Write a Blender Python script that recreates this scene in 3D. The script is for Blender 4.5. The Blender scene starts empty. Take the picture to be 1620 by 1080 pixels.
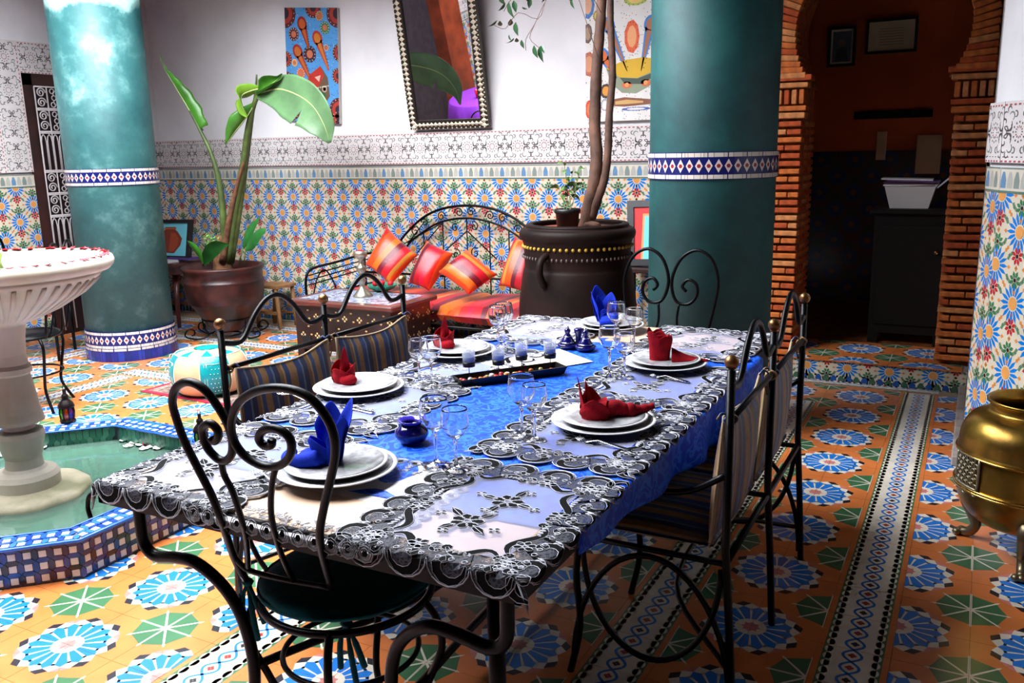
import bpy, bmesh, math, random
from mathutils import Vector, Matrix, Quaternion
PI = math.pi
rnd = random.Random(7)
scn = bpy.context.scene
COL = scn.collection

# ---------------------------------------------------------------- camera
F0, YAW, PITCH, ROLL, HC = 1389.86, -.48810, .21520, -.0220, 1.4557
_cy, _sy = math.cos(YAW), math.sin(YAW)
CF = Vector((_sy*math.cos(PITCH), _cy*math.cos(PITCH), -math.sin(PITCH)))
_r = Vector((_cy, -_sy, 0)); _u = _r.cross(CF)
CR = _r*math.cos(ROLL)+_u*math.sin(ROLL); CU = -_r*math.sin(ROLL)+_u*math.cos(ROLL)
CAM = Vector((0, 0, HC))
cd = bpy.data.cameras.new('camera'); cam = bpy.data.objects.new('camera', cd); COL.objects.link(cam)
cd.sensor_width = 36; cd.lens = F0/1620*36; cd.clip_start = .05; cd.clip_end = 60
cam.matrix_world = Matrix(((CR.x, CU.x, -CF.x, 0), (CR.y, CU.y, -CF.y, 0), (CR.z, CU.z, -CF.z, HC), (0, 0, 0, 1)))
scn.camera = cam

# ---------------------------------------------------------------- light
world = bpy.data.worlds.new('sky'); scn.world = world; world.use_nodes = True
wn = world.node_tree.nodes; wl = world.node_tree.links
bg = wn['Background']
tc = wn.new('ShaderNodeTexCoord'); sx = wn.new('ShaderNodeSeparateXYZ'); cr = wn.new('ShaderNodeValToRGB')
wl.new(tc.outputs['Generated'], sx.inputs[0]); wl.new(sx.outputs['Z'], cr.inputs[0]); wl.new(cr.outputs[0], bg.inputs[0])
cr.color_ramp.elements[0].color = (.75, .82, .95, 1); cr.color_ramp.elements[1].color = (.97, .98, 1, 1)
bg.inputs[1].default_value = 24.0
scn.view_settings.view_transform = 'Standard'; scn.view_settings.look = 'None'
scn.cycles.diffuse_bounces = 1; scn.cycles.max_bounces = 10
scn.view_settings.gamma = 1; scn.view_settings.exposure = 0.0; scn.view_settings.use_curve_mapping = False
def area(name, loc, size, sizey, power, color, rot=(0, 0, 0), portal=False):
    l = bpy.data.lights.new(name, 'AREA'); l.shape = 'RECTANGLE'; l.size = size; l.size_y = sizey
    l.energy = power; l.color = color
    if portal: l.cycles.is_portal = True
    o = bpy.data.objects.new(name, l); o.location = loc; o.rotation_euler = rot; COL.objects.link(o); return o
OX0, OX1, OY0, OY1 = -5.40, -2.05, .30, 4.10       # the patio opening in the gallery ceiling, right edge drawn in to shade that side
ZC, ZTOP = 3.1, 4.0
area('sky_portal', ((OX0+OX1)/2, (OY0+OY1)/2, ZTOP), OX1-OX0, OY1-OY0, 1, (1, 1, 1), portal=True)

# ---------------------------------------------------------------- placing helpers (pixel of a 1620x1080 frame -> point in the world)
def ray(x, y): return (CF*F0 + CR*(x-810) - CU*(y-540)).normalized()
def at(x, y, z=None, X=None, Y=None):
    d = ray(x, y)
    t = (z-HC)/d.z if z is not None else X/d.x if X is not None else Y/d.y
    return CAM + d*t
def ppm(P): return F0/((Vector(P)-CAM).dot(CF))      # pixels per metre there
def pj(P):
    d = Vector(P)-CAM; w = d.dot(CF)
    return (810+F0*d.dot(CR)/w, 540-F0*d.dot(CU)/w, w)

# ---------------------------------------------------------------- materials
def lin(c): return tuple(((v/255)/12.92 if v/255 <= .04045 else ((v/255+.055)/1.055)**2.4) for v in c)
MATS = {}
def mat(name, rgb=(200, 200, 200), rough=.5, metal=0, spec=.5, noise=0, nscale=8, bump=0, bscale=60, trans=0, ior=1.45, coat=0, rgb2=None, sheen=0, detail=4, contrast=(.35, .65)):
    if name in MATS: return MATS[name]
    m = bpy.data.materials.new(name); m.use_nodes = True
    nt = m.node_tree; b = nt.nodes['Principled BSDF']
    b.inputs['Base Color'].default_value = (*lin(rgb), 1); b.inputs['Roughness'].default_value = rough
    b.inputs['Metallic'].default_value = metal; b.inputs['Specular IOR Level'].default_value = spec
    b.inputs['Transmission Weight'].default_value = trans; b.inputs['IOR'].default_value = ior
    b.inputs['Coat Weight'].default_value = coat; b.inputs['Sheen Weight'].default_value = sheen
    t = nt.nodes.new('ShaderNodeTexCoord')
    if noise or rgb2:
        n = nt.nodes.new('ShaderNodeTexNoise'); n.inputs['Scale'].default_value = nscale; n.inputs['Detail'].default_value = detail
        nt.links.new(t.outputs['Object'], n.inputs['Vector'])
        r = nt.nodes.new('ShaderNodeValToRGB'); nt.links.new(n.outputs['Fac'], r.inputs[0])
        a = rgb2 or tuple(v*(1-noise) for v in rgb)
        r.color_ramp.elements[0].position = contrast[0]; r.color_ramp.elements[1].position = contrast[1]
        r.color_ramp.elements[0].color = (*lin(a), 1); r.color_ramp.elements[1].color = (*lin(rgb), 1)
        nt.links.new(r.outputs[0], b.inputs['Base Color'])
    if bump:
        n2 = nt.nodes.new('ShaderNodeTexNoise'); n2.inputs['Scale'].default_value = bscale; n2.inputs['Detail'].default_value = 5
        nt.links.new(t.outputs['Object'], n2.inputs['Vector'])
        bp = nt.nodes.new('ShaderNodeBump'); bp.inputs['Strength'].default_value = bump; bp.inputs['Distance'].default_value = .01
        nt.links.new(n2.outputs['Fac'], bp.inputs['Height']); nt.links.new(bp.outputs[0], b.inputs['Normal'])
    MATS[name] = m; return m
def paintmat(name, rough=.3, noise=.12, spec=.5, bump=.05, metal=0):
    """colour from the mesh's own colour attribute (one glaze or paint per piece)"""
    if name in MATS: return MATS[name]
    m = bpy.data.materials.new(name); m.use_nodes = True; nt = m.node_tree; b = nt.nodes['Principled BSDF']
    a = nt.nodes.new('ShaderNodeVertexColor'); a.layer_name = 'Col'
    g = nt.nodes.new('ShaderNodeNewGeometry'); n = nt.nodes.new('ShaderNodeTexNoise'); n.inputs['Scale'].default_value = 9; n.inputs['Detail'].default_value = 6
    nt.links.new(g.outputs['Position'], n.inputs['Vector'])
    mr = nt.nodes.new('ShaderNodeMapRange'); mr.inputs['From Min'].default_value = .3; mr.inputs['From Max'].default_value = .7
    mr.inputs['To Min'].default_value = 1-noise*2; mr.inputs['To Max'].default_value = 1.0
    nt.links.new(n.outputs['Fac'], mr.inputs['Value'])
    mx = nt.nodes.new('ShaderNodeVectorMath'); mx.operation = 'SCALE'
    nt.links.new(a.outputs['Color'], mx.inputs[0]); nt.links.new(mr.outputs[0], mx.inputs['Scale']); nt.links.new(mx.outputs[0], b.inputs['Base Color'])
    b.inputs['Roughness'].default_value = rough; b.inputs['Specular IOR Level'].default_value = spec; b.inputs['Metallic'].default_value = metal
    if bump:
        bp = nt.nodes.new('ShaderNodeBump'); bp.inputs['Strength'].default_value = bump; bp.inputs['Distance'].default_value = .01
        nt.links.new(n.outputs['Fac'], bp.inputs['Height']); nt.links.new(bp.outputs[0], b.inputs['Normal'])
    MATS[name] = m; return m
def stripemat(name, cols, period, axis=0, rough=.6, metal=0, noise=.15, angle=0, wobble=.0):
    """woven stripes: cols = [(rgb, width), ...] repeated over period metres along the object axis"""
    m = bpy.data.materials.new(name); m.use_nodes = True; nt = m.node_tree; b = nt.nodes['Principled BSDF']; L = nt.links.new
    t = nt.nodes.new('ShaderNodeTexCoord'); s = nt.nodes.new('ShaderNodeSeparateXYZ'); L(t.outputs['Object'], s.inputs[0])
    src = s.outputs[axis]
    if wobble:
        n0 = nt.nodes.new('ShaderNodeTexNoise'); n0.inputs['Scale'].default_value = 7; L(t.outputs['Object'], n0.inputs['Vector'])
        ad = nt.nodes.new('ShaderNodeMath'); ad.operation = 'MULTIPLY_ADD'; L(n0.outputs['Fac'], ad.inputs[0]); ad.inputs[1].default_value = wobble; L(src, ad.inputs[2]); src = ad.outputs[0]
    mu = nt.nodes.new('ShaderNodeMath'); mu.operation = 'DIVIDE'; L(src, mu.inputs[0]); mu.inputs[1].default_value = period
    fr = nt.nodes.new('ShaderNodeMath'); fr.operation = 'FRACT'; L(mu.outputs[0], fr.inputs[0])
    r = nt.nodes.new('ShaderNodeValToRGB'); r.color_ramp.interpolation = 'CONSTANT'; L(fr.outputs[0], r.inputs[0])
    tot = sum(w for _, w in cols); p = 0
    for i, (c, w) in enumerate(cols):
        e = r.color_ramp.elements[i] if i < 2 else r.color_ramp.elements.new(min(p/tot, .999))
        e.position = p/tot; p += w
    for e, (c, w) in zip(r.color_ramp.elements, cols): e.color = (*lin(c), 1)
    n = nt.nodes.new('ShaderNodeTexNoise'); n.inputs['Scale'].default_value = 55; n.inputs['Detail'].default_value = 6; L(t.outputs['Object'], n.inputs['Vector'])
    mr = nt.nodes.new('ShaderNodeMapRange'); mr.inputs['From Min'].default_value = .3; mr.inputs['From Max'].default_value = .7
    mr.inputs['To Min'].default_value = 1-2*noise; mr.inputs['To Max'].default_value = 1; L(n.outputs['Fac'], mr.inputs['Value'])
    mx = nt.nodes.new('ShaderNodeVectorMath'); mx.operation = 'SCALE'; L(r.outputs[0], mx.inputs[0]); L(mr.outputs[0], mx.inputs['Scale']); L(mx.outputs[0], b.inputs['Base Color'])
    b.inputs['Roughness'].default_value = rough; b.inputs['Metallic'].default_value = metal; b.inputs['Sheen Weight'].default_value = .1
    bp = nt.nodes.new('ShaderNodeBump'); bp.inputs['Strength'].default_value = .25; bp.inputs['Distance'].default_value = .004
    L(n.outputs['Fac'], bp.inputs['Height']); L(bp.outputs[0], b.inputs['Normal'])
    return m

# ---------------------------------------------------------------- mesh helpers
class MB:
    def __init__(s): s.v = []; s.f = []; s.sm = []; s.c = []
    def add(s, vs, fs, smooth=False, col=None):
        n = len(s.v); s.v += [tuple(p) for p in vs]
        for f in fs: s.f.append(tuple(n+i for i in f)); s.sm.append(smooth); s.c.append(col)
        return s
    def box(s, x0, x1, y0, y1, z0, z1, col=None, M=None, ch=0):
        if ch:
            c = min(ch, (x1-x0)/2.01, (y1-y0)/2.01, (z1-z0)/2.01)
            vs = []; idx = {}
            for i, X in enumerate((x0, x1)):
                for j, Yy in enumerate((y0, y1)):
                    for k, Z in enumerate((z0, z1)):
                        a = c if i == 0 else -c; b = c if j == 0 else -c; d = c if k == 0 else -c
                        for t, p in enumerate(((X, Yy+b, Z+d), (X+a, Yy, Z+d), (X+a, Yy+b, Z))):
                            idx[i, j, k, t] = len(vs); vs.append(p)
            fs = []
            def q(*k): fs.append(tuple(idx[a] for a in k))
            for i in (0, 1): q(*[(i, j, k, 0) for j, k in ((0, 0), (0, 1), (1, 1), (1, 0))][::(1 if i == 0 else -1)])
            for j in (0, 1): q(*[(i, j, k, 1) for i, k in ((0, 0), (1, 0), (1, 1), (0, 1))][::(1 if j == 0 else -1)])
            for k in (0, 1): q(*[(i, j, k, 2) for i, j in ((0, 0), (0, 1), (1, 1), (1, 0))][::(1 if k == 0 else -1)])
            for i in (0, 1):
                for j in (0, 1): q((i, j, 0, 0), (i, j, 1, 0), (i, j, 1, 1), (i, j, 0, 1))
                for k in (0, 1): q((i, 0, k, 0), (i, 1, k, 0), (i, 1, k, 2), (i, 0, k, 2))
            for j in (0, 1):
                for k in (0, 1): q((0, j, k, 1), (1, j, k, 1), (1, j, k, 2), (0, j, k, 2))
            for i in (0, 1):
                for j in (0, 1):
                    for k in (0, 1): q((i, j, k, 0), (i, j, k, 1), (i, j, k, 2))
        else:
            vs = [(x, y, z) for x in (x0, x1) for y in (y0, y1) for z in (z0, z1)]
            fs = [(0, 1, 3, 2), (4, 6, 7, 5), (0, 4, 5, 1), (2, 3, 7, 6), (0, 2, 6, 4), (1, 5, 7, 3)]
        if M is not None: vs = [M @ Vector(p) for p in vs]
        return s.add(vs, fs, False, col)
    def tube(s, pts, r, n=8, closed=False, col=None, caps=True):
        pts = [Vector(p) for p in pts]; m = len(pts)
        rs = r if isinstance(r, (list, tuple)) else [r]*m
        tang = []
        for i in range(m):
            a = pts[(i-1) % m] if closed or i > 0 else pts[i]; b = pts[(i+1) % m] if closed or i < m-1 else pts[i]
            t = (b-a); tang.append(t.normalized() if t.length > 1e-9 else Vector((0, 0, 1)))
        up = Vector((0, 0, 1)) if abs(tang[0].z) < .9 else Vector((1, 0, 0))
        nrm = (up - tang[0]*up.dot(tang[0])).normalized(); vs = []
        for i in range(m):
            if i: 
                nrm = nrm - tang[i]*nrm.dot(tang[i])
                nrm = nrm.normalized() if nrm.length > 1e-6 else Vector((1, 0, 0))
            bn = tang[i].cross(nrm)
            for k in range(n):
                a = 2*PI*k/n; vs.append(pts[i]+(nrm*math.cos(a)+bn*math.sin(a))*rs[i])
        fs = []
        for i in range(m if closed else m-1):
            j = (i+1) % m
            for k in range(n): fs.append((i*n+k, i*n+(k+1) % n, j*n+(k+1) % n, j*n+k))
        if caps and not closed: fs.append(tuple(range(n))[::-1]); fs.append(tuple((m-1)*n+k for k in range(n)))
        return s.add(vs, fs, True, col)
    def lathe(s, prof, c=(0, 0, 0), n=32, col=None, smooth=True, wob=None, closed=False):
        vs = []; m = len(prof)
        for i, (r, z) in enumerate(prof):
            for k in range(n):
                a = 2*PI*k/n; rr = r if wob is None else r*wob(a, z)
                vs.append((c[0]+rr*math.cos(a), c[1]+rr*math.sin(a), c[2]+z))
        fs = [(i*n+k, i*n+(k+1) % n, ((i+1) % m)*n+(k+1) % n, ((i+1) % m)*n+k) for i in range(m if closed else m-1) for k in range(n)]
        if not closed:
            if prof[0][0] > 1e-6: fs.append(tuple(range(n))[::-1])
            if prof[-1][0] > 1e-6: fs.append(tuple((m-1)*n+k for k in range(n)))
        return s.add(vs, fs, smooth, col)
    def ball(s, c, r, n=12, sc=(1, 1, 1), col=None, smooth=True):
        m = max(4, n//2); prof = [(math.sin(PI*i/m), -math.cos(PI*i/m)) for i in range(m+1)]
        vs = []
        for a, z in prof:
            for k in range(n):
                t = 2*PI*k/n; vs.append((c[0]+r*sc[0]*a*math.cos(t), c[1]+r*sc[1]*a*math.sin(t), c[2]+r*sc[2]*z))
        fs = [(i*n+k, i*n+(k+1) % n, (i+1)*n+(k+1) % n, (i+1)*n+k) for i in range(m) for k in range(n)]
        return s.add(vs, fs, smooth, col)
    def prism(s, poly, z0, z1, col=None, M=None):
        n = len(poly); vs = [(x, y, z0) for x, y in poly]+[(x, y, z1) for x, y in poly]
        if M is not None: vs = [M @ Vector(p) for p in vs]
        fs = [tuple(range(n))[::-1], tuple(range(n, 2*n))]+[(i, (i+1) % n, n+(i+1) % n, n+i) for i in range(n)]
        return s.add(vs, fs, False, col)
    def grid(s, fn, nu, nv, col=None, smooth=True, closeu=False):
        vs = [fn(i/(nu if closeu else nu-1), j/(nv-1)) for i in range(nu) for j in range(nv)]
        fs = [(i*nv+j, ((i+1) % nu)*nv+j, ((i+1) % nu)*nv+j+1, i*nv+j+1) for i in range(nu if closeu else nu-1) for j in range(nv-1)]
        return s.add(vs, fs, smooth, col)
    def mesh(s, name, m, off=(0, 0, 0)):
        me = bpy.data.meshes.new(name); o = Vector(off)
        me.from_pydata([(p[0]-o.x, p[1]-o.y, p[2]-o.z) for p in s.v], [], s.f)
        me.polygons.foreach_set('use_smooth', s.sm)
        if any(c is not None for c in s.c):
            ca = me.color_attributes.new('Col', 'FLOAT_COLOR', 'CORNER'); arr = []
            for p, c in zip(me.polygons, s.c):
                q = lin(c or (128, 128, 128)); arr += [q[0], q[1], q[2], 1.0]*p.loop_total
            ca.data.foreach_set('color', arr)
        if m: me.materials.append(m)
        return me
WL = {}                                    # world location of every root (all built unrotated, rotated afterwards if at all)
def link(o, parent=None):
    COL.objects.link(o)
    if parent is not None: o.parent = parent
    return o
def root(name, loc, label, cat, group=None):
    o = bpy.data.objects.new(name, None); o.location = loc; o.empty_display_size = .05; link(o); WL[o] = Vector(loc)
    o['label'] = label; o['category'] = cat
    if group: o['group'] = group
    return o
STUFF = {'embroidery', 'silver_cord', 'back_scrollwork', 'front_scrollwork', 'fluting', 'nail_heads', 'notched_band', 'stitching', 'shell_inlay', 'mosaic_collar', 'twig', 'stems', 'foliage', 'pierced_panel', 'netting'}
def part(name, mb, m, parent, label=None, kind=None, org=None, fix=True):
    """mesh in world coordinates; origin at org (world) or at the parent's"""
    w = Vector(org) if org is not None else WL.get(parent, Vector())
    me = mb.mesh(name, m, w)
    if fix: recalc(me)
    o = bpy.data.objects.new(name, me)
    o.location = w-WL.get(parent, Vector()); link(o, parent); WL[o] = w
    if label: o['label'] = label
    if kind or name in STUFF: o['kind'] = kind or 'stuff'
    return o
def recalc(me):
    bm = bmesh.new(); bm.from_mesh(me); bmesh.ops.recalc_face_normals(bm, faces=bm.faces); bm.to_mesh(me); bm.free()
def thing(name, mb, m, label, cat, group=None, kind=None, fix=True, org=None):
    xs = [p[0] for p in mb.v]; ys = [p[1] for p in mb.v]; zs = [p[2] for p in mb.v]
    w = Vector(org) if org is not None else Vector(((min(xs)+max(xs))/2, (min(ys)+max(ys))/2, min(zs)))
    me = mb.mesh(name, m, w)
    if fix: recalc(me)
    o = bpy.data.objects.new(name, me); o.location = w; link(o); WL[o] = w
    o['label'] = label; o['category'] = cat
    if group: o['group'] = group
    if kind: o['kind'] = kind
    return o
def struct(name, mb, m, parent=None, fix=True):
    o = bpy.data.objects.new(name, mb.mesh(name, m)); link(o, parent); WL[o] = Vector()
    if fix: recalc(o.data)
    if parent is None: o['kind'] = 'structure'
    return o
KIDS = {}
def copy_tree(o, loc=None, rz=None, label=None, group=None, parent=None):
    c = o.copy(); COL.objects.link(c)
    if parent is not None: c.parent = parent
    if loc is not None: c.location = loc
    if rz is not None: c.rotation_euler = (0, 0, rz)
    if label: c['label'] = label
    if group: c['group'] = group
    for ch in list(o.children): copy_tree(ch, parent=c)
    return c
def smooth(pts, k=6, closed=False):
    """Catmull-Rom through the points"""
    P = [Vector(p) for p in pts]; n = len(P); out = []
    for i in range(n if closed else n-1):
        p0 = P[(i-1) % n] if closed or i > 0 else P[0]*2-P[1]; p1 = P[i]; p2 = P[(i+1) % n]
        p3 = P[(i+2) % n] if closed or i+2 < n else P[-1]*2-P[-2]
        for j in range(k):
            t = j/k; out.append(.5*((2*p1)+(p2-p0)*t+(2*p0-5*p1+4*p2-p3)*t*t+(3*p1-p0-3*p2+p3)*t*t*t))
    if not closed: out.append(P[-1])
    return out
def arc(c, r, a0, a1, n, ax=(1, 0, 0), ay=(0, 0, 1)):
    ax, ay = Vector(ax), Vector(ay); c = Vector(c)
    return [c+ax*(r*math.cos(a0+(a1-a0)*i/n))+ay*(r*math.sin(a0+(a1-a0)*i/n)) for i in range(n+1)]
def spiral(c, r0, r1, a0, a1, n, ax=(1, 0, 0), ay=(0, 0, 1)):
    ax, ay = Vector(ax), Vector(ay); c = Vector(c)
    return [c+(ax*math.cos(a0+(a1-a0)*i/n)+ay*math.sin(a0+(a1-a0)*i/n))*(r0+(r1-r0)*i/n) for i in range(n+1)]

# ---------------------------------------------------------------- flat painted pieces
def clip(poly, x0, x1, y0, y1):
    for ax, lim, sg in ((0, x0, 1), (0, x1, -1), (1, y0, 1), (1, y1, -1)):
        out = []; n = len(poly)
        for i in range(n):
            a, b = poly[i], poly[(i+1) % n]; ia = (a[ax]-lim)*sg >= -1e-9; ib = (b[ax]-lim)*sg >= -1e-9
            if ia: out.append(a)
            if ia != ib:
                t = (lim-a[ax])/(b[ax]-a[ax]); out.append((a[0]+(b[0]-a[0])*t, a[1]+(b[1]-a[1])*t))
        poly = out
        if len(poly) < 3: return None
    return poly
class Paint:
    """pieces laid on a plane: (polygon, colour, layer)"""
    def __init__(s, rect=None): s.p = []; s.rect = rect; s.x = (1, 0, 0, 1, 0, 0)
    def T(s, a=0, dx=0, dy=0): s.x = (math.cos(a), -math.sin(a), math.sin(a), math.cos(a), dx, dy)
    def poly(s, pts, col, lay=1):
        a, b, c, d, e, f = s.x; q = [(a*x+b*y+e, c*x+d*y+f) for x, y in pts]
        if s.rect: q = clip(q, *s.rect)
        if q: s.p.append((q, col, lay))
    def disc(s, x, y, r, col, lay=1, n=12, a0=0, ry=None):
        s.poly([(x+r*math.cos(a0+2*PI*k/n), y+(ry or r)*math.sin(a0+2*PI*k/n)) for k in range(n)], col, lay)
    def ring(s, x, y, r0, r1, col, lay=1, n=14, a0=0, a1=2*PI):
        for k in range(n):
            t0 = a0+(a1-a0)*k/n; t1 = a0+(a1-a0)*(k+1)/n
            s.poly([(x+r0*math.cos(t0), y+r0*math.sin(t0)), (x+r1*math.cos(t0), y+r1*math.sin(t0)), (x+r1*math.cos(t1), y+r1*math.sin(t1)), (x+r0*math.cos(t1), y+r0*math.sin(t1))], col, lay)
    def pol(s, x, y, pr, col, lay=1):
        s.poly([(x+r*math.cos(a), y+r*math.sin(a)) for r, a in pr], col, lay)
    def stroke(s, pts, w, col, lay=1):
        n = len(pts)
        ws = w if isinstance(w, (list, tuple)) else [w]*n; nn = []
        for i in range(n):
            a = pts[max(0, i-1)]; b = pts[min(n-1, i+1)]; dx, dy = b[0]-a[0], b[1]-a[1]; L = math.hypot(dx, dy) or 1
            nn.append((-dy/L, dx/L))
        for i in range(n-1):
            s.poly([(pts[i][0]+nn[i][0]*ws[i]/2, pts[i][1]+nn[i][1]*ws[i]/2), (pts[i+1][0]+nn[i+1][0]*ws[i+1]/2, pts[i+1][1]+nn[i+1][1]*ws[i+1]/2),
                    (pts[i+1][0]-nn[i+1][0]*ws[i+1]/2, pts[i+1][1]-nn[i+1][1]*ws[i+1]/2), (pts[i][0]-nn[i][0]*ws[i]/2, pts[i][1]-nn[i][1]*ws[i]/2)], col, lay)
    def to(s, mb, O=(0, 0, 0), U=(1, 0, 0), V=(0, 1, 0), lift=.0002, off=(0, 0)):
        O, U, V = Vector(O), Vector(U), Vector(V); N = U.cross(V).normalized()
        for q, col, lay in s.p:
            mb.add([O+U*(x+off[0])+V*(y+off[1])+N*(lift*lay) for x, y in q], [tuple(range(len(q)))], False, col)
        return mb

# ================================================================ colours of the tiles
ORANGE = (218, 124, 64); CREAM = (236, 226, 208); BLUE = (30, 122, 214); GREEN = (62, 112, 74); BLACK = (34, 32, 42)
PINK = (214, 132, 128); RED = (172, 52, 46); NAVY = (22, 34, 110)
tile_mat = paintmat('glazed_cement_tile', rough=.28, noise=.10, bump=.04)
zel_mat = paintmat('glazed_mosaic', rough=.22, noise=.08, bump=.06)
def floor_motif(p, flower=True):
    """one 40 cm repeat around a flower at 0,0 with stars at the four corners; the tile is cut out of it"""
    for k in range(16):                                    # black and cream outer points
        a = 2*PI*(k+.5)/16; da = PI/16
        p.pol(0, 0, [(.112, a-da), (.128, a-da*1.0), (.147, a), (.128, a+da), (.112, a+da), (.105, a)], CREAM, 1)
        if k % 4 in (0, 3): p.pol(0, 0, [(.128, a+(da if k % 4 == 0 else -da)), (.147, a), (.158, a+(da*.9 if k % 4 == 0 else -da*.9)), (.143, a+(da*1.9 if k % 4 == 0 else -da*1.9))], BLACK, 2)
        else: p.pol(0, 0, [(.128, a+(da if k % 4 == 1 else -da)), (.147, a), (.150, a+(da*.9 if k % 4 == 1 else -da*.9))], PINK, 2)
    p.disc(0, 0, .115, CREAM, 1, 32)
    for k in range(16):
        a = 2*PI*k/16; w = PI/16*.80
        p.pol(0, 0, [(.048, a-w), (.085, a-w*1.0), (.113, a-w*.98), (.128, a), (.113, a+w*.98), (.085, a+w), (.048, a+w)], BLUE, 2)
    p.disc(0, 0, .047, CREAM, 3, 16)
    p.poly([(.030*math.cos(PI*k/8)*(1.0 if k % 2 == 0 else .72), .030*math.sin(PI*k/8)*(1.0 if k % 2 == 0 else .72)) for k in range(16)], PINK, 4)
    for sx_ in (-.2, .2):
        for sy_ in (-.2, .2):
            for k in range(8):
                a = 2*PI*k/8
                p.pol(sx_, sy_, [(.0, a), (.072, a-.18), (.118, a), (.072, a+.18)], CREAM, 1)
            p.disc(sx_, sy_, .090, CREAM, 2, 16)
            for k in range(8):
                a = 2*PI*(k+.5)/8; w = PI/8-.03
                p.pol(sx_, sy_, [(.010, a), (.101, a-w), (.094, a-w*.2), (.094, a+w*.2), (.101, a+w)], GREEN, 3)
def quarter_tile():
    p = Paint((.0006, .1994, .0006, .1994))
    p.poly([(0, 0), (.2, 0), (.2, .2), (0, .2)], ORANGE, 0); floor_motif(p); return p
def border_tile():
    p = Paint((.0006, .1994, .0006, .1994))
    p.poly([(0, 0), (.2, 0), (.2, .2), (0, .2)], ORANGE, 0)
    p.poly([(.018, 0), (.182, 0), (.182, .2), (.018, .2)], GREEN, 1)
    p.poly([(.030, 0), (.170, 0), (.170, .2), (.030, .2)], CREAM, 2)
    for k in range(-1, 6):
        for X in (.034, .166): p.disc(X, .02+.04*k, .0125, CREAM, 2, 10, ry=.018)
    for k in range(-1, 4):
        y = .2/6+.2/3*k
        pts = []
        for sg in (1, -1):
            s_ = [(.1+sg*.026*math.cos(PI*t/8), y+.2/3*t/8) for t in range(-8, 9)]
            p.stroke([(X, Y) for X, Y in s_], .0085, BLUE, 3+(sg > 0))
        c = BLACK if k % 3 == 0 else RED
        for a in range(4):
            dx, dy = math.cos(PI/2*a), math.sin(PI/2*a)
            p.disc(.1+.0065*dx, y+.0065*dy, .006, c, 5, 6)
    return p
QT, BT = quarter_tile(), border_tile()
def slab(mb, x0, x1, y0, y1, col):
    g = .0007; mb.box(x0+g, x1-g, y0+g, y1-g, -.006, 0, col)
def tile_mesh(P, col, name):
    mb = MB(); slab(mb, 0, .2, 0, .2, col); P.to(mb, (0, 0, .00012), lift=.00012); return mb.mesh(name, tile_mat, (.1, .1, 0))
qt_mesh = tile_mesh(QT, ORANGE, 'patterned_floor_tile'); bt_mesh = tile_mesh(BT, ORANGE, 'border_floor_tile')
tiles = []                                                 # (cx, cy, rot, kind, clip)
def zone(x0, x1, y0, y1, fx, fy):
    i0 = math.floor((x0-fx)/.2+1e-6); i1 = math.ceil((x1-fx)/.2-1e-6); j0 = math.floor((y0-fy)/.2+1e-6); j1 = math.ceil((y1-fy)/.2-1e-6)
    for i in range(i0, i1):
        for j in range(j0, j1):
            X, Y = fx+.2*i, fy+.2*j
            r = {(0, 0): 0, (1, 0): 1, (1, 1): 2, (0, 1): 3}[(i % 2, j % 2)]
            full = X >= x0-1e-4 and X+.2 <= x1+1e-4 and Y >= y0-1e-4 and Y+.2 <= y1+1e-4
            tiles.append((X+.1, Y+.1, r, 'q', None if full else (x0, x1, y0, y1)))
def border(x0, x1, y0, y1, vert):
    if vert:
        n = round((y1-y0)/.2)
        for j in range(n): tiles.append((x0+.1, y0+.2*j+.1, 0, 'b', None))
    else:
        n = int((x1-x0)/.2+1e-4)
        for i in range(n): tiles.append((x1-.2*i-.1, y0+.1, 1, 'b', None))
        if x1-.2*n > x0+.01: tiles.append((x1-.2*n-.1, y0+.1, 1, 'b', (x0, x1, y0, y0+.2)))
XL, XR = -6.8, 1.0; Y0 = -1.291
BY = [.309+.2*k for k in range(-8, 28)]
zone(-.12, XR, Y0, 5.509, -.12, .309)
border(-.32, -.12, Y0, 5.509, True); border(XL, -.12, 5.509, 5.709, False)
zone(-.72, -.32, Y0, 5.509, -.52, .109); zone(XL, -.72, 5.109, 5.509, -.52, .109)
border(-.92, -.72, Y0, 5.109, True); border(-6.12, -.92, 4.909, 5.109, False); border(-6.12, -5.92, Y0, 4.909, True)
zone(-1.77, -.92, Y0, 4.109, -1.12, .109); zone(-5.92, -.92, 4.109, 4.909, -1.12, .309); zone(-5.92, -5.17, Y0, 4.109, -5.37, .109)
border(-1.97, -1.77, Y0, 3.909, True); border(-5.17, -1.77, 3.909, 4.109, False); border(-5.17, -4.97, Y0, 3.909, True)
zone(-4.97, -1.97, Y0, 3.909, -2.37, .309); zone(XL, -6.12, Y0, 5.109, -6.52, .309)
fl = MB(); fl.box(-7, 1.2, -3.2, 5.95, -.1, -.0015)
floor = struct('floor', fl, mat('grout', (150, 128, 105), .8))
cxb, cyb, RB = -3.47, 2.136, .764                          # the basin stands over these
vis = []; rest = MB()
for t in tiles:
    X, Y, w = pj((t[0], t[1], 0))
    ok = t[4] is None and w > .2 and -60 < X < 1680 and 300 < Y < 1140 and math.hypot(t[0]-cxb, t[1]-cyb) > .62
    vis.append((w if ok else 1e9, t))
vis.sort(key=lambda q: q[0])
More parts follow.
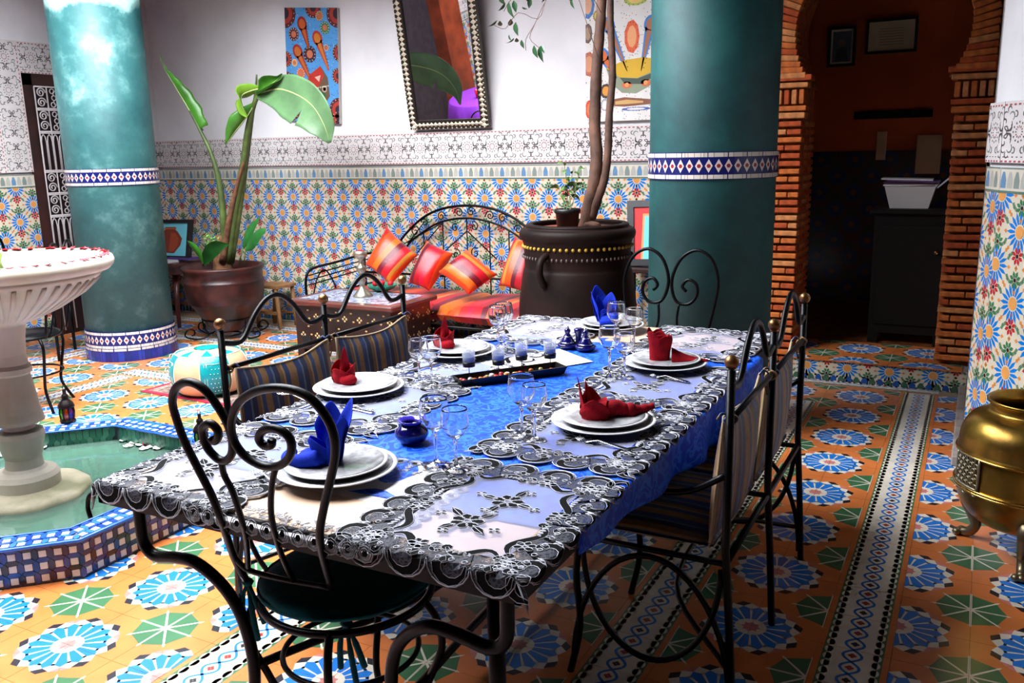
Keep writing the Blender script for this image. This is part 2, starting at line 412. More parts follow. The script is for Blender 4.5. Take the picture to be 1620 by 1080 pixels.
def tile_to(mb, t):
    P = QT if t[3] == 'q' else BT; r = t[2]
    c, s = (1, 0, -1, 0)[r], (0, 1, 0, -1)[r]
    def tr(x, y): x -= .1; y -= .1; return (t[0]+c*x-s*y, t[1]+s*x+c*y)
    if t[4] is None: mb.box(t[0]-.0993, t[0]+.0993, t[1]-.0993, t[1]+.0993, -.006, 0, ORANGE)
    for q, col, lay in P.p:
        q2 = [tr(*v) for v in q]
        if t[4]: q2 = clip(q2, *t[4])
        if q2: mb.add([(x, y, .00012*(lay+1)) for x, y in q2], [tuple(range(len(q2)))], False, col)
for k, (w, t) in enumerate(vis):
    if k < 300 and w < 1e8:
        o = bpy.data.objects.new('floor_tile', qt_mesh if t[3] == 'q' else bt_mesh)
        o.location = (t[0], t[1], 0); o.rotation_euler = (0, 0, t[2]*PI/2); link(o, floor)
    else: tile_to(rest, t)
struct('floor_tile_field', rest, tile_mat, floor, fix=False)['kind'] = 'stuff'

# ================================================================ walls
plaster = mat('white_plaster', (243, 241, 240), .9, noise=.05, nscale=2.5, bump=.12, bscale=30)
def wallbox(name, x0, x1, y0, y1, z0, z1, m=None, parent=None):
    mb = MB(); mb.box(x0, x1, y0, y1, z0, z1); return struct(name, mb, m or plaster, parent)
WH = 3.1
XLW, YBW = -6.8, 5.9
wall_back = MB(); wall_back.box(XLW-.2, -1.21, YBW, YBW+.2, -.1, WH)
wall_back = struct('wall_back', wall_back, plaster)
wall_left = struct('wall_left', MB().box(XLW-.2, XLW, -3.2, YBW, -.1, WH), plaster)
wall_front = struct('wall_front', MB().box(XLW, 1.3, -3.2, -3.0, -.1, WH), mat('low_bounce_brown_wall', (84, 44, 30), .7, noise=.2, nscale=2))  # unseen wall, its dark brown chosen to hold down bounced light
E1 = Vector((.08, 4.15, 0)); E2 = Vector((.95, 2.64, 0))   # the angled face of the right wall
wr = MB(); wr.box(.03, 1.35, 4.3, 5.95, -.1, WH)
wa = MB(); wa.prism([(.03, 4.3), (E1.x, E1.y), (E2.x, E2.y), (1.35, 2.64), (1.35, 4.3)], -.1, WH)
wall_angle = struct('wall_right_angled', wa, plaster)
wall_right = struct('wall_right', wr, plaster)
wallbox('wall_right_rear', 1.1, 1.35, -3.2, 2.64, -.1, WH, mat('low_bounce_brown_wall'))  # unseen stretch split off and darkened to weaken the bounce
# unseen gallery ceiling round the open patio, dark to cut bounced light; its beams' edge and the shaft above
ce = MB()
for a in ((XLW-.2, OX0, -3.2, 5.95), (OX1, 1.35, -3.2, 5.95), (OX0, OX1, OY1, 5.95), (OX0, OX1, -3.2, OY0)): ce.box(*a, ZC, ZC+.3)
ceiling = struct('ceiling', ce, mat('low_bounce_dark_ceiling', (44, 28, 20), .7, noise=.3, nscale=5))
sh = MB()
for a in ((OX0-.2, OX0, OY0-.2, OY1+.2), (OX1, OX1+.2, OY0-.2, OY1+.2), (OX0, OX1, OY1, OY1+.2), (OX0, OX1, OY0-.2, OY0)): sh.box(*a, ZC+.3, ZTOP)
struct('trim_1', sh, plaster, ceiling)

# ---- mosaic dado -------------------------------------------------
def zellige(P, W, H, u0, v0, pitch=.27, full=True, dark=False):
    """flowers every pitch in a chequer, a red and a green rosette between them up each column"""
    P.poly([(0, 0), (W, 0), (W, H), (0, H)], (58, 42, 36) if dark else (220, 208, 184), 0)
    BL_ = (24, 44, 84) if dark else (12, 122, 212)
    ni = int(W/(pitch/2))+3; nj = int(H/pitch)+3; s = pitch/.27
    for i in range(-1, ni):
        for j in range(-1, nj):
            u = (u0 % pitch)-pitch+i*pitch/2; v = (v0 % pitch)-pitch+j*pitch+(pitch/2 if i % 2 else 0)
            if u < -.1 or u > W+.1 or v < -.15 or v > H+.15: continue
            R_ = .080*s
            for k in range(16):
                a = 2*PI*k/16; w = PI/16*.72
                P.pol(u, v, [(.030*s, a-w), (R_*.72, a-w*.95), (R_, a), (R_*.72, a+w*.95), (.030*s, a+w)], BL_, 1)
                if full: P.pol(u, v, [(.088*s, a-.10), (.100*s, a), (.088*s, a+.10), (.078*s, a)], ((224, 140, 70), (104, 136, 104))[k % 2], 1)
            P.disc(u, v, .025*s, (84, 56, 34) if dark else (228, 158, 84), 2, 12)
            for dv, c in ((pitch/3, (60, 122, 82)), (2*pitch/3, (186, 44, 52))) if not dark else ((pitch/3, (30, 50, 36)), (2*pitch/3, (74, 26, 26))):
                vv = v+dv
                for k in range(8):
                    a = 2*PI*(k+.5)/8
                    P.pol(u, vv, [(.011*s, a-.34), (.026*s, a-.32), (.037*s, a), (.026*s, a+.32), (.011*s, a+.34)], c, 1)
                P.disc(u, vv, .0085*s, (38, 34, 44), 2, 6)
                if full:
                    for k in range(4):
                        a = PI/2*k
                        P.pol(u, vv, [(.046*s, a-.22), (.058*s, a), (.046*s, a+.22), (.038*s, a)], (232, 158, 92) if k % 2 else (88, 128, 96), 1)
def merlons(P, W, v0, h, step=.045, up=True, cols=((34, 84, 160), (64, 104, 80))):
    P.poly([(0, v0), (W, v0), (W, v0+h), (0, v0+h)], (222, 214, 196), 1)
    n = int(W/step)
    for k in range(n):
        u = step*k+step/2; c = cols[k % len(cols)]
        a, b = (v0+h*.12, v0+h*.88) if up else (v0+h*.88, v0+h*.12)
        P.poly([(u-.018, a), (u+.018, a), (u+.018, (a+b)/2), (u+.007, b), (u-.007, b), (u-.018, (a+b)/2)], c, 2)
def stucco(P, W, H, seed=1, vertical=False):
    P.poly([(0, 0), (W, 0), (W, H), (0, H)], (226, 220, 216), 0)
    L, Hh = (H, W) if vertical else (W, H)
    def M(x, y): return (y, x) if vertical else (x, y)
    dk = (98, 90, 90); rd = (176, 84, 84); gr = (120, 130, 122)
    for b0 in (.022, .94):
        y = Hh*b0
        n = int(L/.030)
        for k in range(n):
            x = .030*k; P.poly([M(x, y-.003), M(x+.016, y-.003), M(x+.018, y+.004), M(x+.002, y+.004)], rd, 1)
            P.poly([M(x+.014, y+.016), M(x+.026, y+.016), M(x+.026, y+.020), M(x+.014, y+.020)], dk, 1)
    n = max(1, int(L/.21)); st = L/n
    for k in range(n):
        cx_ = st*(k+.5); cy_ = Hh*.5
        for a in range(12):
            t = 2*PI*a/12
            for r0, r1, w, c in ((.034, .042, .09, dk), (.016, .025, .12, rd if a % 2 else dk)):
                q = [(cx_+r0*math.cos(t-w), cy_+r0*math.sin(t-w)), (cx_+r1*math.cos(t-w), cy_+r1*math.sin(t-w)), (cx_+r1*math.cos(t+w), cy_+r1*math.sin(t+w)), (cx_+r0*math.cos(t+w), cy_+r0*math.sin(t+w))]
                P.poly([M(*v) for v in q], c, 1)
        for sx_ in (-1, 1):
            for sy_ in (-1, 1):
                for (bx, by, r, a0, a1, w) in ((.075, .03, .026, 2.6, 6.0, .005), (.055, .062, .017, .4, 4.2, .0045), (.095, .064, .016, -1.5, 2.4, .004), (.088, .012, .012, 0, 4.5, .004), (.03, .07, .012, 1, 5, .004), (.062, .018, .013, 2, 6, .004), (.10, .042, .010, 0, 4, .004), (.072, .088, .012, -1, 3, .004)):
                    pts = [(cx_+sx_*(bx+r*math.cos(a0+(a1-a0)*t/6)), cy_+sy_*Hh/.24*(by+r*math.sin(a0+(a1-a0)*t/6))) for t in range(7)]
                    P.stroke([M(*v) for v in pts], [1.5*w*(.3+.7*math.sin(PI*(t+.5)/7)) for t in range(7)], dk if bx != .055 else gr, 1)
stucco_mat = paintmat('painted_carved_stucco', rough=.9, noise=.06, spec=.2, bump=.3)
ZD, ZS0, ZS1 = 1.30, 1.36, 1.60
def dado(parent, O, U, W, u0, v0=.10, z0=0.0, zd=ZD, band=True, full=True, pitch=.27, foot=True, stucco_on=True):
    """plinth of merlons, mosaic field, merlon frieze and carved band, on a face that starts at O and runs along U"""
    O = Vector(O); U = Vector(U).normalized(); V = Vector((0, 0, 1)); N = U.cross(V)
    P = Paint((0, W, 0, zd-.06)); zellige(P, W, zd-.06, u0, v0, pitch, full)
    if foot: merlons(P, W, 0, .075); P.poly([(0, .075), (W, .075), (W, .088), (0, .088)], (228, 140, 60), 3)
    mb = MB(); P.to(mb, O+V*z0+N*.012, U, V, .0006)
    mb.add([O+V*z0, O+U*W+V*z0, O+U*W+V*zd, O+V*zd]+[O+N*.0118+V*z0, O+U*W+N*.0118+V*z0, O+U*W+N*.0118+V*zd, O+N*.0118+V*zd], [(0, 1, 5, 4), (3, 2, 6, 7), (0, 3, 7, 4), (1, 2, 6, 5)], False, CREAM)
    struct('mosaic_dado', mb, zel_mat, parent, fix=False)['kind'] = 'stuff'
    P2 = Paint((0, W, 0, .16)); merlons(P2, W, .050, .085, .045, cols=((104, 146, 182), (186, 186, 176), (138, 152, 144), (186, 186, 176)))
    P2.poly([(0, .040), (W, .040), (W, .050), (0, .050)], (96, 124, 110), 2); P2.poly([(0, .135), (W, .135), (W, .142), (0, .142)], (130, 140, 130), 2)
    mb = MB(); P2.to(mb, O+V*(zd-.1)+N*.013, U, V, .0006); struct('merlon_frieze', mb, zel_mat, parent, fix=False)['kind'] = 'stuff'
    if stucco_on:
        P3 = Paint((0, W, 0, ZS1-ZS0)); stucco(P3, W, ZS1-ZS0)
        mb = MB(); P3.to(mb, O+V*ZS0+N*.022, U, V, .0008)
        mb.add([O+V*ZS0, O+U*W+V*ZS0, O+U*W+V*ZS1, O+V*ZS1]+[O+N*.0218+V*ZS0, O+U*W+N*.0218+V*ZS0, O+U*W+N*.0218+V*ZS1, O+N*.0218+V*ZS1], [(0, 1, 5, 4), (3, 2, 6, 7), (0, 3, 7, 4), (1, 2, 6, 5)], False, (226, 220, 216))
        struct('carved_stucco_band', mb, stucco_mat, parent, fix=False)['kind'] = 'stuff'
# first flower of the back wall from the photograph
q = at(743, 285, Y=YBW)
dado(wall_back, (XLW, YBW, 0), (1, 0, 0), -1.21-XLW, q.x-XLW, q.z)
DY0, DY1, DZ = 4.60, 5.42, 2.13                            # door in the left wall
dado(wall_left, (XLW, -1.0, 0), (0, 1, 0), DY0+1.0, .3, .16, full=True, stucco_on=False)
dado(wall_left, (XLW, DY1, 0), (0, 1, 0), YBW-DY1, .1, .16, full=True, stucco_on=False)
def band(parent, O, U, W, H, vertical=False):
    P = Paint((0, W, 0, H)); stucco(P, W, H, vertical=vertical); mb = MB(); O = Vector(O); U = Vector(U); V = Vector((0, 0, 1)); N = U.cross(V)
    P.to(mb, O+N*.022, U, V, .0008)
    mb.add([O, O+U*W, O+U*W+V*H, O+V*H]+[O+N*.0218, O+U*W+N*.0218, O+U*W+V*H+N*.0218, O+V*H+N*.0218], [(0, 1, 5, 4), (1, 2, 6, 5), (2, 3, 7, 6), (0, 3, 7, 4)], False, (226, 220, 216))
    struct('carved_stucco_band', mb, stucco_mat, parent, fix=False)['kind'] = 'stuff'
band(wall_left, (XLW, -1, ZS0), (0, 1, 0), 5.36, .24); band(wall_left, (XLW, DY0-.24, ZS0-.0), (0, 1, 0), .24, 2.37-ZS0, True)
band(wall_left, (XLW, DY0, DZ), (0, 1, 0), DY1-DY0+.24, .24); band(wall_left, (XLW, DY1, ZS0), (0, 1, 0), .24, DZ-ZS0, True)
band(wall_left, (XLW, DY1+.24, ZS0), (0, 1, 0), YBW-DY1-.24, .24)
# brown arch and dark alcove on the left wall, outside the frame but seen in the mirror
alc = MB(); alc.box(XLW, XLW+.22, .35, .85, 0, WH); alc.box(XLW, XLW+.22, 1.95, 2.25, 0, WH)
for k in range(12):
    a0, a1 = PI*k/12, PI*(k+1)/12
    p = [(XLW+.0, 1.40+.56*math.cos(a), 2.1+.56*math.sin(a)) for a in (a0, a1)]; q0 = [(XLW, y, WH) for _, y, _ in p]
    vs = [Vector(v) for v in (p[0], p[1], q0[1], q0[0])]; vs += [v+Vector((.22, 0, 0)) for v in vs]
    alc.add(vs, [(0, 1, 2, 3), (4, 5, 6, 7), (0, 1, 5, 4)])
struct('trim_3', alc, mat('red_brown_tadelakt', (142, 62, 36), .45, noise=.3, nscale=4), wall_left)
struct('alcove_panel', MB().box(XLW+.014, XLW+.03, .85, 1.95, .1, WH), mat('dark_alcove', (44, 34, 40), .7, noise=.4, nscale=12), wall_left)
# right wall: grazing face, then the angled face
dado(wall_right, (.03, 5.75, 0), (0, -1, 0), 1.45, .1, .1)
U_ = (E2-E1).normalized(); W_ = (E2-E1).length
q = at(1590, 307, Y=4.0)
ng = Vector((U_.y, -U_.x, 0))
# where the ray through that flower meets the angled face
d_ = ray(1590, 307); t_ = (E1-CAM).dot(ng)/d_.dot(ng); q = CAM+d_*t_
dado(wall_angle, E1, U_, W_, (q-E1).dot(U_), q.z, pitch=.285)
dado(wall_angle, (.03, 4.30, 0), (Vector((E1.x-.03, E1.y-4.30, 0))).normalized(), Vector((E1.x-.03, E1.y-4.30, 0)).length, .1, .1)
curb = mat('worn_marble', (176, 164, 156), .5, noise=.2, nscale=12)
struct('baseboard_right', MB().box(-.02, .04, 4.28, 5.62, 0, .05, ch=.006), curb)

# ---- left door ---------------------------------------------------
dwood = mat('dark_red_brown_wood', (62, 30, 26), .5, noise=.3, nscale=6)
d = MB(); d.box(XLW-.05, XLW+.012, DY0+.0, DY0+.09, 0, DZ); d.box(XLW-.05, XLW+.012, DY1-.09, DY1, 0, DZ); d.box(XLW-.05, XLW+.012, DY0, DY1, DZ-.09, DZ)
door = struct('door_1', d, dwood)
g = MB(); g.box(XLW-.03, XLW+.004, DY0+.08, DY1-.08, .0, DZ-.08); struct('door_leaf', g, mat('dark_door_panel', (34, 14, 18), .5), door)
gm = mat('white_painted_iron', (214, 206, 204), .45)
gr = MB(); xg = XLW+.03; y0, y1 = DY0+.09, DY1-.09; cw = (y1-y0)/6
def gtube(pts, r=.0055): gr.tube([(xg, a, b) for a, b in pts], r, 5)
for k in range(7): gtube([(y0+cw*k, 0.04), (y0+cw*k, DZ-.10)], .006)
zs = [DZ-.10]; z = DZ-.10; pat = ['s', 's', 'b', 's', 's', 'b', 's', 's', 'b']
for ch in pat:
    h = .17 if ch == 's' else .30
    if z-h < .03: break
    gtube([(y0, z), (y1, z)], .006); gtube([(y0, z-h), (y1, z-h)], .006)
    if ch == 's':
        for k in (0, 5):
            for zz in (z-h*.27, z-h*.73):
                sg = 1 if k == 0 else -1
                cc = y0+cw*(k+.5)
                gtube([(p.x, p.z) for p in spiral((cc, 0, zz), .040, .008, 0 if sg > 0 else PI, (3.4*PI if sg > 0 else PI-3.4*PI), 22)], .0055)
        zz = z-h/2
        for k in range(16):
            cc = y0+cw*(2 if k < 8 else 4)
            a = 2*PI*k/8; gtube([(cc+.048*math.cos(a)+.020*math.cos(t*PI/4), zz+.048*math.sin(a)+.020*math.sin(t*PI/4)) for t in range(9)], .0045)
        for k in range(8):
            cc = y0+cw*(2 if k < 4 else 4)
            a = PI/4+PI/2*k; gtube([(cc+.085*math.cos(a)+.02*math.cos(t*PI/4), zz+.075*math.sin(a)+.02*math.sin(t*PI/4)) for t in range(9)], .0045)
    else:
        for k in range(12):
            a = y0+cw*(k/2+.25)
            gtube([(a-cw*.2, z-h), (a-cw*.2, z-.07), (a-cw*.14, z-.03), (a, z-.01), (a+cw*.14, z-.03), (a+cw*.2, z-.07), (a+cw*.2, z-h)], .005)
    z -= h+.012
struct('iron_grille', gr, gm, door)

# ---- columns -----------------------------------------------------
def tadelakt(name, pale):
    ramp = ((30, 80, 82), (50, 102, 102), (82, 130, 128), (150, 176, 170)) if pale else ((10, 52, 56), (18, 76, 76), (30, 96, 92), (60, 124, 116))  # second ramp is darker: shade on the right-hand column put into its colour
    m = bpy.data.materials.new(name); m.use_nodes = True; nt = m.node_tree; b = nt.nodes['Principled BSDF']; L = nt.links.new
    t = nt.nodes.new('ShaderNodeTexCoord')
    n1 = nt.nodes.new('ShaderNodeTexNoise'); n1.inputs['Scale'].default_value = 2.6; n1.inputs['Detail'].default_value = 9; n1.inputs['Roughness'].default_value = .68; L(t.outputs['Object'], n1.inputs[0])
    r = nt.nodes.new('ShaderNodeValToRGB'); L(n1.outputs['Fac'], r.inputs[0]); e = r.color_ramp.elements
    e[0].position = .32; e[0].color = (*lin(ramp[0]), 1); e[1].position = .52; e[1].color = (*lin(ramp[1]), 1)
    for p, c in ((.60, ramp[2]), (.70, ramp[3])):
        x = e.new(p+(.0 if pale else .12)); x.color = (*lin(c), 1)
    # limescale-pale paint above a wavering line near the top of the column
    s = nt.nodes.new('ShaderNodeSeparateXYZ'); L(t.outputs['Object'], s.inputs[0])
    a = nt.nodes.new('ShaderNodeMath'); a.operation = 'MULTIPLY_ADD'; L(n1.outputs['Fac'], a.inputs[0]); a.inputs[1].default_value = .35; L(s.outputs['Z'], a.inputs[2])
    mr = nt.nodes.new('ShaderNodeMapRange'); mr.inputs['From Min'].default_value = 2.63 if pale else 9; mr.inputs['From Max'].default_value = 2.70 if pale else 10; L(a.outputs[0], mr.inputs['Value'])
    mx = nt.nodes.new('ShaderNodeMix'); mx.data_type = 'RGBA'; L(mr.outputs[0], mx.inputs['Factor']); L(r.outputs[0], mx.inputs['A']); mx.inputs['B'].default_value = (*lin((176, 222, 212)), 1)
    L(mx.outputs['Result'], b.inputs['Base Color']); b.inputs['Roughness'].default_value = .5 if pale else .6
    bp = nt.nodes.new('ShaderNodeBump'); bp.inputs['Strength'].default_value = .15; bp.inputs['Distance'].default_value = .01
    L(n1.outputs['Fac'], bp.inputs['Height']); L(bp.outputs[0], b.inputs['Normal']); return m
def column(cx, cy, m, label, bandz=(1.27, 1.38), foot=True):
    r = root('column', (cx, cy, 0), label, 'column', 'round teal columns of the patio')
    part('shaft', MB().lathe([(.31, 0), (.31, ZC)], (cx, cy, 0), 64), m, r)
    mb = MB()
    def wrap(P, z0, rad):
        n = 0
        for q, col, lay in P.p:
            mb.add([(cx+(rad+.0006*lay)*math.cos(u/rad), cy+(rad+.0006*lay)*math.sin(u/rad), z0+v) for u, v in q], [tuple(range(len(q)))], False, col)
    def collar(z0, z1, blocks=False):
        rad = .318; circ = 2*PI*rad; n = 44; st = circ/n; H = z1-z0; P = Paint()
        mb.lathe([(.30, z0-.004), (rad, z0-.004), (rad, z1+.004), (.30, z1+.004)], (cx, cy, 0), 64, col=(24, 30, 96), smooth=False)
        for k in range(n):
            u = st*k+st/2
            P.poly([(u-st/2+.001, 0), (u+st/2-.001, 0), (u+st/2-.001, H*.16), (u-st/2+.001, H*.16)], (226, 214, 200), 1)
            P.poly([(u-st/2+.001, H*.84), (u+st/2-.001, H*.84), (u+st/2-.001, H), (u-st/2+.001, H)], (226, 214, 200), 1)
            P.poly([(u, H*.24), (u+st*.40, H*.5), (u, H*.76), (u-st*.40, H*.5)], (228, 214, 204), 1)
            P.disc(u, H*.5, H*.085, (150, 44, 52), 2, 6)
        wrap(P, z0, rad)
    collar(*bandz)
    if foot:
        collar(.10, .215)
        rad = .325; n = 44; st = 2*PI*rad/n
        mb.lathe([(.30, 0), (rad, 0), (rad, .098), (.30, .098)], (cx, cy, 0), 64, col=(26, 34, 96), smooth=False); P = Paint()
        [P.poly([(st*k, .080), (st*(k+1), .080), (st*(k+1), .097), (st*k, .097)], (206, 196, 186), 1) for k in range(n)]
        for k in range(n): P.poly([(st*k+.0015, .004), (st*(k+1)-.0015, .004), (st*(k+1)-.0015, .075), (st*k+.0015, .075)], ((24, 40, 128), (30, 54, 150), (22, 34, 110))[k % 3], 1)
        wrap(P, 0, rad)
    part('mosaic_collar', mb, zel_mat, r, label='collar of white diamonds on navy mosaic', fix=False)
    return r
CL = (-5.64, 4.44); CRt = (-1.20, 4.44)
column(*CL, tadelakt('weathered_teal_tadelakt', True), 'weathered teal column with pale worn patches beside the iron-grilled door')
column(*CRt, tadelakt('shaded_teal_tadelakt', False), 'teal column behind the dining table, next to the brick arch', (1.30, 1.42))

# ---- brick arch --------------------------------------------------
YA = 5.75
AX0, AX1 = -1.21, .03
brickm = [mat('brick_%s' % n, c, .85, noise=.25, nscale=14, bump=.5, bscale=40) for n, c in (('orange', (236, 126, 56)), ('pale', (242, 156, 92)), ('red', (212, 92, 42)))]
mortar = mat('mortar', (206, 120, 66), .95, noise=.3, nscale=20, bump=.4)
acx, acz, AR = -.585, 2.10, .475                           # horseshoe centre and radius
imp = 1.80
back = MB()
outl = [(acx+AR*math.cos(a), acz+AR*math.sin(a)) for a in [(-.66+(PI+1.32)*k/40) for k in range(41)]]
# wall around the opening (as strips), with the piers below
for (xa, za), (xb, zb) in zip(outl[:-1], outl[1:]):
    ea = (AX1 if xa > acx else AX0); eb = (AX1 if xb > acx else AX0)
    def edge(x, z):
        if z > acz+.35: return (x, WH)
        return ((AX1 if x > acx else AX0), z)
    pa, pb = edge(xa, za), edge(xb, zb)
    vs = [(xa, YA+.03, za), (xb, YA+.03, zb), (pb[0], YA+.03, pb[1]), (pa[0], YA+.03, pa[1])]; vs += [(x, YA+.40, z) for x, _, z in vs]
    back.add(vs, [(0, 1, 2, 3), (4, 5, 6, 7), (0, 1, 5, 4)])
for X0, X1 in ((AX0, acx), (acx, AX1)):
    s = -1 if X0 == AX0 else 1; e = AX0 if s < 0 else AX1
    back.add([(e, YA+.03, acz+.30), (e, YA+.03, WH), (acx+s*.33, YA+.03, WH), (acx+s*AR*math.cos(math.asin(.35/AR)), YA+.03, acz+.35)], [(0, 1, 2, 3)])
back.box(AX0, -1.005, YA+.03, YA+.40, -.1, imp); back.box(-.165, AX1, YA+.03, YA+.40, -.1, imp)
back.box(AX0, -.985, YA+.03, YA+.40, imp-.01, acz-AR*math.sin(.66)+.02); back.box(-.185, AX1, YA+.03, YA+.40, imp-.01, acz-AR*math.sin(.66)+.02)
arch = struct('wall_arch', back, mortar)
bcache = {}
def brick(w, h, d, C_, rot=0, mi=None, jag=0):
    """one brick centred at C_, w along x, h up, d deep"""
    k = (round(w, 3), round(h, 3), round(d, 3)); mi = rnd.randrange(3) if mi is None else mi
    if (k, mi) not in bcache: bcache[k, mi] = MB().box(-w/2, w/2, -d/2, d/2, -h/2, h/2, ch=.004).mesh('brick', brickm[mi])
    o = bpy.data.objects.new('brick', bcache[k, mi]); o.location = Vector(C_)+Vector((0, -jag, 0)); o.rotation_euler = (0, rot+rnd.uniform(-.012, .012), 0); link(o, arch)
zc = .0
bh, gp = .031, .017
k = 0; z = .02
while z < imp-.24:
    for side in (0, 1):
        if side == 1 and z < .14: continue
        xa, xb = ((AX0, -1.0) if side == 0 else (-.17, AX1))
        W = xb-xa; cut = W*(.62 if k % 2 else .38)+rnd.uniform(-.02, .02)
        if k % 3 == 0: brick(round(W, 2), bh, .12, ((xa+xb)/2, YA+.045, z+bh/2), jag=rnd.uniform(0, .006))
        else:
            cut = round(cut, 2)
            brick(cut-.006, bh, .12, (xa+cut/2, YA+.045, z+bh/2), jag=rnd.uniform(0, .008)); brick(W-cut-.006, bh, .12, (xa+cut+(W-cut)/2, YA+.045, z+bh/2), jag=rnd.uniform(0, .008))
        # reveal bricks, seen along the opening's side
        for q_ in range(2): brick(.10, bh, .15, ((xb-.05 if side == 0 else xa+.05), YA+.20+.17*q_, z+bh/2))
    z += bh+gp; k += 1
# capital: two flat courses, a course of upright bricks, two flat courses
zc = z
for dz, h, ext, kind in ((0, .035, .015, 'f'), (.045, .03, .02, 'f'), (.085, .085, .012, 'u'), (.182, .03, .025, 'f'), (.222, .034, .045, 'f')):
    for side in (0, 1):
        xa, xb = ((AX0, -1.0+ext) if side == 0 else (-.17-ext, AX1))
        if kind == 'f': brick(round(xb-xa, 3), h, .13, ((xa+xb)/2, YA+.04, zc+dz+h/2))
        else:
            n = 5
            for i in range(n): brick(.030, h, .12, (xa+(xb-xa)*(i+.5)/n, YA+.04, zc+dz+h/2))
# voussoirs: each lies along its own radius out to the edge of the brickwork
n = 56
for i in range(n):
    a = -.58+(PI+1.16)*(i+.5)/n
    ca, sa = math.cos(a), math.sin(a)
    if acz+AR*sa > 3.0: continue
    lim = (AX1-acx if ca > 0 else acx-AX0)
    s_ = 1 if ca > 0 else -1; b = a if s_ > 0 else PI-a        # the low courses lie flat and tilt more and more towards the crown
    if b < .6:
        bb = .6*max(0, (b+.58)/1.18)**1.3; L = round((lim-.004-AR*math.cos(b))/math.cos(bb), 2)
        brick(L, .034, .13, (acx+s_*(AR*math.cos(b)+L/2*math.cos(bb)), YA+.045, acz+AR*math.sin(b)+L/2*math.sin(bb)), rot=-bb*s_, jag=rnd.uniform(0, .01))
        brick(.09, .034, .18, (acx+ca*(AR+.045), YA+.25, acz+sa*(AR+.045)), rot=-a); continue
    L = min(.42, (lim-.004)/max(abs(ca), .05)-AR) if abs(ca) > .3 else .35
    if acz+(AR+L)*sa > WH: L = (WH-acz)/sa-AR if sa > .2 else L
    if L < .05: continue
    L = round(L, 2)
    o_ = rnd.uniform(0, .01)
    brick(L, .034, .13, (acx+ca*(AR+L/2), YA+.045, acz+sa*(AR+L/2)), rot=-a, jag=o_)
    brick(.09, .034, .18, (acx+ca*(AR+.045), YA+.25, acz+sa*(AR+.045)), rot=-a)
# step up into the lobby
st = MB(); st.box(AX0+.2, AX1-.0, 5.62, YA+.42, -.1, .13); step = struct('trim_2', st, curb)
P = Paint((0, 1.04, 0, .13)); zellige(P, 1.04, .13, .13, .09, .24); merlons(P, 1.04, 0, .045)
mb = MB(); P.to(mb, (AX0+.2, 5.612, .0), (1, 0, 0), (0, 0, 1), .0006); mb.box(AX0+.2, AX1, 5.6125, 5.62, 0, .13, CREAM); struct('mosaic_riser', mb, zel_mat, step, fix=False)['kind'] = 'stuff'
mb = MB()
for i in range(-1, 6):
    for j in range(0, 3):
        X = -1.01+.2*i; Y = 5.60+.2*j
        if X < -1.02 or X > -.1: continue
        mb.box(X+.001, X+.199, max(Y, 5.60)+.001, Y+.199, .129, .136, ORANGE)
        for q, col, lay in QT.p: 
            r_ = {(0, 0): 0, (1, 0): 1, (1, 1): 2, (0, 1): 3}[(i % 2, j % 2)]; c, s = (1, 0, -1, 0)[r_], (0, 1, 0, -1)[r_]
            mb.add([(X+.1+c*(x-.1)-s*(y-.1), Y+.1+s*(x-.1)+c*(y-.1), .1362+.00012*lay) for x, y in q], [tuple(range(len(q)))], False, col)
struct('step_tiles', mb, tile_mat, step, fix=False)

# ---- lobby behind the arch ---------------------------------------
YL = 8.0
ochre = mat('ochre_tadelakt', (196, 84, 24), .7, noise=.2, nscale=1.5)
lf = MB(); lf.box(-2.4, 1.2, YA+.42, YL, -.1, .13); lob_floor = struct('floor_lobby', lf, mat('lobby_floor', (150, 84, 46), .4, noise=.4, nscale=14))
wl_ = MB(); wl_.box(-2.4, 1.2, YL, YL+.2, 0, WH); wlob = struct('wall_lobby_back', wl_, ochre)
struct('wall_lobby_left', MB().box(-2.6, -2.4, YBW+.2, YL+.2, 0, WH), ochre); struct('wall_lobby_right', MB().box(1.2, 1.4, YBW+.05, YL+.2, 0, WH), ochre)
struct('ceiling_lobby', MB().box(-2.6, 1.4, YBW, YL+.2, WH, WH+.2), mat('dark_wood_ceiling', (70, 44, 30), .7))
P = Paint((0, 3.6, 0, 1.25)); zellige(P, 3.6, 1.25, .1, .1, .27, False, True)  # darker palette of the same mosaic stands in for the lobby's shade
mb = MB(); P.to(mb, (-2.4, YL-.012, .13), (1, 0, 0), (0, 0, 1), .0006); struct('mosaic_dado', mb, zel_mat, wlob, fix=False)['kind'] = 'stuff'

# ================================================================ materials of the things
iron = mat('black_wrought_iron', (4, 4, 6), .33, spec=.18, bump=.08, bscale=50)
gold = mat('aged_brass_ball', (150, 108, 70), .35, metal=.9, noise=.2)
ZT = .71
# ---------------------------------------------------------------- dining table
c_nr, c_nl, c_fr, c_fl = at(825, 921, z=ZT), at(166, 752, z=ZT), at(1203, 527, z=ZT), at(800, 505, z=ZT)
tx0, tx1 = -1.785, -.665; ty0, ty1 = 1.262, 3.50
table = root('dining_table', ((tx0+tx1)/2, (ty0+ty1)/2, 0), 'long dining table with pale stone top and black scrolled iron base', 'table')
tm = MB(); tm.box(tx0+.012, tx1-.012, ty0+.012, ty1-.012, ZT-.03, ZT, ch=.003)
stone = mat('pale_peach_stone', (236, 200, 172), .4, noise=.12, nscale=5)
part('tabletop', tm, stone, table)
tm = MB(); tm.box(tx0, tx1, ty0, ty0+.012, ZT-.048, ZT-.002); tm.box(tx0, tx1, ty1-.012, ty1, ZT-.048, ZT-.002); tm.box(tx0, tx0+.012, ty0, ty1, ZT-.048, ZT-.002); tm.box(tx1-.012, tx1, ty0, ty1, ZT-.048, ZT-.002)
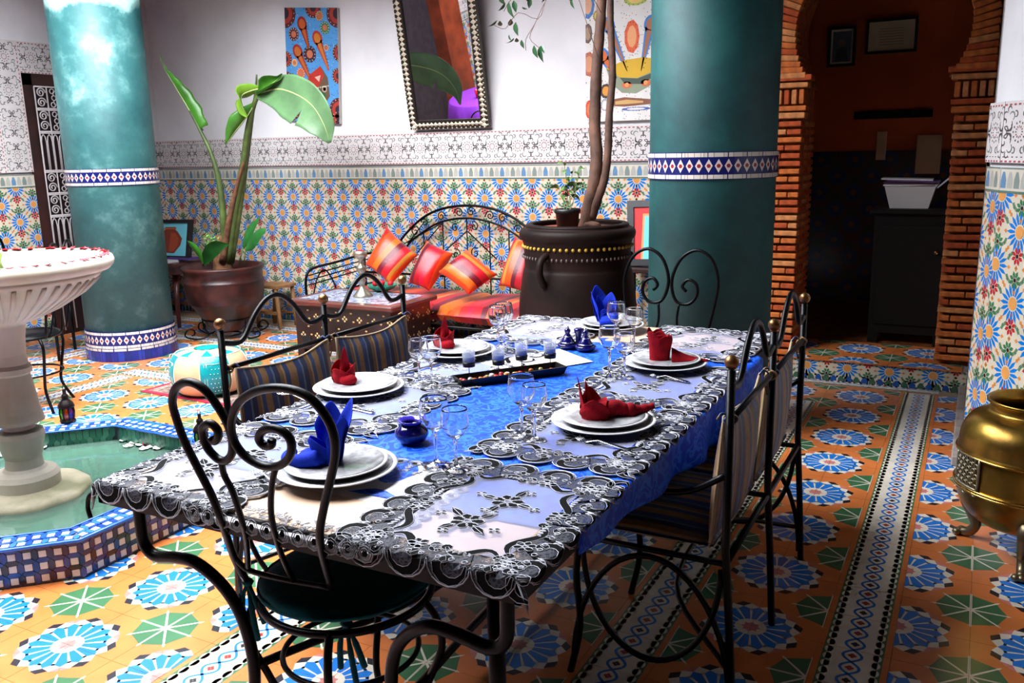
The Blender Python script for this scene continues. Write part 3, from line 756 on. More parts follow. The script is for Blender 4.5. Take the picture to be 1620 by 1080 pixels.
tm.box(tx0+.01, tx1-.01, ty0+.01, ty1-.01, ZT-.042, ZT-.031)
part('rim', tm, iron, table)
h = MB(); h.tube(smooth([(tx0+.03, ty0+.03, ZT-.02), (tx0-.02, ty0+.0, ZT-.03), (tx0-.035, ty0-.005, ZT-.06), (tx0-.03, ty0-.005, ZT-.09)], 4), .006, 6)
part('corner_hook', h, iron, table)
def tleg(sx, sy):
    """bent tube from the rim: down, in along a curve, then down to the floor; a straight post beside it"""
    X = (tx0 if sx < 0 else tx1); Y = (ty0 if sy < 0 else ty1); ix = -sx; iy = -sy
    def P(a, b, z): return (X+ix*a, Y+iy*b, z)
    mb = MB()
    mb.tube(smooth([P(.06, .06, ZT-.07), P(.06, .06, .60), P(.065, .06, .545), P(.10, .06, .52), P(.17, .06, .53), P(.24, .06, .53), P(.31, .07, .48), P(.35, .08, .40), P(.36, .09, .28), P(.33, .10, .16), P(.26, .10, .08), P(.18, .09, .04), P(.12, .08, .012)], 5), .0145, 10)
    return part('leg', mb, iron, table)
for sx in (-1, 1):
    for sy in (-1, 1): tleg(sx, sy)
for sy in (-1, 1):
    Y = ty0+.12 if sy < 0 else ty1-.12
    part('post', MB().tube([(tx1-.13, Y+.02, ZT-.04), (tx1-.13, Y+.02, .0)], .018, 10), iron, table)
mb = MB(); mb.tube(smooth([(tx0+.36, ty0+.09, .28), ((tx0+tx1)/2-.1, 2.0, .20), ((tx0+tx1)/2-.1, 2.8, .20), (tx0+.36, ty1-.09, .28)], 8), .011, 8); mb.tube(smooth([(tx1-.36, ty0+.09, .28), ((tx0+tx1)/2+.1, 2.0, .20), ((tx0+tx1)/2+.1, 2.8, .20), (tx1-.36, ty1-.09, .28)], 8), .011, 8)
part('stretcher', mb, iron, table)

# blue damask cloth across the middle of the table, falling over the right-hand edge
def damask():
    m = mat('blue_damask', (40, 92, 205), .5, spec=.25); nt = m.node_tree; b = nt.nodes['Principled BSDF']; L = nt.links.new
    t = nt.nodes.new('ShaderNodeTexCoord'); n = nt.nodes.new('ShaderNodeTexNoise'); n.inputs['Scale'].default_value = 14; n.inputs['Detail'].default_value = 1.5; n.inputs['Distortion'].default_value = 2.6; L(t.outputs['Object'], n.inputs[0])
    r = nt.nodes.new('ShaderNodeValToRGB'); L(n.outputs['Fac'], r.inputs[0]); e = r.color_ramp.elements
    e[0].position = .44; e[0].color = (*lin((12, 66, 200)), 1); e[1].position = .47; e[1].color = (*lin((46, 112, 232)), 1)
    x = e.new(.55); x.color = (*lin((46, 112, 232)), 1); x = e.new(.58); x.color = (*lin((12, 66, 200)), 1)
    L(r.outputs[0], b.inputs['Base Color']); return m
bx0, by0, by1 = tx0+.015, 1.47, 3.12
def clothf(u, v):
    y = by0+(by1-by0)*v; L_ = (tx1+.006-bx0)+.20; s = u*L_
    edge = tx1+.012-bx0
    wob = .0012*math.sin(31*s+9*y)+.001*math.sin(23*y-7*s)
    if s < edge: return (bx0+s, y, ZT+.0035+wob)
    d = (s-edge)/.194*(.045+.17*v)
    return (tx1+.012+.02*math.sin(y*17)*min(1, d*6)+min(d, .012), y, ZT+.0035-max(0, d-.004))
# front corner is cut back as in the photograph: the cloth lies slightly askew
def skew(p):
    return p
mb = MB(); mb.grid(lambda u, v: clothf(u, v), 80, 50)
cloth = thing('blue_tablecloth', mb, damask(), 'blue damask cloth lying under the lace and falling over the table edge', 'tablecloth')
md = cloth.modifiers.new('thickness', 'SOLIDIFY'); md.thickness = .0012

# ---------------------------------------------------------------- lace mats
lace_black = mat('black_satin_embroidery', (3, 3, 4), .8, spec=.12)
lace_silver = mat('silver_thread', (196, 196, 206), .6)
tulle = bpy.data.materials.new('fine_tulle'); tulle.use_nodes = True
nt = tulle.node_tree; b = nt.nodes['Principled BSDF']; b.inputs['Base Color'].default_value = (*lin((196, 198, 226)), 1); b.inputs['Roughness'].default_value = .8; b.inputs['Specular IOR Level'].default_value = .1; b.inputs['Alpha'].default_value = .38
mesh_m = bpy.data.materials.new('lace_netting'); mesh_m.use_nodes = True
nt = mesh_m.node_tree; b = nt.nodes['Principled BSDF']; b.inputs['Base Color'].default_value = (*lin((54, 56, 68)), 1); b.inputs['Roughness'].default_value = .7
t = nt.nodes.new('ShaderNodeTexCoord'); v_ = nt.nodes.new('ShaderNodeTexVoronoi'); v_.feature = 'DISTANCE_TO_EDGE'; v_.inputs['Scale'].default_value = 120; nt.links.new(t.outputs['Object'], v_.inputs['Vector'])
r = nt.nodes.new('ShaderNodeValToRGB'); r.color_ramp.elements[0].position = .10; r.color_ramp.elements[0].color = (.95, .95, .95, 1); r.color_ramp.elements[1].position = .2; r.color_ramp.elements[1].color = (.45, .45, .45, 1)
nt.links.new(v_.outputs['Distance'], r.inputs[0]); nt.links.new(r.outputs[0], b.inputs['Alpha'])
class Lace:
    def __init__(s): s.b = MB(); s.w = MB(); s.z = 0
    def blk(s, poly, z=.0014): s.b.add([(x, y, z) for x, y in poly], [tuple(range(len(poly)))])
    def cord(s, pts, r=.00075, closed=False, z=.0016): s.w.tube([(x, y, z) for x, y in pts], r, 3, closed, caps=False)
    def ribbon(s, pts, ws, cord=True):
        n = len(pts); nn = []
        for i in range(n):
            a = pts[max(0, i-1)]; b = pts[min(n-1, i+1)]; dx, dy = b[0]-a[0], b[1]-a[1]; L = math.hypot(dx, dy) or 1; nn.append((-dy/L, dx/L))
        l = [(p[0]+q[0]*w/2, p[1]+q[1]*w/2) for p, q, w in zip(pts, nn, ws)]; r_ = [(p[0]-q[0]*w/2, p[1]-q[1]*w/2) for p, q, w in zip(pts, nn, ws)]
        for i in range(n-1): s.blk([l[i], l[i+1], r_[i+1], r_[i]])
        if cord: s.cord(l+r_[::-1], closed=True)
    def comma(s, x, y, r, a0, turn, w, n=9):
        """C-scroll that ends in a round knob"""
        pts = []; 
        for i in range(n):
            t = i/(n-1); a = a0+turn*t; rr = r*(1-.55*t*t); pts.append((x+rr*math.cos(a), y+rr*math.sin(a)))
        s.ribbon(pts, [w*(.18+.95*math.sin(PI*(.04+.62*i/(n-1)))) for i in range(n)])
        e = pts[-1]; s.blk([(e[0]+w*.72*math.cos(k*PI/4), e[1]+w*.72*math.sin(k*PI/4)) for k in range(8)], .0017)
        s.cord([(e[0]+w*.76*math.cos(k*PI/4), e[1]+w*.76*math.sin(k*PI/4)) for k in range(8)], closed=True)
    def flower(s, x, y, r, n=6, a0=0):
        for k in range(n):
            a = a0+2*PI*k/n; c_ = (x+r*.62*math.cos(a), y+r*.62*math.sin(a))
            q = [(c_[0]+r*.42*math.cos(a)*math.cos(t*PI/3)-r*.32*math.sin(a)*math.sin(t*PI/3), c_[1]+r*.36*math.sin(a)*math.cos(t*PI/3)+r*.32*math.cos(a)*math.sin(t*PI/3)) for t in range(6)]
            s.blk(q); s.cord(q, .0009, True)
        s.cord([(x+r*.2*math.cos(t*PI/3), y+r*.2*math.sin(t*PI/3)) for t in range(6)], .0014, True)
    def leaf(s, x, y, L, w, a):
        q = []
        for t, h_ in ((0, 0), (.25, .8), (.55, 1), (.8, .5), (1, 0), (.8, -.5), (.55, -1), (.25, -.8)):
            px, py = L*t, w/2*h_; q.append((x+px*math.cos(a)-py*math.sin(a), y+px*math.sin(a)+py*math.cos(a)))
        s.blk(q); s.cord(q, .0008, True); s.cord([(x, y), (x+L*.9*math.cos(a), y+L*.9*math.sin(a))], .0009)
def lace_mat(W, H, name):
    """oblong lace mat, W by H: scalloped border of C-scrolls, net, inner frame of S-scrolls, bouquet on clear tulle"""
    L = Lace(); hw, hh = W/2, H/2; out = []
    def side(x0, y0, ux, uy, length, depth_y):
        nx, ny = uy, -ux                                    # outward
        n = max(3, round(length/.085)); st = length/n
        for k in range(n):
            cx = x0+ux*st*(k+.5); cy = y0+uy*st*(k+.5); a = math.atan2(uy, ux)
            sg = 1 if k < n/2 else -1
            # outer C-scroll hugging the edge
            if sg > 0: L.comma(cx, cy, .038, a-PI*1.0, PI*1.25, .0180)
            else: L.comma(cx, cy, .038, a+.0*PI, -PI*1.25, .0180)
            for t in range(9):
                aa = a-PI+PI*t/8; out.append((cx+(.0445)*math.cos(aa)*st/.089, cy+.0445*math.sin(aa)))
            if k % 2: L.flower(cx-nx*.044, cy-ny*.044, .023, 6, a)
            else:
                for q_ in range(5): L.leaf(cx-nx*(.036)+ux*(q_-2)*.013, cy-ny*.036+uy*(q_-2)*.013, .014, .006, a+PI/2+(q_-2)*.35)
            for q_ in range(3):
                ox, oy = cx+ux*st*(q_-1)*.3, cy+uy*st*(q_-1)*.3
                L.cord([(ox-nx*.012+.006*math.cos(t*PI/3), oy-ny*.012+.006*math.sin(t*PI/3)) for t in range(6)], .0012, True)
    m_ = .045
    side(-hw+m_, -hh+m_, 1, 0, W-2*m_, 0); out.append((hw-.004, -hh+.004))
    side(hw-m_, -hh+m_, 0, 1, H-2*m_, 0); out.append((hw-.004, hh-.004))
    side(hw-m_, hh-m_, -1, 0, W-2*m_, 0); out.append((-hw+.004, hh-.004))
    side(-hw+m_, hh-m_, 0, -1, H-2*m_, 0); out.append((-hw+.004, -hh+.004))
    for sx in (-1, 1):
        for sy in (-1, 1):
            L.comma(sx*(hw-.035), sy*(hh-.035), .028, PI/4 if sx*sy > 0 else -PI/4, sx*sy*4.0, .018); L.flower(sx*(hw-.078), sy*(hh-.078), .030, 5)
    L.cord(out, .0014, True)
    # inner frame of S-scrolls
    iw, ih = hw-.098, hh-.098
    def sscroll(x, y, a, Ln, flip):
        pts = []
        for t in range(13):
            u = t/12; yy = math.sin(u*2*PI)*.020*flip; pts.append((x+(u-.5)*Ln*math.cos(a)-yy*math.sin(a), y+(u-.5)*Ln*math.sin(a)+yy*math.cos(a)))
        L.ribbon(pts, [.006+.012*math.sin(PI*i/12) for i in range(13)])
        for e in (pts[0], pts[-1]):
            L.blk([(e[0]+.011*math.cos(k*PI/4), e[1]+.011*math.sin(k*PI/4)) for k in range(8)], .0017); L.cord([(e[0]+.0115*math.cos(k*PI/4), e[1]+.0115*math.sin(k*PI/4)) for k in range(8)], closed=True)
    for s in (-1, 1):
        for t in (-1, 1):
            sscroll(t*iw*.5, s*ih, 0, iw*.82, s*t); sscroll(s*iw, t*ih*.5, PI/2, ih*.82, -s*t)
        L.comma(0, s*(ih+.012), .016, -s*PI/2, 3.6, .009); L.comma(s*(iw+.012), 0, .016, 0 if s > 0 else PI, 3.6, .009)
    # net between the frames
    net = MB(); n = len(out)
    inn = []
    for x, y in out:
        k = max(abs(x)/(iw+.005), abs(y)/(ih+.005)); inn.append((x/k, y/k))
    for i in range(n):
        j = (i+1) % n; vs = []
        for k in range(7):
            t = k/6
            for m_ in (i, j): vs.append((out[m_][0]*(1-t)+inn[m_][0]*t, out[m_][1]*(1-t)+inn[m_][1]*t, .0007))
        net.add(vs, [(2*k, 2*k+1, 2*k+3, 2*k+2) for k in range(6)])
    for i in range(int((W+H)/.04)):                        # little loops sown over the net
        sd = rnd.randrange(4); u = rnd.uniform(-1, 1); q_ = rnd.uniform(.050, .070)
        x, y = ((u*(hw-.05), (hh-q_)*(1 if sd else -1)) if sd < 2 else ((hw-q_)*(1 if sd == 2 else -1), u*(hh-.05)))
        a = rnd.uniform(0, PI); L.cord([(x+.007*math.cos(t*PI/3)*math.cos(a)-.004*math.sin(t*PI/3)*math.sin(a), y+.008*math.cos(t*PI/3)*math.sin(a)+.004*math.sin(t*PI/3)*math.cos(a)) for t in range(6)], .0008, True)
    # two bouquets
    for s in (-1, 1):
        bx, by = s*iw*.10, s*ih*.34
        L.flower(bx, by, .036, 7, .3)
        for a, ln in ((.4, .05), (2.0, .045), (3.5, .055), (5.1, .04)): L.leaf(bx+.026*math.cos(a+s), by+.026*math.sin(a+s), ln, .020, a+s)
        for a in (1.2, 2.9, 4.4, 6.0): L.flower(bx+.075*math.cos(a), by+.062*math.sin(a), .014, 4, a)
    r_ = root(name, (0, 0, 0), '', 'placemat', 'black lace placemats round the table')
    tu = MB(); tu.add([(-iw, -ih, .0005), (iw, -ih, .0005), (iw, ih, .0005), (-iw, ih, .0005)], [(0, 1, 2, 3)])
    part('tulle', tu, tulle, r_, fix=False); part('netting', net, mesh_m, r_, fix=False)
    part('embroidery', L.b, lace_black, r_, fix=False); part('silver_cord', L.w, lace_silver, r_, fix=False)
    return r_
MW, MH = .47, .56
lm = lace_mat(MW, MH, 'lace_placemat')
mats_ = [((tx1-MW/2+.042, ty0+MH/2-.050), 0, 'black lace placemat at the front right corner, nothing on it'),
         ((tx1-MW/2+.038, ty0+.530+.27), 0, 'black lace placemat under the nearer red-napkin plate on the right side'),
         ((tx1-MW/2+.034, ty0+1.08+.27), 0, 'black lace placemat under the farther red-napkin plate on the right side'),
         ((tx1-MW/2, ty1-.27), 0, 'black lace placemat at the far right corner of the table'),
         ((tx0+MW/2-.040, ty0+MH/2-.050), 0, 'black lace placemat at the front left corner of the table'),
         ((tx0+MW/2-.036, ty0+.53+.27), 0, 'black lace placemat under the nearest red-napkin plate on the left side'),
         ((tx0+MW/2-.036, ty0+1.07+.27), 0, 'black lace placemat under the farther red-napkin plate on the left side'),
         ((tx0+MW/2-.005, ty1-.27), 0, 'black lace placemat at the far left corner of the table')]
placed = []
for i, ((x, y), rz, lab) in enumerate(mats_):
    o = lm if i == 0 else copy_tree(lm)
    o.location = (x, y, ZT+.0065+(.0022 if i % 2 else 0)); o['label'] = lab; placed.append(o)
def droop(o):
    """let the cloth fold down over the table's edges"""
    for c in o.children:
        me = c.data.copy(); c.data = me; L_ = o.location
        for v in me.vertices:
            x, y, z = v.co.x+L_.x, v.co.y+L_.y, v.co.z+L_.z; h_ = v.co.z; dz = 0
            for (d, ax, lim, sg) in ((x-(tx1+.016), 0, tx1+.016, 1), ((tx0-.002)-x, 0, tx0-.002, -1), ((ty0-.002)-y, 1, ty0-.002, -1), (y-(ty1+.002), 1, ty1+.002, 1)):
                if d > 0:
                    nv = lim+sg*(min(d, .004)*.7+h_+.14*max(0, d-.004)); dz += max(0, d-.002)
                    if ax == 0: x = nv
                    else: y = nv
            v.co = (x-L_.x, y-L_.y, v.co.z-dz)
for o in placed: droop(o)
# lower-relief white and grey mat under the front plate
def fine_mat():
    cx, cy = (tx0+tx1)/2+.0, ty0+.195; w, h_ = .50, .43
    r_ = root('lace_placemat', (cx, cy, ZT), 'pale lace placemat with fine grey edging under the blue-napkin plate at the near end', 'placemat')
    L = Lace(); out = []
    for x0, y0, ux, uy, ln in ((-w/2, -h_/2, 1, 0, w), (w/2, -h_/2, 0, 1, h_), (w/2, h_/2, -1, 0, w), (-w/2, h_/2, 0, -1, h_)):
        n = round(ln/.040); st = ln/n; a = math.atan2(uy, ux)
        for k in range(n):
            px, py = x0+ux*st*(k+.5), y0+uy*st*(k+.5)
            nx, ny = uy, -ux
            for t in range(5): out.append((px+.021*math.cos(a-PI+PI*t/4), py+.018*math.sin(a-PI+PI*t/4)))
            for j, rr in ((0, .0165), (1, .011)): L.cord([(px+rr*math.cos(t*PI/4), py+rr*math.sin(t*PI/4)) for t in range(8)], .0012, True)
            L.blk([(px+.0075*math.cos(t*PI/3), py+.0075*math.sin(t*PI/3)) for t in range(6)])
            for q_ in range(6):
                aa = rnd.uniform(0, 2*PI); dd = rnd.uniform(.022, .06)
                gx, gy = px-nx*dd+ux*rnd.uniform(-.02, .02), py-ny*dd+uy*rnd.uniform(-.02, .02)
                L.cord([(gx+.006*math.cos(t*PI/2.5+aa), gy+.006*math.sin(t*PI/2.5)) for t in range(5)], .0011, True)
                L.leaf(gx, gy, .012, .005, aa)
    L.cord(out, .0015, True)
    def sh(mb, dx): mb.v = [(x+cx, y+cy, z+ZT+.004+dx) for x, y, z in mb.v]; return mb
    base = MB(); base.add([(x, y, .0004) for x, y in out], [tuple(range(len(out)))])
    part('tulle', sh(base, 0), mat('white_organza', (226, 224, 228), .6), r_, fix=False)
    part('embroidery', sh(L.b, 0), lace_black, r_, fix=False); part('silver_cord', sh(L.w, 0), mat('pale_grey_thread', (150, 150, 156), .6), r_, fix=False); droop(r_)
fine_mat()

# ---------------------------------------------------------------- plates, napkins, glasses, cutlery
porc = mat('white_porcelain', (236, 235, 236), .12, spec=.6, coat=.3)
porc_g = mat('grey_printed_rim', (196, 196, 200), .15, spec=.6, noise=.25, nscale=40, coat=.3)
PZ = ZT+.011
plate_me = {}
def plate(cx, cy, R, z, label, grp):
    r_ = root('plate', (cx, cy, z), label, 'plate', grp)
    if R not in plate_me:
        k = R/.14
        a = MB().lathe([(0, .003), (.075*k, .003), (.085*k, .007), (.132*k, .018), (.14*k, .0195), (.1405*k, .0215), (.132*k, .021), (.086*k, .0105), (.074*k, .007), (0, .007)], n=56)
        b_ = MB().lathe([(.100*k, .0145), (.130*k, .0212), (.1300*k, .0214), (.100*k, .0147)], n=56)
        plate_me[R] = (a.mesh('well', porc), b_.mesh('rim_print', porc_g))
        recalc(plate_me[R][0])
    for nm, me in zip(('well', 'rim_print'), plate_me[R]): link(bpy.data.objects.new(nm, me), r_)
    return r_
napm = {'red': mat('crimson_napkin', (158, 6, 26), .85, spec=.2, noise=.2, nscale=30, bump=.2, bscale=200), 'blue': mat('royal_blue_napkin', (12, 48, 190), .8, spec=.2, noise=.2, nscale=30, bump=.2, bscale=200)}
def petal(mb, c, az, R, Hh, wid, lean, tip=1.0, curl=.0, seed=0):
    """upright fold of cloth: part of a cup wall that rises to a point"""
    rr = random.Random(seed)
    ph = rr.uniform(0, 6)
    def f(u, v):
        a = az+(u-.5)*wid; w = abs(u-.5)*2
        top = Hh*(1-tip*.72*w**1.25); z = v*top
        r_ = R*(1-.12*math.cos((u-.5)*PI))+lean*z+curl*(v**2)*.02*(1 if u > .5 else -1)+.0022*math.sin(9*v+ph+5*u)
        return (c[0]+r_*math.cos(a), c[1]+r_*math.sin(a), c[2]+z)
    mb.grid(f, 13, 9)
def napkin(kind, c, az, label, style=0):
    """folded cloth standing on a plate; az points from the cup to the trailing tail"""
    mb = MB(); c = Vector(c); T_ = (math.cos(az), math.sin(az))
    if style == 0:       # pointed cup with a long rolled tail
        cc = (c.x-T_[0]*.035, c.y-T_[1]*.035, c.z)
        petal(mb, cc, az+PI*.95, .034, .125, 1.7, .16, 1.0, seed=1); petal(mb, cc, az+PI*.55, .036, .085, 2.2, .18, .9, seed=2); petal(mb, cc, az-PI*.6, .038, .070, 2.4, .25, .8, seed=3)
        petal(mb, cc, az+.2, .032, .060, 2.6, .1, .6, seed=4); petal(mb, (cc[0], cc[1], cc[2]), az+PI*.8, .022, .11, 2.0, .08, .9, seed=5)
        pts = smooth([(cc[0], cc[1], c.z+.02), (c.x+T_[0]*.02, c.y+T_[1]*.02, c.z+.030), (c.x+T_[0]*.055, c.y+T_[1]*.055, c.z+.02), (c.x+T_[0]*.10, c.y+T_[1]*.10, c.z+.022), (c.x+T_[0]*.13, c.y+T_[1]*.13, c.z+.03)], 5)
        n = len(pts); mb.tube(pts, [.028*(1-.72*i/(n-1))+.002*math.sin(i*1.7) for i in range(n)], 9)
        N_ = Vector((-T_[1], T_[0], 0)); mb.ball(c+Vector((T_[0]*.03, T_[1]*.03, .026))+N_*.018, .026, 12, (1.1, .9, .8)); mb.ball(c+Vector((T_[0]*.062, T_[1]*.062, .020)), .022, 12)
    elif style == 1:     # crown: closed roll with several small points, tail lying flat
        cc = (c.x-T_[0]*.03, c.y-T_[1]*.03, c.z)
        def f(u, v):
            a = 2*PI*u+az; H_ = .082+.020*abs(math.sin(a*2.5))**.7+.014*math.cos(a-az-PI); r_ = .033+.010*v*v+.003*math.sin(3*a+2)
            return (cc[0]+r_*math.cos(a), cc[1]+r_*math.sin(a), cc[2]+v*H_)
        mb.grid(f, 44, 8, closeu=True)
        def g(u, v):
            a = 2*PI*u+az; H_ = .070+.018*abs(math.sin(a*2+1))**.7; r_ = .024+.010*v
            return (cc[0]+r_*math.cos(a), cc[1]+r_*math.sin(a), cc[2]+v*H_+.01)
        mb.grid(g, 30, 6, closeu=True)
        def s_(u, v):
            x = .01+.125*u; w = .048*(1-u)**.8+.002; y = (v-.5)*2*w; z = .048*(1-u)**1.5*(1-abs(v-.5)*2)**.8+.006+.003*math.sin(8*v+3*u)
            return (c.x+T_[0]*x-T_[1]*y, c.y+T_[1]*x+T_[0]*y, c.z+z)
        mb.grid(s_, 12, 13)
    elif style == 2:     # loose cup with a tall twisted point (left-hand places)
        petal(mb, c, az, .036, .075, 2.6, .15, .55, seed=6); petal(mb, c, az+2.1, .036, .060, 2.6, .12, .5, seed=7); petal(mb, c, az+4.2, .034, .070, 2.6, .1, .5, seed=8)
        petal(mb, (c.x, c.y, c.z), az+3.0, .020, .128, 1.9, .02, .75, seed=9); petal(mb, (c.x-.004, c.y, c.z), az+3.8, .014, .110, 2.2, .0, .7, seed=10)
        mb.ball(c+Vector((-T_[0]*.03, -T_[1]*.03, .020)), .026, 12, (1.3, 1, .8)); mb.ball(c+Vector((0, 0, .018)), .032, 12, (1, 1, .6))
    else:                # blue: tall fan of rounded leaves with a rolled lip in front
        for k, (a, H_, w) in enumerate(((PI, .155, 1.5), (PI-1.0, .125, 1.5), (PI+1.0, .14, 1.6), (PI+.2, .115, 1.2), (.3, .075, 2.4), (-.7, .07, 2.2))):
            petal(mb, (c.x, c.y, c.z), az+a, .036-.004*(k % 3), H_, w, .28 if k < 3 else .15, .55, seed=20+k)
        pts = smooth([(c.x-T_[1]*.03+T_[0]*.02, c.y+T_[0]*.03+T_[1]*.02, c.z+.03), (c.x+T_[0]*.065, c.y+T_[1]*.065, c.z+.018), (c.x+T_[0]*.085+T_[1]*.03, c.y+T_[1]*.085-T_[0]*.03, c.z+.02), (c.x+T_[0]*.06+T_[1]*.07, c.y+T_[1]*.06-T_[0]*.07, c.z+.022)], 5)
        n = len(pts); mb.tube(pts, [.022*(1-.4*i/(n-1)) for i in range(n)], 9); mb.ball(c+Vector((T_[0]*.03, T_[1]*.03, .022)), .034, 12, (1.2, 1.2, .7))
    o = thing('napkin', mb, napm[kind], label, 'napkin', 'folded cloth napkins on the plates')
    md = o.modifiers.new('thickness', 'SOLIDIFY'); md.thickness = .0018; md = o.modifiers.new('smooth', 'SUBSURF'); md.levels = 1; md.render_levels = 1
glass_m = bpy.data.materials.new('clear_glass'); glass_m.use_nodes = True
nt = glass_m.node_tree; b = nt.nodes['Principled BSDF']; b.inputs['Base Color'].default_value = (.97, .98, .98, 1); b.inputs['Roughness'].default_value = .0; b.inputs['Transmission Weight'].default_value = 1; b.inputs['IOR'].default_value = 1.46
gcache = {}
def wineglass(x, y, H, R, label):
    r_ = root('wine_glass', (x, y, ZT+.0105), label, 'wine glass', 'stemmed wine glasses')
    k = (H, R)
    if k not in gcache:
        hb = H*.50; bowl = [(.004, H-hb), (R*.55, H-hb+.010), (R*.90, H-hb+.028), (R, H-hb*.52), (R*.97, H-hb*.25), (R*.88, H)]
        inner = [(R*.88-.0012, H), (R*.97-.0014, H-hb*.25), (R-.0015, H-hb*.52), (R*.90-.0018, H-hb+.029), (R*.52, H-hb+.0125), (0, H-hb+.0085)]
        bo = MB().lathe([(p.x, p.z) for p in smooth([(a, 0, c) for a, c in [(.0, H-hb-.002)]+bowl], 4)]+[(p.x, p.z) for p in smooth([(a, 0, c) for a, c in inner], 4)], n=32)
        st_ = MB().lathe([(0, .0), (R*.92, .0), (R*.93, .0012), (R*.5, .0035), (.0065, .0075), (.0042, .014), (.0036, H*.3), (.0048, H-hb-.006), (.0075, H-hb-.001), (0, H-hb-.0005)], n=28)
        gcache[k] = (bo.mesh('bowl', glass_m), st_.mesh('stem', glass_m))
        for me in gcache[k]: recalc(me)
    for nm, me in zip(('bowl', 'stem'), gcache[k]): link(bpy.data.objects.new(nm, me), r_)
steel = mat('polished_steel', (205, 205, 210), .18, metal=1)
def cutlery(kind, p0, p1, label):
    """from the handle's end p0 to the tip p1"""
    a = Vector((p0[0], p0[1], 0)); b_ = Vector((p1[0], p1[1], 0)); d = (b_-a); L = d.length; d.normalize(); n = Vector((-d.y, d.x, 0)); z0 = ZT+.0112
    mb = MB()
    def strip(sec):
        vs = []; 
        for t, w, z in sec:
            p = a+d*(L*t)
            for q_, zz in ((-1, 0), (1, 0), (1, .0018), (-1, .0018)): vs.append(p+n*(w*q_)+Vector((0, 0, z0+z+zz)))
        m_ = len(sec); fs = [(4*i+k, 4*i+(k+1) % 4, 4*i+4+(k+1) % 4, 4*i+4+k) for i in range(m_-1) for k in range(4)]+[(0, 1, 2, 3), (4*m_-4, 4*m_-3, 4*m_-2, 4*m_-1)]
        mb.add(vs, fs, True)
    if kind == 'knife': strip([(0, .006, .001), (.08, .0085, .001), (.45, .006, .001), (.52, .0065, .001), (.6, .0095, .001), (.9, .010, .001), (1, .003, .001)])
    else:
        strip([(0, .007, 0), (.06, .009, 0), (.3, .006, .004), (.6, .0035, .010), (.72, .009, .006), (.78, .0125, .003), (.82, .0125, .0025)])
        for k in range(4):
            p = a+d*(L*.81)+n*(-.0105+.007*k); q_ = a+d*L+n*(-.0105+.007*k); mb.tube([p+Vector((0, 0, z0+.0035)), (p+q_)/2+Vector((0, 0, z0+.0035)), q_+Vector((0, 0, z0+.009))], .0012, 5)
    thing(kind, mb, steel, label, kind, 'steel cutlery beside the plates')

def P2(px, py, z=PZ): v = at(px, py, z=z); return (v.x, v.y)
places = [((533, 742), 'front', 'blue', 3), ((568, 614), 'left', 'red', 2), ((724, 556), 'left', 'red', 2), ((955, 667), 'right', 'red', 0), ((1052, 575), 'right', 'red', 1), ((965, 517), 'far', 'blue', 3)]
pos_name = ['at the near end of the table', 'nearest on the left side of the table', 'farther along the left side, behind the candle glasses', 'nearest on the right side of the table', 'farther along the right side by the bench', 'at the far end of the table']
az_ = [-2.2, 2.6, 2.4, .62, .30, -.6]
for (p, sd, colr, st_), wn_, az in zip(places, pos_name, az_):
    x, y = P2(*p, z=PZ+.01)
    if sd == 'far': x, y = P2(965, 519, z=PZ)
    plate(x, y, .142, PZ-.0, 'large white under-plate %s' % wn_, 'large under plates')
    plate(x, y, .120, PZ+.011, 'small white plate on the large one %s' % wn_, 'smaller upper plates')
    off = {'front': (-.03, -.0), 'left': (-.055, .0), 'right': (.01, .005), 'far': (-.02, 0)}[sd]
    napkin(colr, (x+off[0], y+off[1], PZ+.0185), az, '%s cloth napkin folded on the plate %s' % ({'red': 'crimson', 'blue': 'royal blue'}[colr], wn_), st_)
gl = [((690, 734), .165, .036, 'taller wine glass beside the round blue bowl, left one of the near pair'), ((722, 742), .150, .0335, 'shorter wine glass right of the round blue bowl, nearest glass of all'),
      ((826, 690), .165, .036, 'tall wine glass in front of the black candle tray, left of its pair'), ((846, 696), .150, .0335, 'wine glass in front of the candle tray, right one of the pair'),
      ((664, 607), .150, .0335, 'wine glass left of the candles, left one of the pair'), ((683, 612), .165, .036, 'wine glass left of the candles, right one of the pair'),
      ((789, 552), .165, .036, 'wine glass behind the candle glasses at the far left side, left of its pair'), ((798, 546), .165, .036, 'wine glass behind the candle glasses at the far left side, right of its pair'),
      ((964, 592), .165, .036, 'wine glass by the right-hand far plate, left one of the pair'), ((988, 597), .150, .0335, 'wine glass by the right-hand far plate, right one of the pair'),
      ((975, 545), .165, .036, 'wine glass before the far plate with blue napkin, left one of the pair'), ((1003, 549), .150, .0335, 'wine glass before the far plate with blue napkin, right one of the pair')]
for p, H, R, lab in gl:
    x, y = P2(*p, z=ZT+.01); wineglass(x, y, H, R, lab)
for k, a, b_, lab in [('fork', (1000, 714), (914, 697), 'fork lying in front of the nearest right-hand plate'), ('fork', (1090, 605), (1030, 596), 'fork lying in front of the farther right-hand plate'),
                      ('knife', (1046, 662), (1018, 655), 'knife whose tip shows behind the nearest right-hand plate'), ('knife', (1128, 570), (1080, 560), 'knife whose tip shows behind the farther right-hand plate'),
                      ('knife', (592, 655), (538, 643), 'knife in front of the nearest left-hand plate'), ('fork', (500, 640), (438, 622), 'fork with upturned tines at the left edge of the table'),
                      ('knife', (640, 590), (700, 575), 'knife lying before the farther left-hand plate'), ('fork', (440, 768), (404, 748), 'fork left of the blue-napkin plate at the near end')]:
    cutlery(k, P2(*a, z=ZT+.01), P2(*b_, z=ZT+.01), lab)

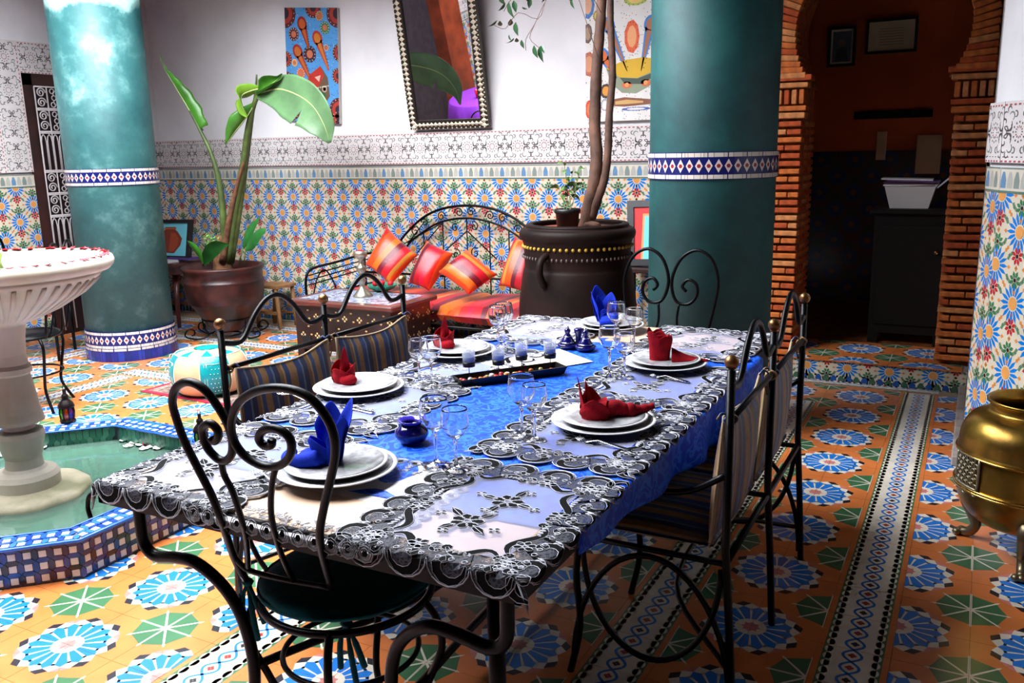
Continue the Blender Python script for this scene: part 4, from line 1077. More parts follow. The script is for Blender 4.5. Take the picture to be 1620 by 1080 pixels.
# round cobalt bowl with a dished lip
cob = mat('cobalt_glaze', (14, 10, 84), .10, spec=.6, coat=.3)
x, y = P2(652, 700, z=ZT+.004)
r_ = root('ashtray_bowl', (x, y, ZT+.005), 'round cobalt blue glazed pot with a flared lip near the front plate', 'bowl')
part('body', MB().lathe([(0, 0), (.024, 0), (.034, .006), (.044, .022), (.043, .034), (.030, .046), (.024, .052), (.020, .048), (.0, .044)], (x, y, ZT+.005), 36), cob, r_)
part('lip', MB().lathe([(.022, .051), (.027, .054), (.034, .060), (.035, .0625), (.032, .062), (.0255, .057), (.0215, .0535)], (x, y, ZT+.005), 36, closed=True), mat('violet_blue_glaze', (58, 48, 170), .08, coat=.6), r_)
# twin tagine-shaped salt and pepper pots on one dish
x, y = P2(912, 553, z=ZT+.004)
r_ = root('tagine_cruet', (x, y, ZT+.005), 'cobalt twin cruet with two cone-lidded tagine pots near the far plate', 'cruet')
dx, dy = .038, -.012
for s in (-1, 1):
    c0 = (x+s*dx, y+s*dy*.3, ZT+.005)
    part('dish', MB().lathe([(0, 0), (.026, 0), (.037, .008), (.040, .018), (.036, .020), (.0, .014)], c0, 28), cob, r_)
    part('cone_lid', MB().lathe([(.030, .019), (.028, .026), (.018, .042), (.010, .056), (.008, .060), (.011, .064), (.0115, .072), (.006, .078), (0, .079)], c0, 24), cob, r_)
    part('silver_band', MB().lathe([(.0285, .024), (.0296, .0245), (.0285, .028)], c0, 24, closed=True), steel, r_); part('silver_band', MB().lathe([(.0150, .0465), (.0165, .0468), (.0140, .050)], c0, 24, closed=True), steel, r_)
    part('finial', MB().ball((c0[0], c0[1], c0[2]+.080), .0065, 10), steel, r_)
part('handle', MB().lathe([(.012, .0), (.011, .05), (.017, .066), (.0175, .075), (.012, .078), (0, .076)], (x, y+.02, ZT+.005), 20), cob, r_)
# cream envelope-like card under the candle tray
pc = [P2(*q, z=ZT+.004) for q in ((760, 575), (885, 553), (938, 573), (822, 592))]
mb = MB(); mb.prism(pc, ZT+.006, ZT+.0075)
thing('paper_sheet', mb, mat('cream_paper', (236, 222, 184), .8), 'cream paper sheet lying on the blue cloth behind the candle tray', 'paper')
# candle tray
t0, t1 = Vector((*P2(745, 607, z=ZT+.006), 0)), Vector((*P2(868, 590, z=ZT+.006), 0)); td = (t1-t0).normalized(); tn = Vector((-td.y, td.x, 0)); tc_ = (t0+t1)/2; TL = (t1-t0).length+.10
M_ = Matrix.Translation((tc_.x, tc_.y, ZT+.006)) @ Matrix(((td.x, tn.x, 0, 0), (td.y, tn.y, 0, 0), (0, 0, 1, 0), (0, 0, 0, 1)))
blackwood = mat('black_lacquer', (14, 13, 15), .3)
tray = root('candle_tray', (tc_.x, tc_.y, ZT+.006), 'long black tray of pebbles and petals carrying four glass candle cups', 'candle holder')
mb = MB(); hl, hw_ = TL/2, .042
mb.box(-hl+.01, hl-.01, -hw_+.008, hw_-.008, 0, .004, M=M_)
for s in (-1, 1):
    vs = [(-hl+.01, s*(hw_-.008), 0), (hl-.01, s*(hw_-.008), 0), (hl, s*hw_, .026), (-hl, s*hw_, .026)]; vs += [(a, b_-s*.004, c) for a, b_, c in vs]
    mb.add([M_ @ Vector(v) for v in vs], [(0, 1, 2, 3), (4, 5, 6, 7), (0, 1, 5, 4), (2, 3, 7, 6), (0, 3, 7, 4), (1, 2, 6, 5)])
    vs = [(s*(hl-.01), -hw_+.008, 0), (s*(hl-.01), hw_-.008, 0), (s*hl, hw_, .026), (s*hl, -hw_, .026)]; vs += [(a-s*.004, b_, c) for a, b_, c in vs]
    mb.add([M_ @ Vector(v) for v in vs], [(0, 1, 2, 3), (4, 5, 6, 7), (0, 1, 5, 4), (2, 3, 7, 6), (0, 3, 7, 4), (1, 2, 6, 5)])
part('tray', mb, blackwood, tray)
wax = mat('grey_blue_wax', (92, 100, 128), .5)
frost = mat('smoky_cup_glass', (200, 206, 222), .08); frost.node_tree.nodes['Principled BSDF'].inputs['Alpha'].default_value = .30
for k in range(4):
    c0 = M_ @ Vector((-hl+.05+(TL-.10)*k/3, .012*(-1)**k, 0)); c0 = Vector(c0)
    zc_ = .058
    cup = part('candle_cup', MB().lathe([(0, zc_+.002), (.0195, zc_+.002), (.0225, zc_+.058), (.0212, zc_+.058), (.0183, zc_+.005), (0, zc_+.005)], c0, 28), frost, tray)
    part('stem', MB().tube([c0+Vector((0, 0, .003)), c0+Vector((0, 0, zc_-.001))], .0016, 6), blackwood, tray)
    part('cup_holder', MB().lathe([(0, zc_-.002), (.020, zc_-.002), (.0212, zc_+.014), (.0204, zc_+.014), (.0195, zc_), (0, zc_)], c0, 24), blackwood, tray)
    part('candle', MB().lathe([(0, zc_+.006), (.0175, zc_+.006), (.0185, zc_+.030), (.015, zc_+.031), (0, zc_+.030)], c0, 20), wax, tray)
for k in range(34):
    u, v = rnd.uniform(-hl+.02, hl-.02), rnd.uniform(-.026, .026); rr = rnd.uniform(.006, .011)
    c0 = M_ @ Vector((u, v, .004+rr)); cc = ((206, 60, 40), (224, 224, 226), (170, 30, 44), (222, 120, 40), (150, 150, 90)) [k % 5 if u < .05 else (3 if k % 2 else 4)]
    part('pebble' if k % 3 else 'dried_petal', MB().ball(c0, rr, 8, (1, 1, .8 if k % 3 else .45)), mat('pebble_%d_%d' % cc[:2], cc, .4), tray)
# crumpled wisp of blue cloth beside the tray
x, y = P2(792, 640, z=ZT+.005)

# ================================================================ near chair: back follows the photographed scrolls on a plane that leans back
def onback(px, py):
    d = ray(px, py); lo, hi = .5, 3.0
    for _ in range(40):
        t = (lo+hi)/2; p = CAM+d*t
        ys = 1.345-.56*(p.z-.52) if p.z < .72 else 1.233-.18*(p.z-.72)
        if p.y < ys: lo = t
        else: hi = t
    return CAM+d*((lo+hi)/2)
teal = mat('teal_velvet', (6, 92, 102), .85, sheen=.1, spec=.2, noise=.25, nscale=20, bump=.3, bscale=60)
TUBE = .0088
LL = [(389, 916), (370, 880), (351.5, 827), (336, 786), (314, 742), (292, 698), (277.5, 657), (272.8, 634), (278, 614), (291.7, 604.7), (308, 606.3), (326.3, 619), (345.2, 644), (359.4, 669), (367.3, 694.5), (367, 716.5), (357.8, 728), (345.2, 726), (329.5, 710), (321.6, 691), (321.6, 676), (332.6, 669.8), (343.6, 679), (345.2, 691.3), (339, 697.6), (333, 691)]
RL = [(524.7, 929), (512, 883), (505.8, 845.6), (512, 804.7), (521.5, 763.7), (529.4, 726), (529.4, 694.5), (518.4, 663), (496.3, 634.6), (471.2, 619), (439.7, 613.2), (408.2, 617.3), (383, 631.5), (370.4, 650.4), (365.7, 672.4), (370.4, 697.6), (386.1, 719.6), (408.2, 733.8), (430.2, 738.5), (449.1, 732.2), (460.1, 716.5), (460.1, 697.6), (449.1, 683.4), (430.2, 677), (414.5, 682), (409.8, 694.5), (417.6, 704), (428.7, 704), (430, 696)]
R1 = [(350, 729), (354.7, 751), (367.3, 776), (380, 814), (389.3, 852), (392.4, 896)]
R2 = [(436.5, 738.5), (431.8, 757.4), (428.7, 789), (430.2, 820.4), (439.7, 861), (452, 892.8), (464.9, 918)]
RAIL = [(370, 880), (389, 899), (417.6, 909), (464.9, 920), (524.7, 930)]
sc_ = at(548, 902, z=.50); SR = .200
ch = root('bistro_chair', (sc_.x, sc_.y, 0), 'black wrought-iron chair with scroll back and teal round cushion at the near table end', 'chair')
part('back_hoop', MB().tube([onback(p.x, p.y) for p in smooth([(a, b, 0) for a, b in LL], 4)], TUBE, 10), iron, ch)
part('back_hoop', MB().tube([onback(p.x, p.y) for p in smooth([(a, b, 0) for a, b in RL], 4)], TUBE, 10), iron, ch)
for t in (R1, R2): part('back_rod', MB().tube([onback(p.x, p.y) for p in smooth([(a, b, 0) for a, b in t], 4)], .0068, 8), iron, ch)
part('back_rail', MB().tube([onback(p.x, p.y) for p in smooth([(a, b, 0) for a, b in RAIL], 4)], .0068, 8), iron, ch)
def disc_cushion(c, R, h, name, m, par, org=None, tie=True):
    f = lambda u, v: (c[0]+R*math.cos(2*PI*u)*math.sin(PI*v)**.45*(1+.012*math.sin(14*PI*u)), c[1]+R*math.sin(2*PI*u)*math.sin(PI*v)**.45*(1+.012*math.sin(14*PI*u)), c[2]-h*math.cos(PI*v)*abs(math.cos(PI*v))**-.3*(1 if v < .5 else 1))
    mb = MB(); n, k = 48, 14
    vs = []
    for j in range(k+1):
        v = j/k; a = PI*v; r_ = R*(math.sin(a)**.42 if 0 < v < 1 else 0); z = -h*math.cos(a)
        for i in range(n):
            u = 2*PI*i/n; w = 1+.012*math.sin(7*u)+.008*math.sin(17*u)
            vs.append((c[0]+r_*w*math.cos(u), c[1]+r_*w*math.sin(u), c[2]+z+(.005*math.sin(3*u+1) if v > .5 else 0)*math.sin(a)))
    mb.add(vs, [(j*n+i, j*n+(i+1) % n, (j+1)*n+(i+1) % n, (j+1)*n+i) for j in range(k) for i in range(n)], True)
    q_ = part(name, mb, m, par)
    part('piping', MB().tube([(c[0]+R*1.005*math.cos(2*PI*i/40), c[1]+R*1.005*math.sin(2*PI*i/40), c[2]) for i in range(40)], .004, 6, True), m, q_)
    return q_
disc_cushion((sc_.x, sc_.y, .487), SR, .026, 'seat_cushion', teal, ch)
part('seat_ring', MB().tube([(sc_.x+SR*.99*math.cos(2*PI*i/48), sc_.y+SR*.99*math.sin(2*PI*i/48), .452) for i in range(48)], .0095, 8, True), iron, ch)
part('lower_ring', MB().tube([(sc_.x+SR*.80*math.cos(2*PI*i/48), sc_.y+SR*.80*math.sin(2*PI*i/48), .30) for i in range(48)], .007, 8, True), iron, ch)
for a in (-2.55, -1.1, .15, 1.9):
    def lp(r_, z, da=0): return (sc_.x+r_*math.cos(a+da), sc_.y+r_*math.sin(a+da), z)
    part('leg', MB().tube(smooth([lp(SR*.98, .455), lp(SR*1.14, .41), lp(SR*1.18, .34), lp(SR*.98, .24), lp(SR*.84, .15), lp(SR*.98, .06), lp(SR*1.22, .0)], 5), .0095, 8), iron, ch)
for s, (px, py) in enumerate(((392, 920), (548, 985))):
    k = onback(px, py) if s == 0 else at(px, py, z=.46)
    mb = MB()
    for dx_, ln in ((-.012, .11), (.014, .14), (.03, .09)):
        mb.tube(smooth([k, k+Vector((dx_, -.01, -ln*.4)), k+Vector((dx_*1.6, -.006, -ln))], 4), [.005]*4+[.007]*5, 6)
    mb.ball(k, .013, 8, (1.2, 1, .8))
    part('tie', mb, teal, ch)

def plain_chair(cx, cy, rz, label, cushion=None, zt=1.0, name='bistro_chair'):
    """iron chair, back at local -y, built round its own centre then turned"""
    r_ = root(name, (0, 0, 0), label, 'chair')
    X, Z = (1, 0, 0), (0, 0, 1)
    def B(x, z): return (x, -.19-.16*(z-.45), z)
    for s in (-1, 1):
        pts = [(s*.17, .45), (s*.19, .60), (s*.215, .74), (s*.225, .85), (s*.19, .945), (s*.12, .985), (s*.05, .95), (s*.012, .87), (s*.012, .80), (s*.04, .745), (s*.095, .74), (s*.13, .78), (s*.125, .83), (s*.085, .85), (s*.06, .82), (s*.08, .795)]
        part('back_hoop', MB().tube([B(p.x, p.z) for p in smooth([(a, 0, b_) for a, b_ in pts], 4)], .008, 8), iron, r_)
        part('back_rod', MB().tube([B(p.x, p.z) for p in smooth([(s*.05, 0, .745), (s*.045, 0, .65), (s*.075, 0, .55), (s*.10, 0, .45)], 4)], .006, 6), iron, r_)
    part('seat_ring', MB().tube([(.2*math.cos(2*PI*i/40), .2*math.sin(2*PI*i/40), .445) for i in range(40)], .009, 8, True), iron, r_)
    if cushion: disc_cushion((0, 0, .475), .2, .024, 'seat_cushion', cushion, r_)
    else: part('seat', MB().lathe([(0, .438), (.195, .438), (.195, .446), (0, .450)], n=40), iron, r_)
    for a in (.8, 2.34, 3.93, 5.5):
        c, s = math.cos(a), math.sin(a)
        part('leg', MB().tube(smooth([(.195*c, .195*s, .445), (.23*c, .23*s, .38), (.20*c, .20*s, .22), (.19*c, .19*s, .12), (.25*c, .25*s, 0)], 4), .009, 8), iron, r_)
    part('lower_ring', MB().tube([(.19*math.cos(2*PI*i/40), .19*math.sin(2*PI*i/40), .22) for i in range(40)], .006, 6, True), iron, r_)
    r_.location = (cx, cy, 0); r_.rotation_euler = (0, 0, rz); return r_
q = at(1052, 480, Y=3.86)
plain_chair(q.x, 3.68, PI, 'black wrought-iron scroll-back chair at the far end of the table before the column', teal)
q = at(70, 612, z=0)
plain_chair(-4.95, 3.15, 2.2, 'black iron chair standing behind the fountain, left of the patio')
# dome-backed chair and small table at the far left by the wall
def dome_chair(x, y, rz):
    r_ = root('dome_back_chair', (0, 0, 0), 'dark iron chair with domed back by the left wall, seen above the fountain bowl', 'chair')
    for s in (-1, 1):
        part('back_post', MB().tube([(s*.21, -.2, 0), (s*.21, -.2, .66), (s*.215, -.215, .80)], .012, 8), iron, r_); part('leg', MB().tube([(s*.2, .2, 0), (s*.2, .2, .44)], .012, 8), iron, r_)
        part('arm', MB().tube(smooth([(s*.215, -.2, .64), (s*.24, 0, .66), (s*.22, .2, .62), (s*.2, .2, .44)], 4), .010, 8), iron, r_)
    part('back_arch', MB().tube([(.215*math.cos(PI*i/20), -.215, .80+.13*math.sin(PI*i/20)) for i in range(21)], .011, 8), iron, r_)
    for k in range(5): part('back_rod', MB().tube([(-.13+.065*k, -.21, .46), (-.13+.065*k, -.215, .80+.11*math.sin(PI*(k+1)/6))], .006, 6), iron, r_)
    part('back_rail', MB().tube([(-.21, -.21, .68), (.21, -.21, .68)], .008, 6), iron, r_)
    part('seat', MB().box(-.22, .22, -.21, .21, .43, .46, ch=.008), mat('dark_seat', (40, 28, 26), .6), r_)
    r_.location = (x, y, 0); r_.rotation_euler = (0, 0, rz)
dome_chair(-6.2, 4.05, -.9)

# ================================================================ benches
bench_f = stripemat('gold_and_blue_stripe', [((150, 112, 66), 1.9), ((30, 56, 112), 1.4), ((92, 118, 150), .5), ((20, 34, 78), 1.3), ((124, 90, 54), 1.0), ((176, 138, 84), .5), ((36, 62, 116), 1.2)], .125, axis=1, rough=.45, wobble=.012)
def bench():
    r_ = root('iron_bench', (0, 0, 0), '', 'bench', 'two-seat iron benches along the table')
    FZ = .945; G = .495
    for k in range(3):
        y = G*k
        part('back_post', MB().tube([(-.03, y, 0), (-.015, y, .25), (0, y, .45), (0, y, FZ-.02)], .011, 8), iron, r_)
        part('finial', MB().ball((0, y, FZ), .0185, 14), gold, r_)
        part('leg', MB().tube(smooth([(.40, y, .43), (.41, y, .30), (.40, y, .15), (.43, y, 0)], 4), .0105, 8), iron, r_)
        part('seat_rail', MB().tube([(0, y, .42), (.42, y, .42)], .009, 6), iron, r_)
        if k != 1:
            # under-seat scrollwork: a hanging bow and a standing bow that cross
            part('side_scroll', MB().tube([(.20+.19*math.cos(PI+PI*i/24), y, .40+.30*math.sin(PI+PI*i/24)) for i in range(25)], .0085, 8), iron, r_)
            part('side_scroll', MB().tube([(.20+.22*math.cos(PI*i/24), y, .03+.37*math.sin(PI*i/24)) for i in range(25)], .0085, 8), iron, r_)
            part('arm', MB().tube(smooth([(0, y, .66), (.10, y, .60), (.22, y, .585), (.34, y, .60), (.42, y, .56), (.42, y, .43)], 4), .009, 8), iron, r_)
    for x in (0.0, .42): part('seat_rail', MB().tube([(x, 0, .42), (x, 2*G, .42)], .010, 8), iron, r_)
    part('stretcher', MB().tube(smooth([(-.02, 0, .12), (.2, .25, .20), (.2, .74, .20), (-.02, 2*G, .12)], 6), .008, 8), iron, r_)
    for k in range(2):
        y0 = G*k
        pts = [(0, y0+.0, .885), (0, y0+.06, .872), (0, y0+.10, .885), (0, y0+.15, .945), (0, y0+.20, .985), (0, y0+G/2, .998), (0, y0+G-.20, .985), (0, y0+G-.15, .945), (0, y0+G-.10, .885), (0, y0+G-.06, .872), (0, y0+G, .885)]
        part('back_hump', MB().tube(smooth(pts, 4), .009, 8), iron, r_)
        part('back_rail', MB().tube([(0, y0, .80), (0, y0+G, .80)], .009, 8), iron, r_)
        # back cushion, tied to the rail at its upper corners and sagging between
        def bc(u, v, s):
            y = y0+.018+(G-.036)*u; top = .802-.030*math.sin(PI*u)**1.0; z = .45+(top-.45)*v
            th = .026*(math.sin(PI*u)**.4)*(math.sin(PI*v)**.4)+.002
            bend = .014+.018*(1-v)+.006*math.sin(9*u+2*v)
            return (bend+.012+s*th, y, z)
        mb = MB(); mb.grid(lambda u, v: bc(u, v, 1), 22, 12); mb.grid(lambda u, v: bc(u, v, -1), 22, 12)
        cu = part('back_cushion', mb, bench_f, r_)
        part('piping', MB().tube([bc(i/20, 1, 0) for i in range(21)]+[bc(1, 1-i/8, 0) for i in range(1, 9)]+[bc(1-i/20, 0, 0) for i in range(1, 21)]+[bc(0, i/8, 0) for i in range(1, 8)], .0042, 5, True), mat('cream_cord', (170, 150, 120), .7), cu)
        mb = MB()
        for yy in (y0+.015, y0+G-.015):
            mb.tube(smooth([(0, yy, .81), (.016, yy+.006, .795), (0, yy, .785), (-.014, yy-.004, .80), (.002, yy, .812)], 3), .004, 5)
            mb.tube(smooth([(.004, yy, .80), (.02, yy+.012, .815), (.03, yy+.022, .80)], 3), .003, 5); mb.tube(smooth([(.004, yy, .80), (.018, yy-.008, .765), (.012, yy-.012, .735)], 3), .003, 5)
        part('tie', mb, bench_f, cu)
        def sc(u, v, s):
            y = y0+.012+(G-.024)*u; x = .035+.40*v
            th = .028*(math.sin(PI*u)**.3)*(math.sin(PI*v)**.3)+.003
            return (x, y, .458+s*th)
        mb = MB(); mb.grid(lambda u, v: sc(u, v, 1), 20, 20); mb.grid(lambda u, v: sc(u, v, -1), 20, 20)
        part('seat_cushion', mb, bench_f, r_)
    return r_
b1 = bench(); b1.location = (-2.06, 1.945, 0); b1['label'] = 'two-seat iron bench with striped cushions on the fountain side of the table'
b2 = copy_tree(b1, (-.495, 3.045, 0), PI, 'two-seat iron bench with striped cushions on the right side, seen from behind')

# ================================================================ fountain and basin
marble = mat('white_marble', (226, 220, 208), .42, noise=.12, nscale=3, bump=.15, bscale=25, rgb2=(196, 184, 158))
old = mat('lime_stained_marble', (196, 186, 160), .6, noise=.3, nscale=8, bump=.3, bscale=30, rgb2=(140, 140, 108))
fx, fy = cxb, cyb
ft = root('marble_fountain', (fx, fy, .0), 'white marble fountain with fluted bowl on a turned pedestal in the basin', 'fountain')
q = at(178, 418, z=.97); BRr = .0
# bowl radius so that its right edge falls where the photograph has it
best = .438
BR = best
part('bowl', MB().lathe([(0, .80), (.08, .805), (.14, .825), (BR*.50, .865), (BR*.72, .925), (BR*.86, .985), (BR*.89, 1.0), (BR*.88, 1.006), (BR*.955, 1.012), (BR*.99, 1.028), (BR, 1.045), (BR*.985, 1.062), (BR*.95, 1.069), (BR*.90, 1.060), (BR*.80, 1.02), (BR*.5, .99), (0, .98)], (fx, fy, 0), 72), marble, ft)
fl_ = MB()
for k in range(44):
    a = 2*PI*k/44; pts = [(fx+r_*math.cos(a), fy+r_*math.sin(a), z-.001) for r_, z in ((BR*.31, .829), (BR*.50, .868), (BR*.72, .928), (BR*.855, .982))]; fl_.tube(pts, [.004, .008, .010, .010], 5)
part('fluting', fl_, marble, ft)
part('pedestal', MB().lathe([(.128, .0), (.130, .10), (.118, .12), (.085, .128), (.074, .14), (.070, .18), (.078, .20), (.090, .26), (.094, .275), (.088, .295), (.060, .305), (.058, .32), (.100, .335), (.098, .35), (.090, .38), (.075, .50), (.068, .535), (.078, .545), (.079, .565), (.068, .58), (.064, .62), (.070, .69), (.078, .74), (.090, .76)], (fx, fy, .06), 48, smooth=False), marble, ft)
part('base_plate', MB().lathe([(0, .0), (.235, .0), (.24, .02), (.235, .045), (.15, .06), (0, .06)], (fx, fy, .055), 48, wob=lambda a, z: 1+.02*math.sin(8*a)), old, ft)
part('bowl_water', MB().lathe([(0, 1.035), (BR*.84, 1.035), (BR*.84, 1.033), (0, 1.033)], (fx, fy, 0), 48), mat('still_water', (200, 222, 214), .03, trans=.7, ior=1.33), ft)
part('spout', MB().lathe([(.03, 1.03), (.022, 1.06), (.030, 1.085), (.016, 1.12), (.018, 1.15), (0, 1.155)], (fx, fy, 0), 20), mat('lime_green_spout', (170, 190, 90), .5), ft)
# petals lying round the bowl's rim
petal_me = {}
def rose_petal(x, y, z, c, label, grp, tilt=.2, sc=1.0):
    if c not in petal_me:
        mb = MB(); mb.grid(lambda u, v: ((u-.5)*.036*(.6+.4*math.sin(PI*v)), (v-.5)*.034, .004*((u-.5)**2*4+(v-.5)**2*4)), 5, 5)
        petal_me[c] = mb.mesh('rose_petal', mat('petal_%d' % c[1], c, .6))
    o = bpy.data.objects.new('rose_petal', petal_me[c]); o.location = (x, y, z); o.rotation_euler = (rnd.uniform(-tilt, tilt), rnd.uniform(-tilt, tilt), rnd.uniform(0, 6)); o.scale = (sc,)*3
    link(o); o['label'] = label; o['category'] = 'petal'; o['group'] = grp
for k in range(60):
    a = 2*PI*k/60+rnd.uniform(-.05, .05); r_ = BR*.93+rnd.uniform(-.006, .006)
    rose_petal(fx+r_*math.cos(a), fy+r_*math.sin(a), 1.069, (214, 30, 52), 'red rose petal lying on the marble bowl rim of the fountain', 'red petals round the fountain bowl', .25, .8)
# octagonal basin
RZ = .15
ap = RB
def octo(a): return [(fx+a/math.cos(PI/8)*math.cos(PI/8+PI/4*k), fy+a/math.cos(PI/8)*math.sin(PI/8+PI/4*k)) for k in range(8)]
O_, I_ = octo(ap), octo(ap-.115)
basin = root('fountain_basin', (fx, fy, 0), 'octagonal fountain basin faced with navy and white mosaic, blue rim and green lining', 'basin')
mb = MB()
for z0, z1, A, B_ in ((0, RZ-.012, [octo(ap-.006), octo(ap-.006)], None),):
    pass
for k in range(8):
    j = (k+1) % 8; o0, o1 = octo(ap-.006)[k], octo(ap-.006)[j]; i0, i1 = octo(ap-.109)[k], octo(ap-.109)[j]
    vs = [(*o0, 0), (*o1, 0), (*i1, 0), (*i0, 0), (*o0, RZ-.006), (*o1, RZ-.006), (*i1, RZ-.006), (*i0, RZ-.006)]
    mb.add(vs, [(0, 1, 5, 4), (2, 3, 7, 6), (4, 5, 6, 7)])
part('kerb', mb, mat('basin_mortar', (96, 100, 116), .8), basin, fix=False)
mb = MB(); mb.prism(octo(ap-.11), .002, .012)
part('basin_floor', mb, mat('green_pool_floor', (96, 164, 140), .5, noise=.25, nscale=18), basin)
wtile = mat('white_glazed_square', (226, 222, 216), .2, noise=.08, nscale=10); 
sq_me = MB().box(-.0125, .0125, -.0125, .0125, -.002, .0022, ch=.001).mesh('white_square_tile', wtile)
mb_n = MB(); nsq = 0; field = Paint
def put(me, nm, P_, U, N, par):
    U = U.normalized(); N = N.normalized(); V = N.cross(U); o = bpy.data.objects.new(nm, me)
    o.matrix_world = Matrix(((U.x, V.x, N.x, P_.x), (U.y, V.y, N.y, P_.y), (U.z, V.z, N.z, P_.z), (0, 0, 0, 1)))
    o.location = P_-WL[par]; link(o, par); return o
def hexa(mb, P_, U, V, N, L, w, col, lift):
    q = [(-L/2, 0), (-L/4, -w/2), (L/4, -w/2), (L/2, 0), (L/4, w/2), (-L/4, w/2)]
    vs = [P_+U*a+V*b_+N*lift for a, b_ in q]+[P_+U*a*1.02+V*b_*1.02-N*.002 for a, b_ in q]
    mb.add(vs, [(0, 1, 2, 3, 4, 5)]+[(i, (i+1) % 6, 6+(i+1) % 6, 6+i) for i in range(6)], False, col)
ncol = ((18, 24, 70), (26, 44, 112), (16, 14, 34), (34, 70, 150), (20, 30, 84))
rcol = ((40, 92, 196), (30, 70, 170), (54, 120, 214), (34, 80, 180))
for k in range(8):
    j = (k+1) % 8
    a, b_ = Vector((*O_[k], 0)), Vector((*O_[j], 0)); U = (b_-a).normalized(); Z = Vector((0, 0, 1)); N = U.cross(Z); L = (b_-a).length
    if N.dot(Vector((a.x-fx, a.y-fy, 0))) < 0: N = -N
    vis_ = (CAM-(a+b_)/2).dot(N) > 0
    n = round(L/.049); st = L/n
    if vis_:
        for r_ in range(3):
            zz = .024+.045*r_
            for i in range(n):
                P_ = a+U*(st*(i+.5))+Z*zz
                put(sq_me, 'white_tile', P_-N*.004, U, N, basin); nsq += 1
                hexa(mb_n, P_+U*st*.5-N*.005, Z, U, N, .044, .019, rnd.choice(ncol), .0028)
                hexa(mb_n, P_+Z*.0225-N*.005, U, Z, N, .046, .018, rnd.choice(ncol), .0028)
    # rim: two rows of white squares in blue
    ia, ib = Vector((*I_[k], 0)), Vector((*I_[j], 0)); No = N
    for r_, dd in ((0, .032), (1, .079)):
        t_ = dd/.115; p0, p1 = a.lerp(ia, t_), b_.lerp(ib, t_); LL_ = (p1-p0).length; n2 = round(LL_/.049); s2 = LL_/n2
        for i in range(n2):
            P_ = p0+U*(s2*(i+.5))+Z*(RZ-.003)
            if vis_ or nsq < 286: put(sq_me, 'white_tile', P_, U+Vector((0, 0, 0)), Z, basin); nsq += 1
            else: mb_n.add([P_+U*x+N*y+Z*.0022 for x, y in ((-.0125, -.0125), (.0125, -.0125), (.0125, .0125), (-.0125, .0125))], [(0, 1, 2, 3)], False, (226, 222, 216))
            hexa(mb_n, P_+U*s2*.5, N, U, Z, .044, .019, rnd.choice(rcol), .002)
            hexa(mb_n, P_+N*.0235, U, N, Z, .046, .018, rnd.choice(rcol), .002)
            if r_: hexa(mb_n, P_-N*.0235, U, N, Z, .046, .018, rnd.choice(rcol), .002)
    # green scalloped lining
    n3 = round((ib-ia).length/.030); s3 = (ib-ia).length/n3
    for r_ in range(3):
        for i in range(n3):
            P_ = ia+U*(s3*(i+(.5 if r_ % 2 == 0 else 1)))+Z*(.03+.045*r_)
            if (P_-ia).length < (ib-ia).length-.01: hexa(mb_n, P_+N*.001, Z, U, -N, .062, .027, rnd.choice(((58, 128, 104), (76, 146, 118), (48, 112, 96), (94, 152, 128))), .003)

o = part('mosaic_field', mb_n, zel_mat, basin, fix=False); o['kind'] = 'stuff'
blue_edge = mat('blue_glazed_edging', (38, 98, 190), .15, coat=.4)
for A in (ap+.002,):
    mb = MB(); pp = octo(A); mb.tube([(*p, RZ-.004) for p in pp], .007, 8, True); part('edging', mb, blue_edge, basin)
mb = MB(); mb.tube([(*p, RZ-.002) for p in octo(ap-.117)], .005, 8, True); part('edging', mb, blue_edge, basin)
wat = mat('green_pool_water', (170, 216, 198), .04, trans=.82, ior=1.33, bump=.12, bscale=9)
mb = MB(); mb.prism(octo(ap-.112), .013, .075); part('water', mb, wat, basin)
for (px, py, c) in ((196, 697, 0), (212, 701, 0), (203, 706, 0), (222, 704, 0), (233, 703, 1), (240, 707, 0), (250, 709, 0), (228, 710, 0), (66, 709, 0), (8, 716, 0), (3, 721, 0), (12, 719, 0)):
    q = at(px, py, z=.078); rose_petal(q.x, q.y, .0765, ((236, 228, 226), (210, 40, 90))[c], ('white rose petal floating in the basin of the fountain', 'single pink rose petal floating among white ones in the basin')[c], 'petals floating in the basin', .08, 1.3)
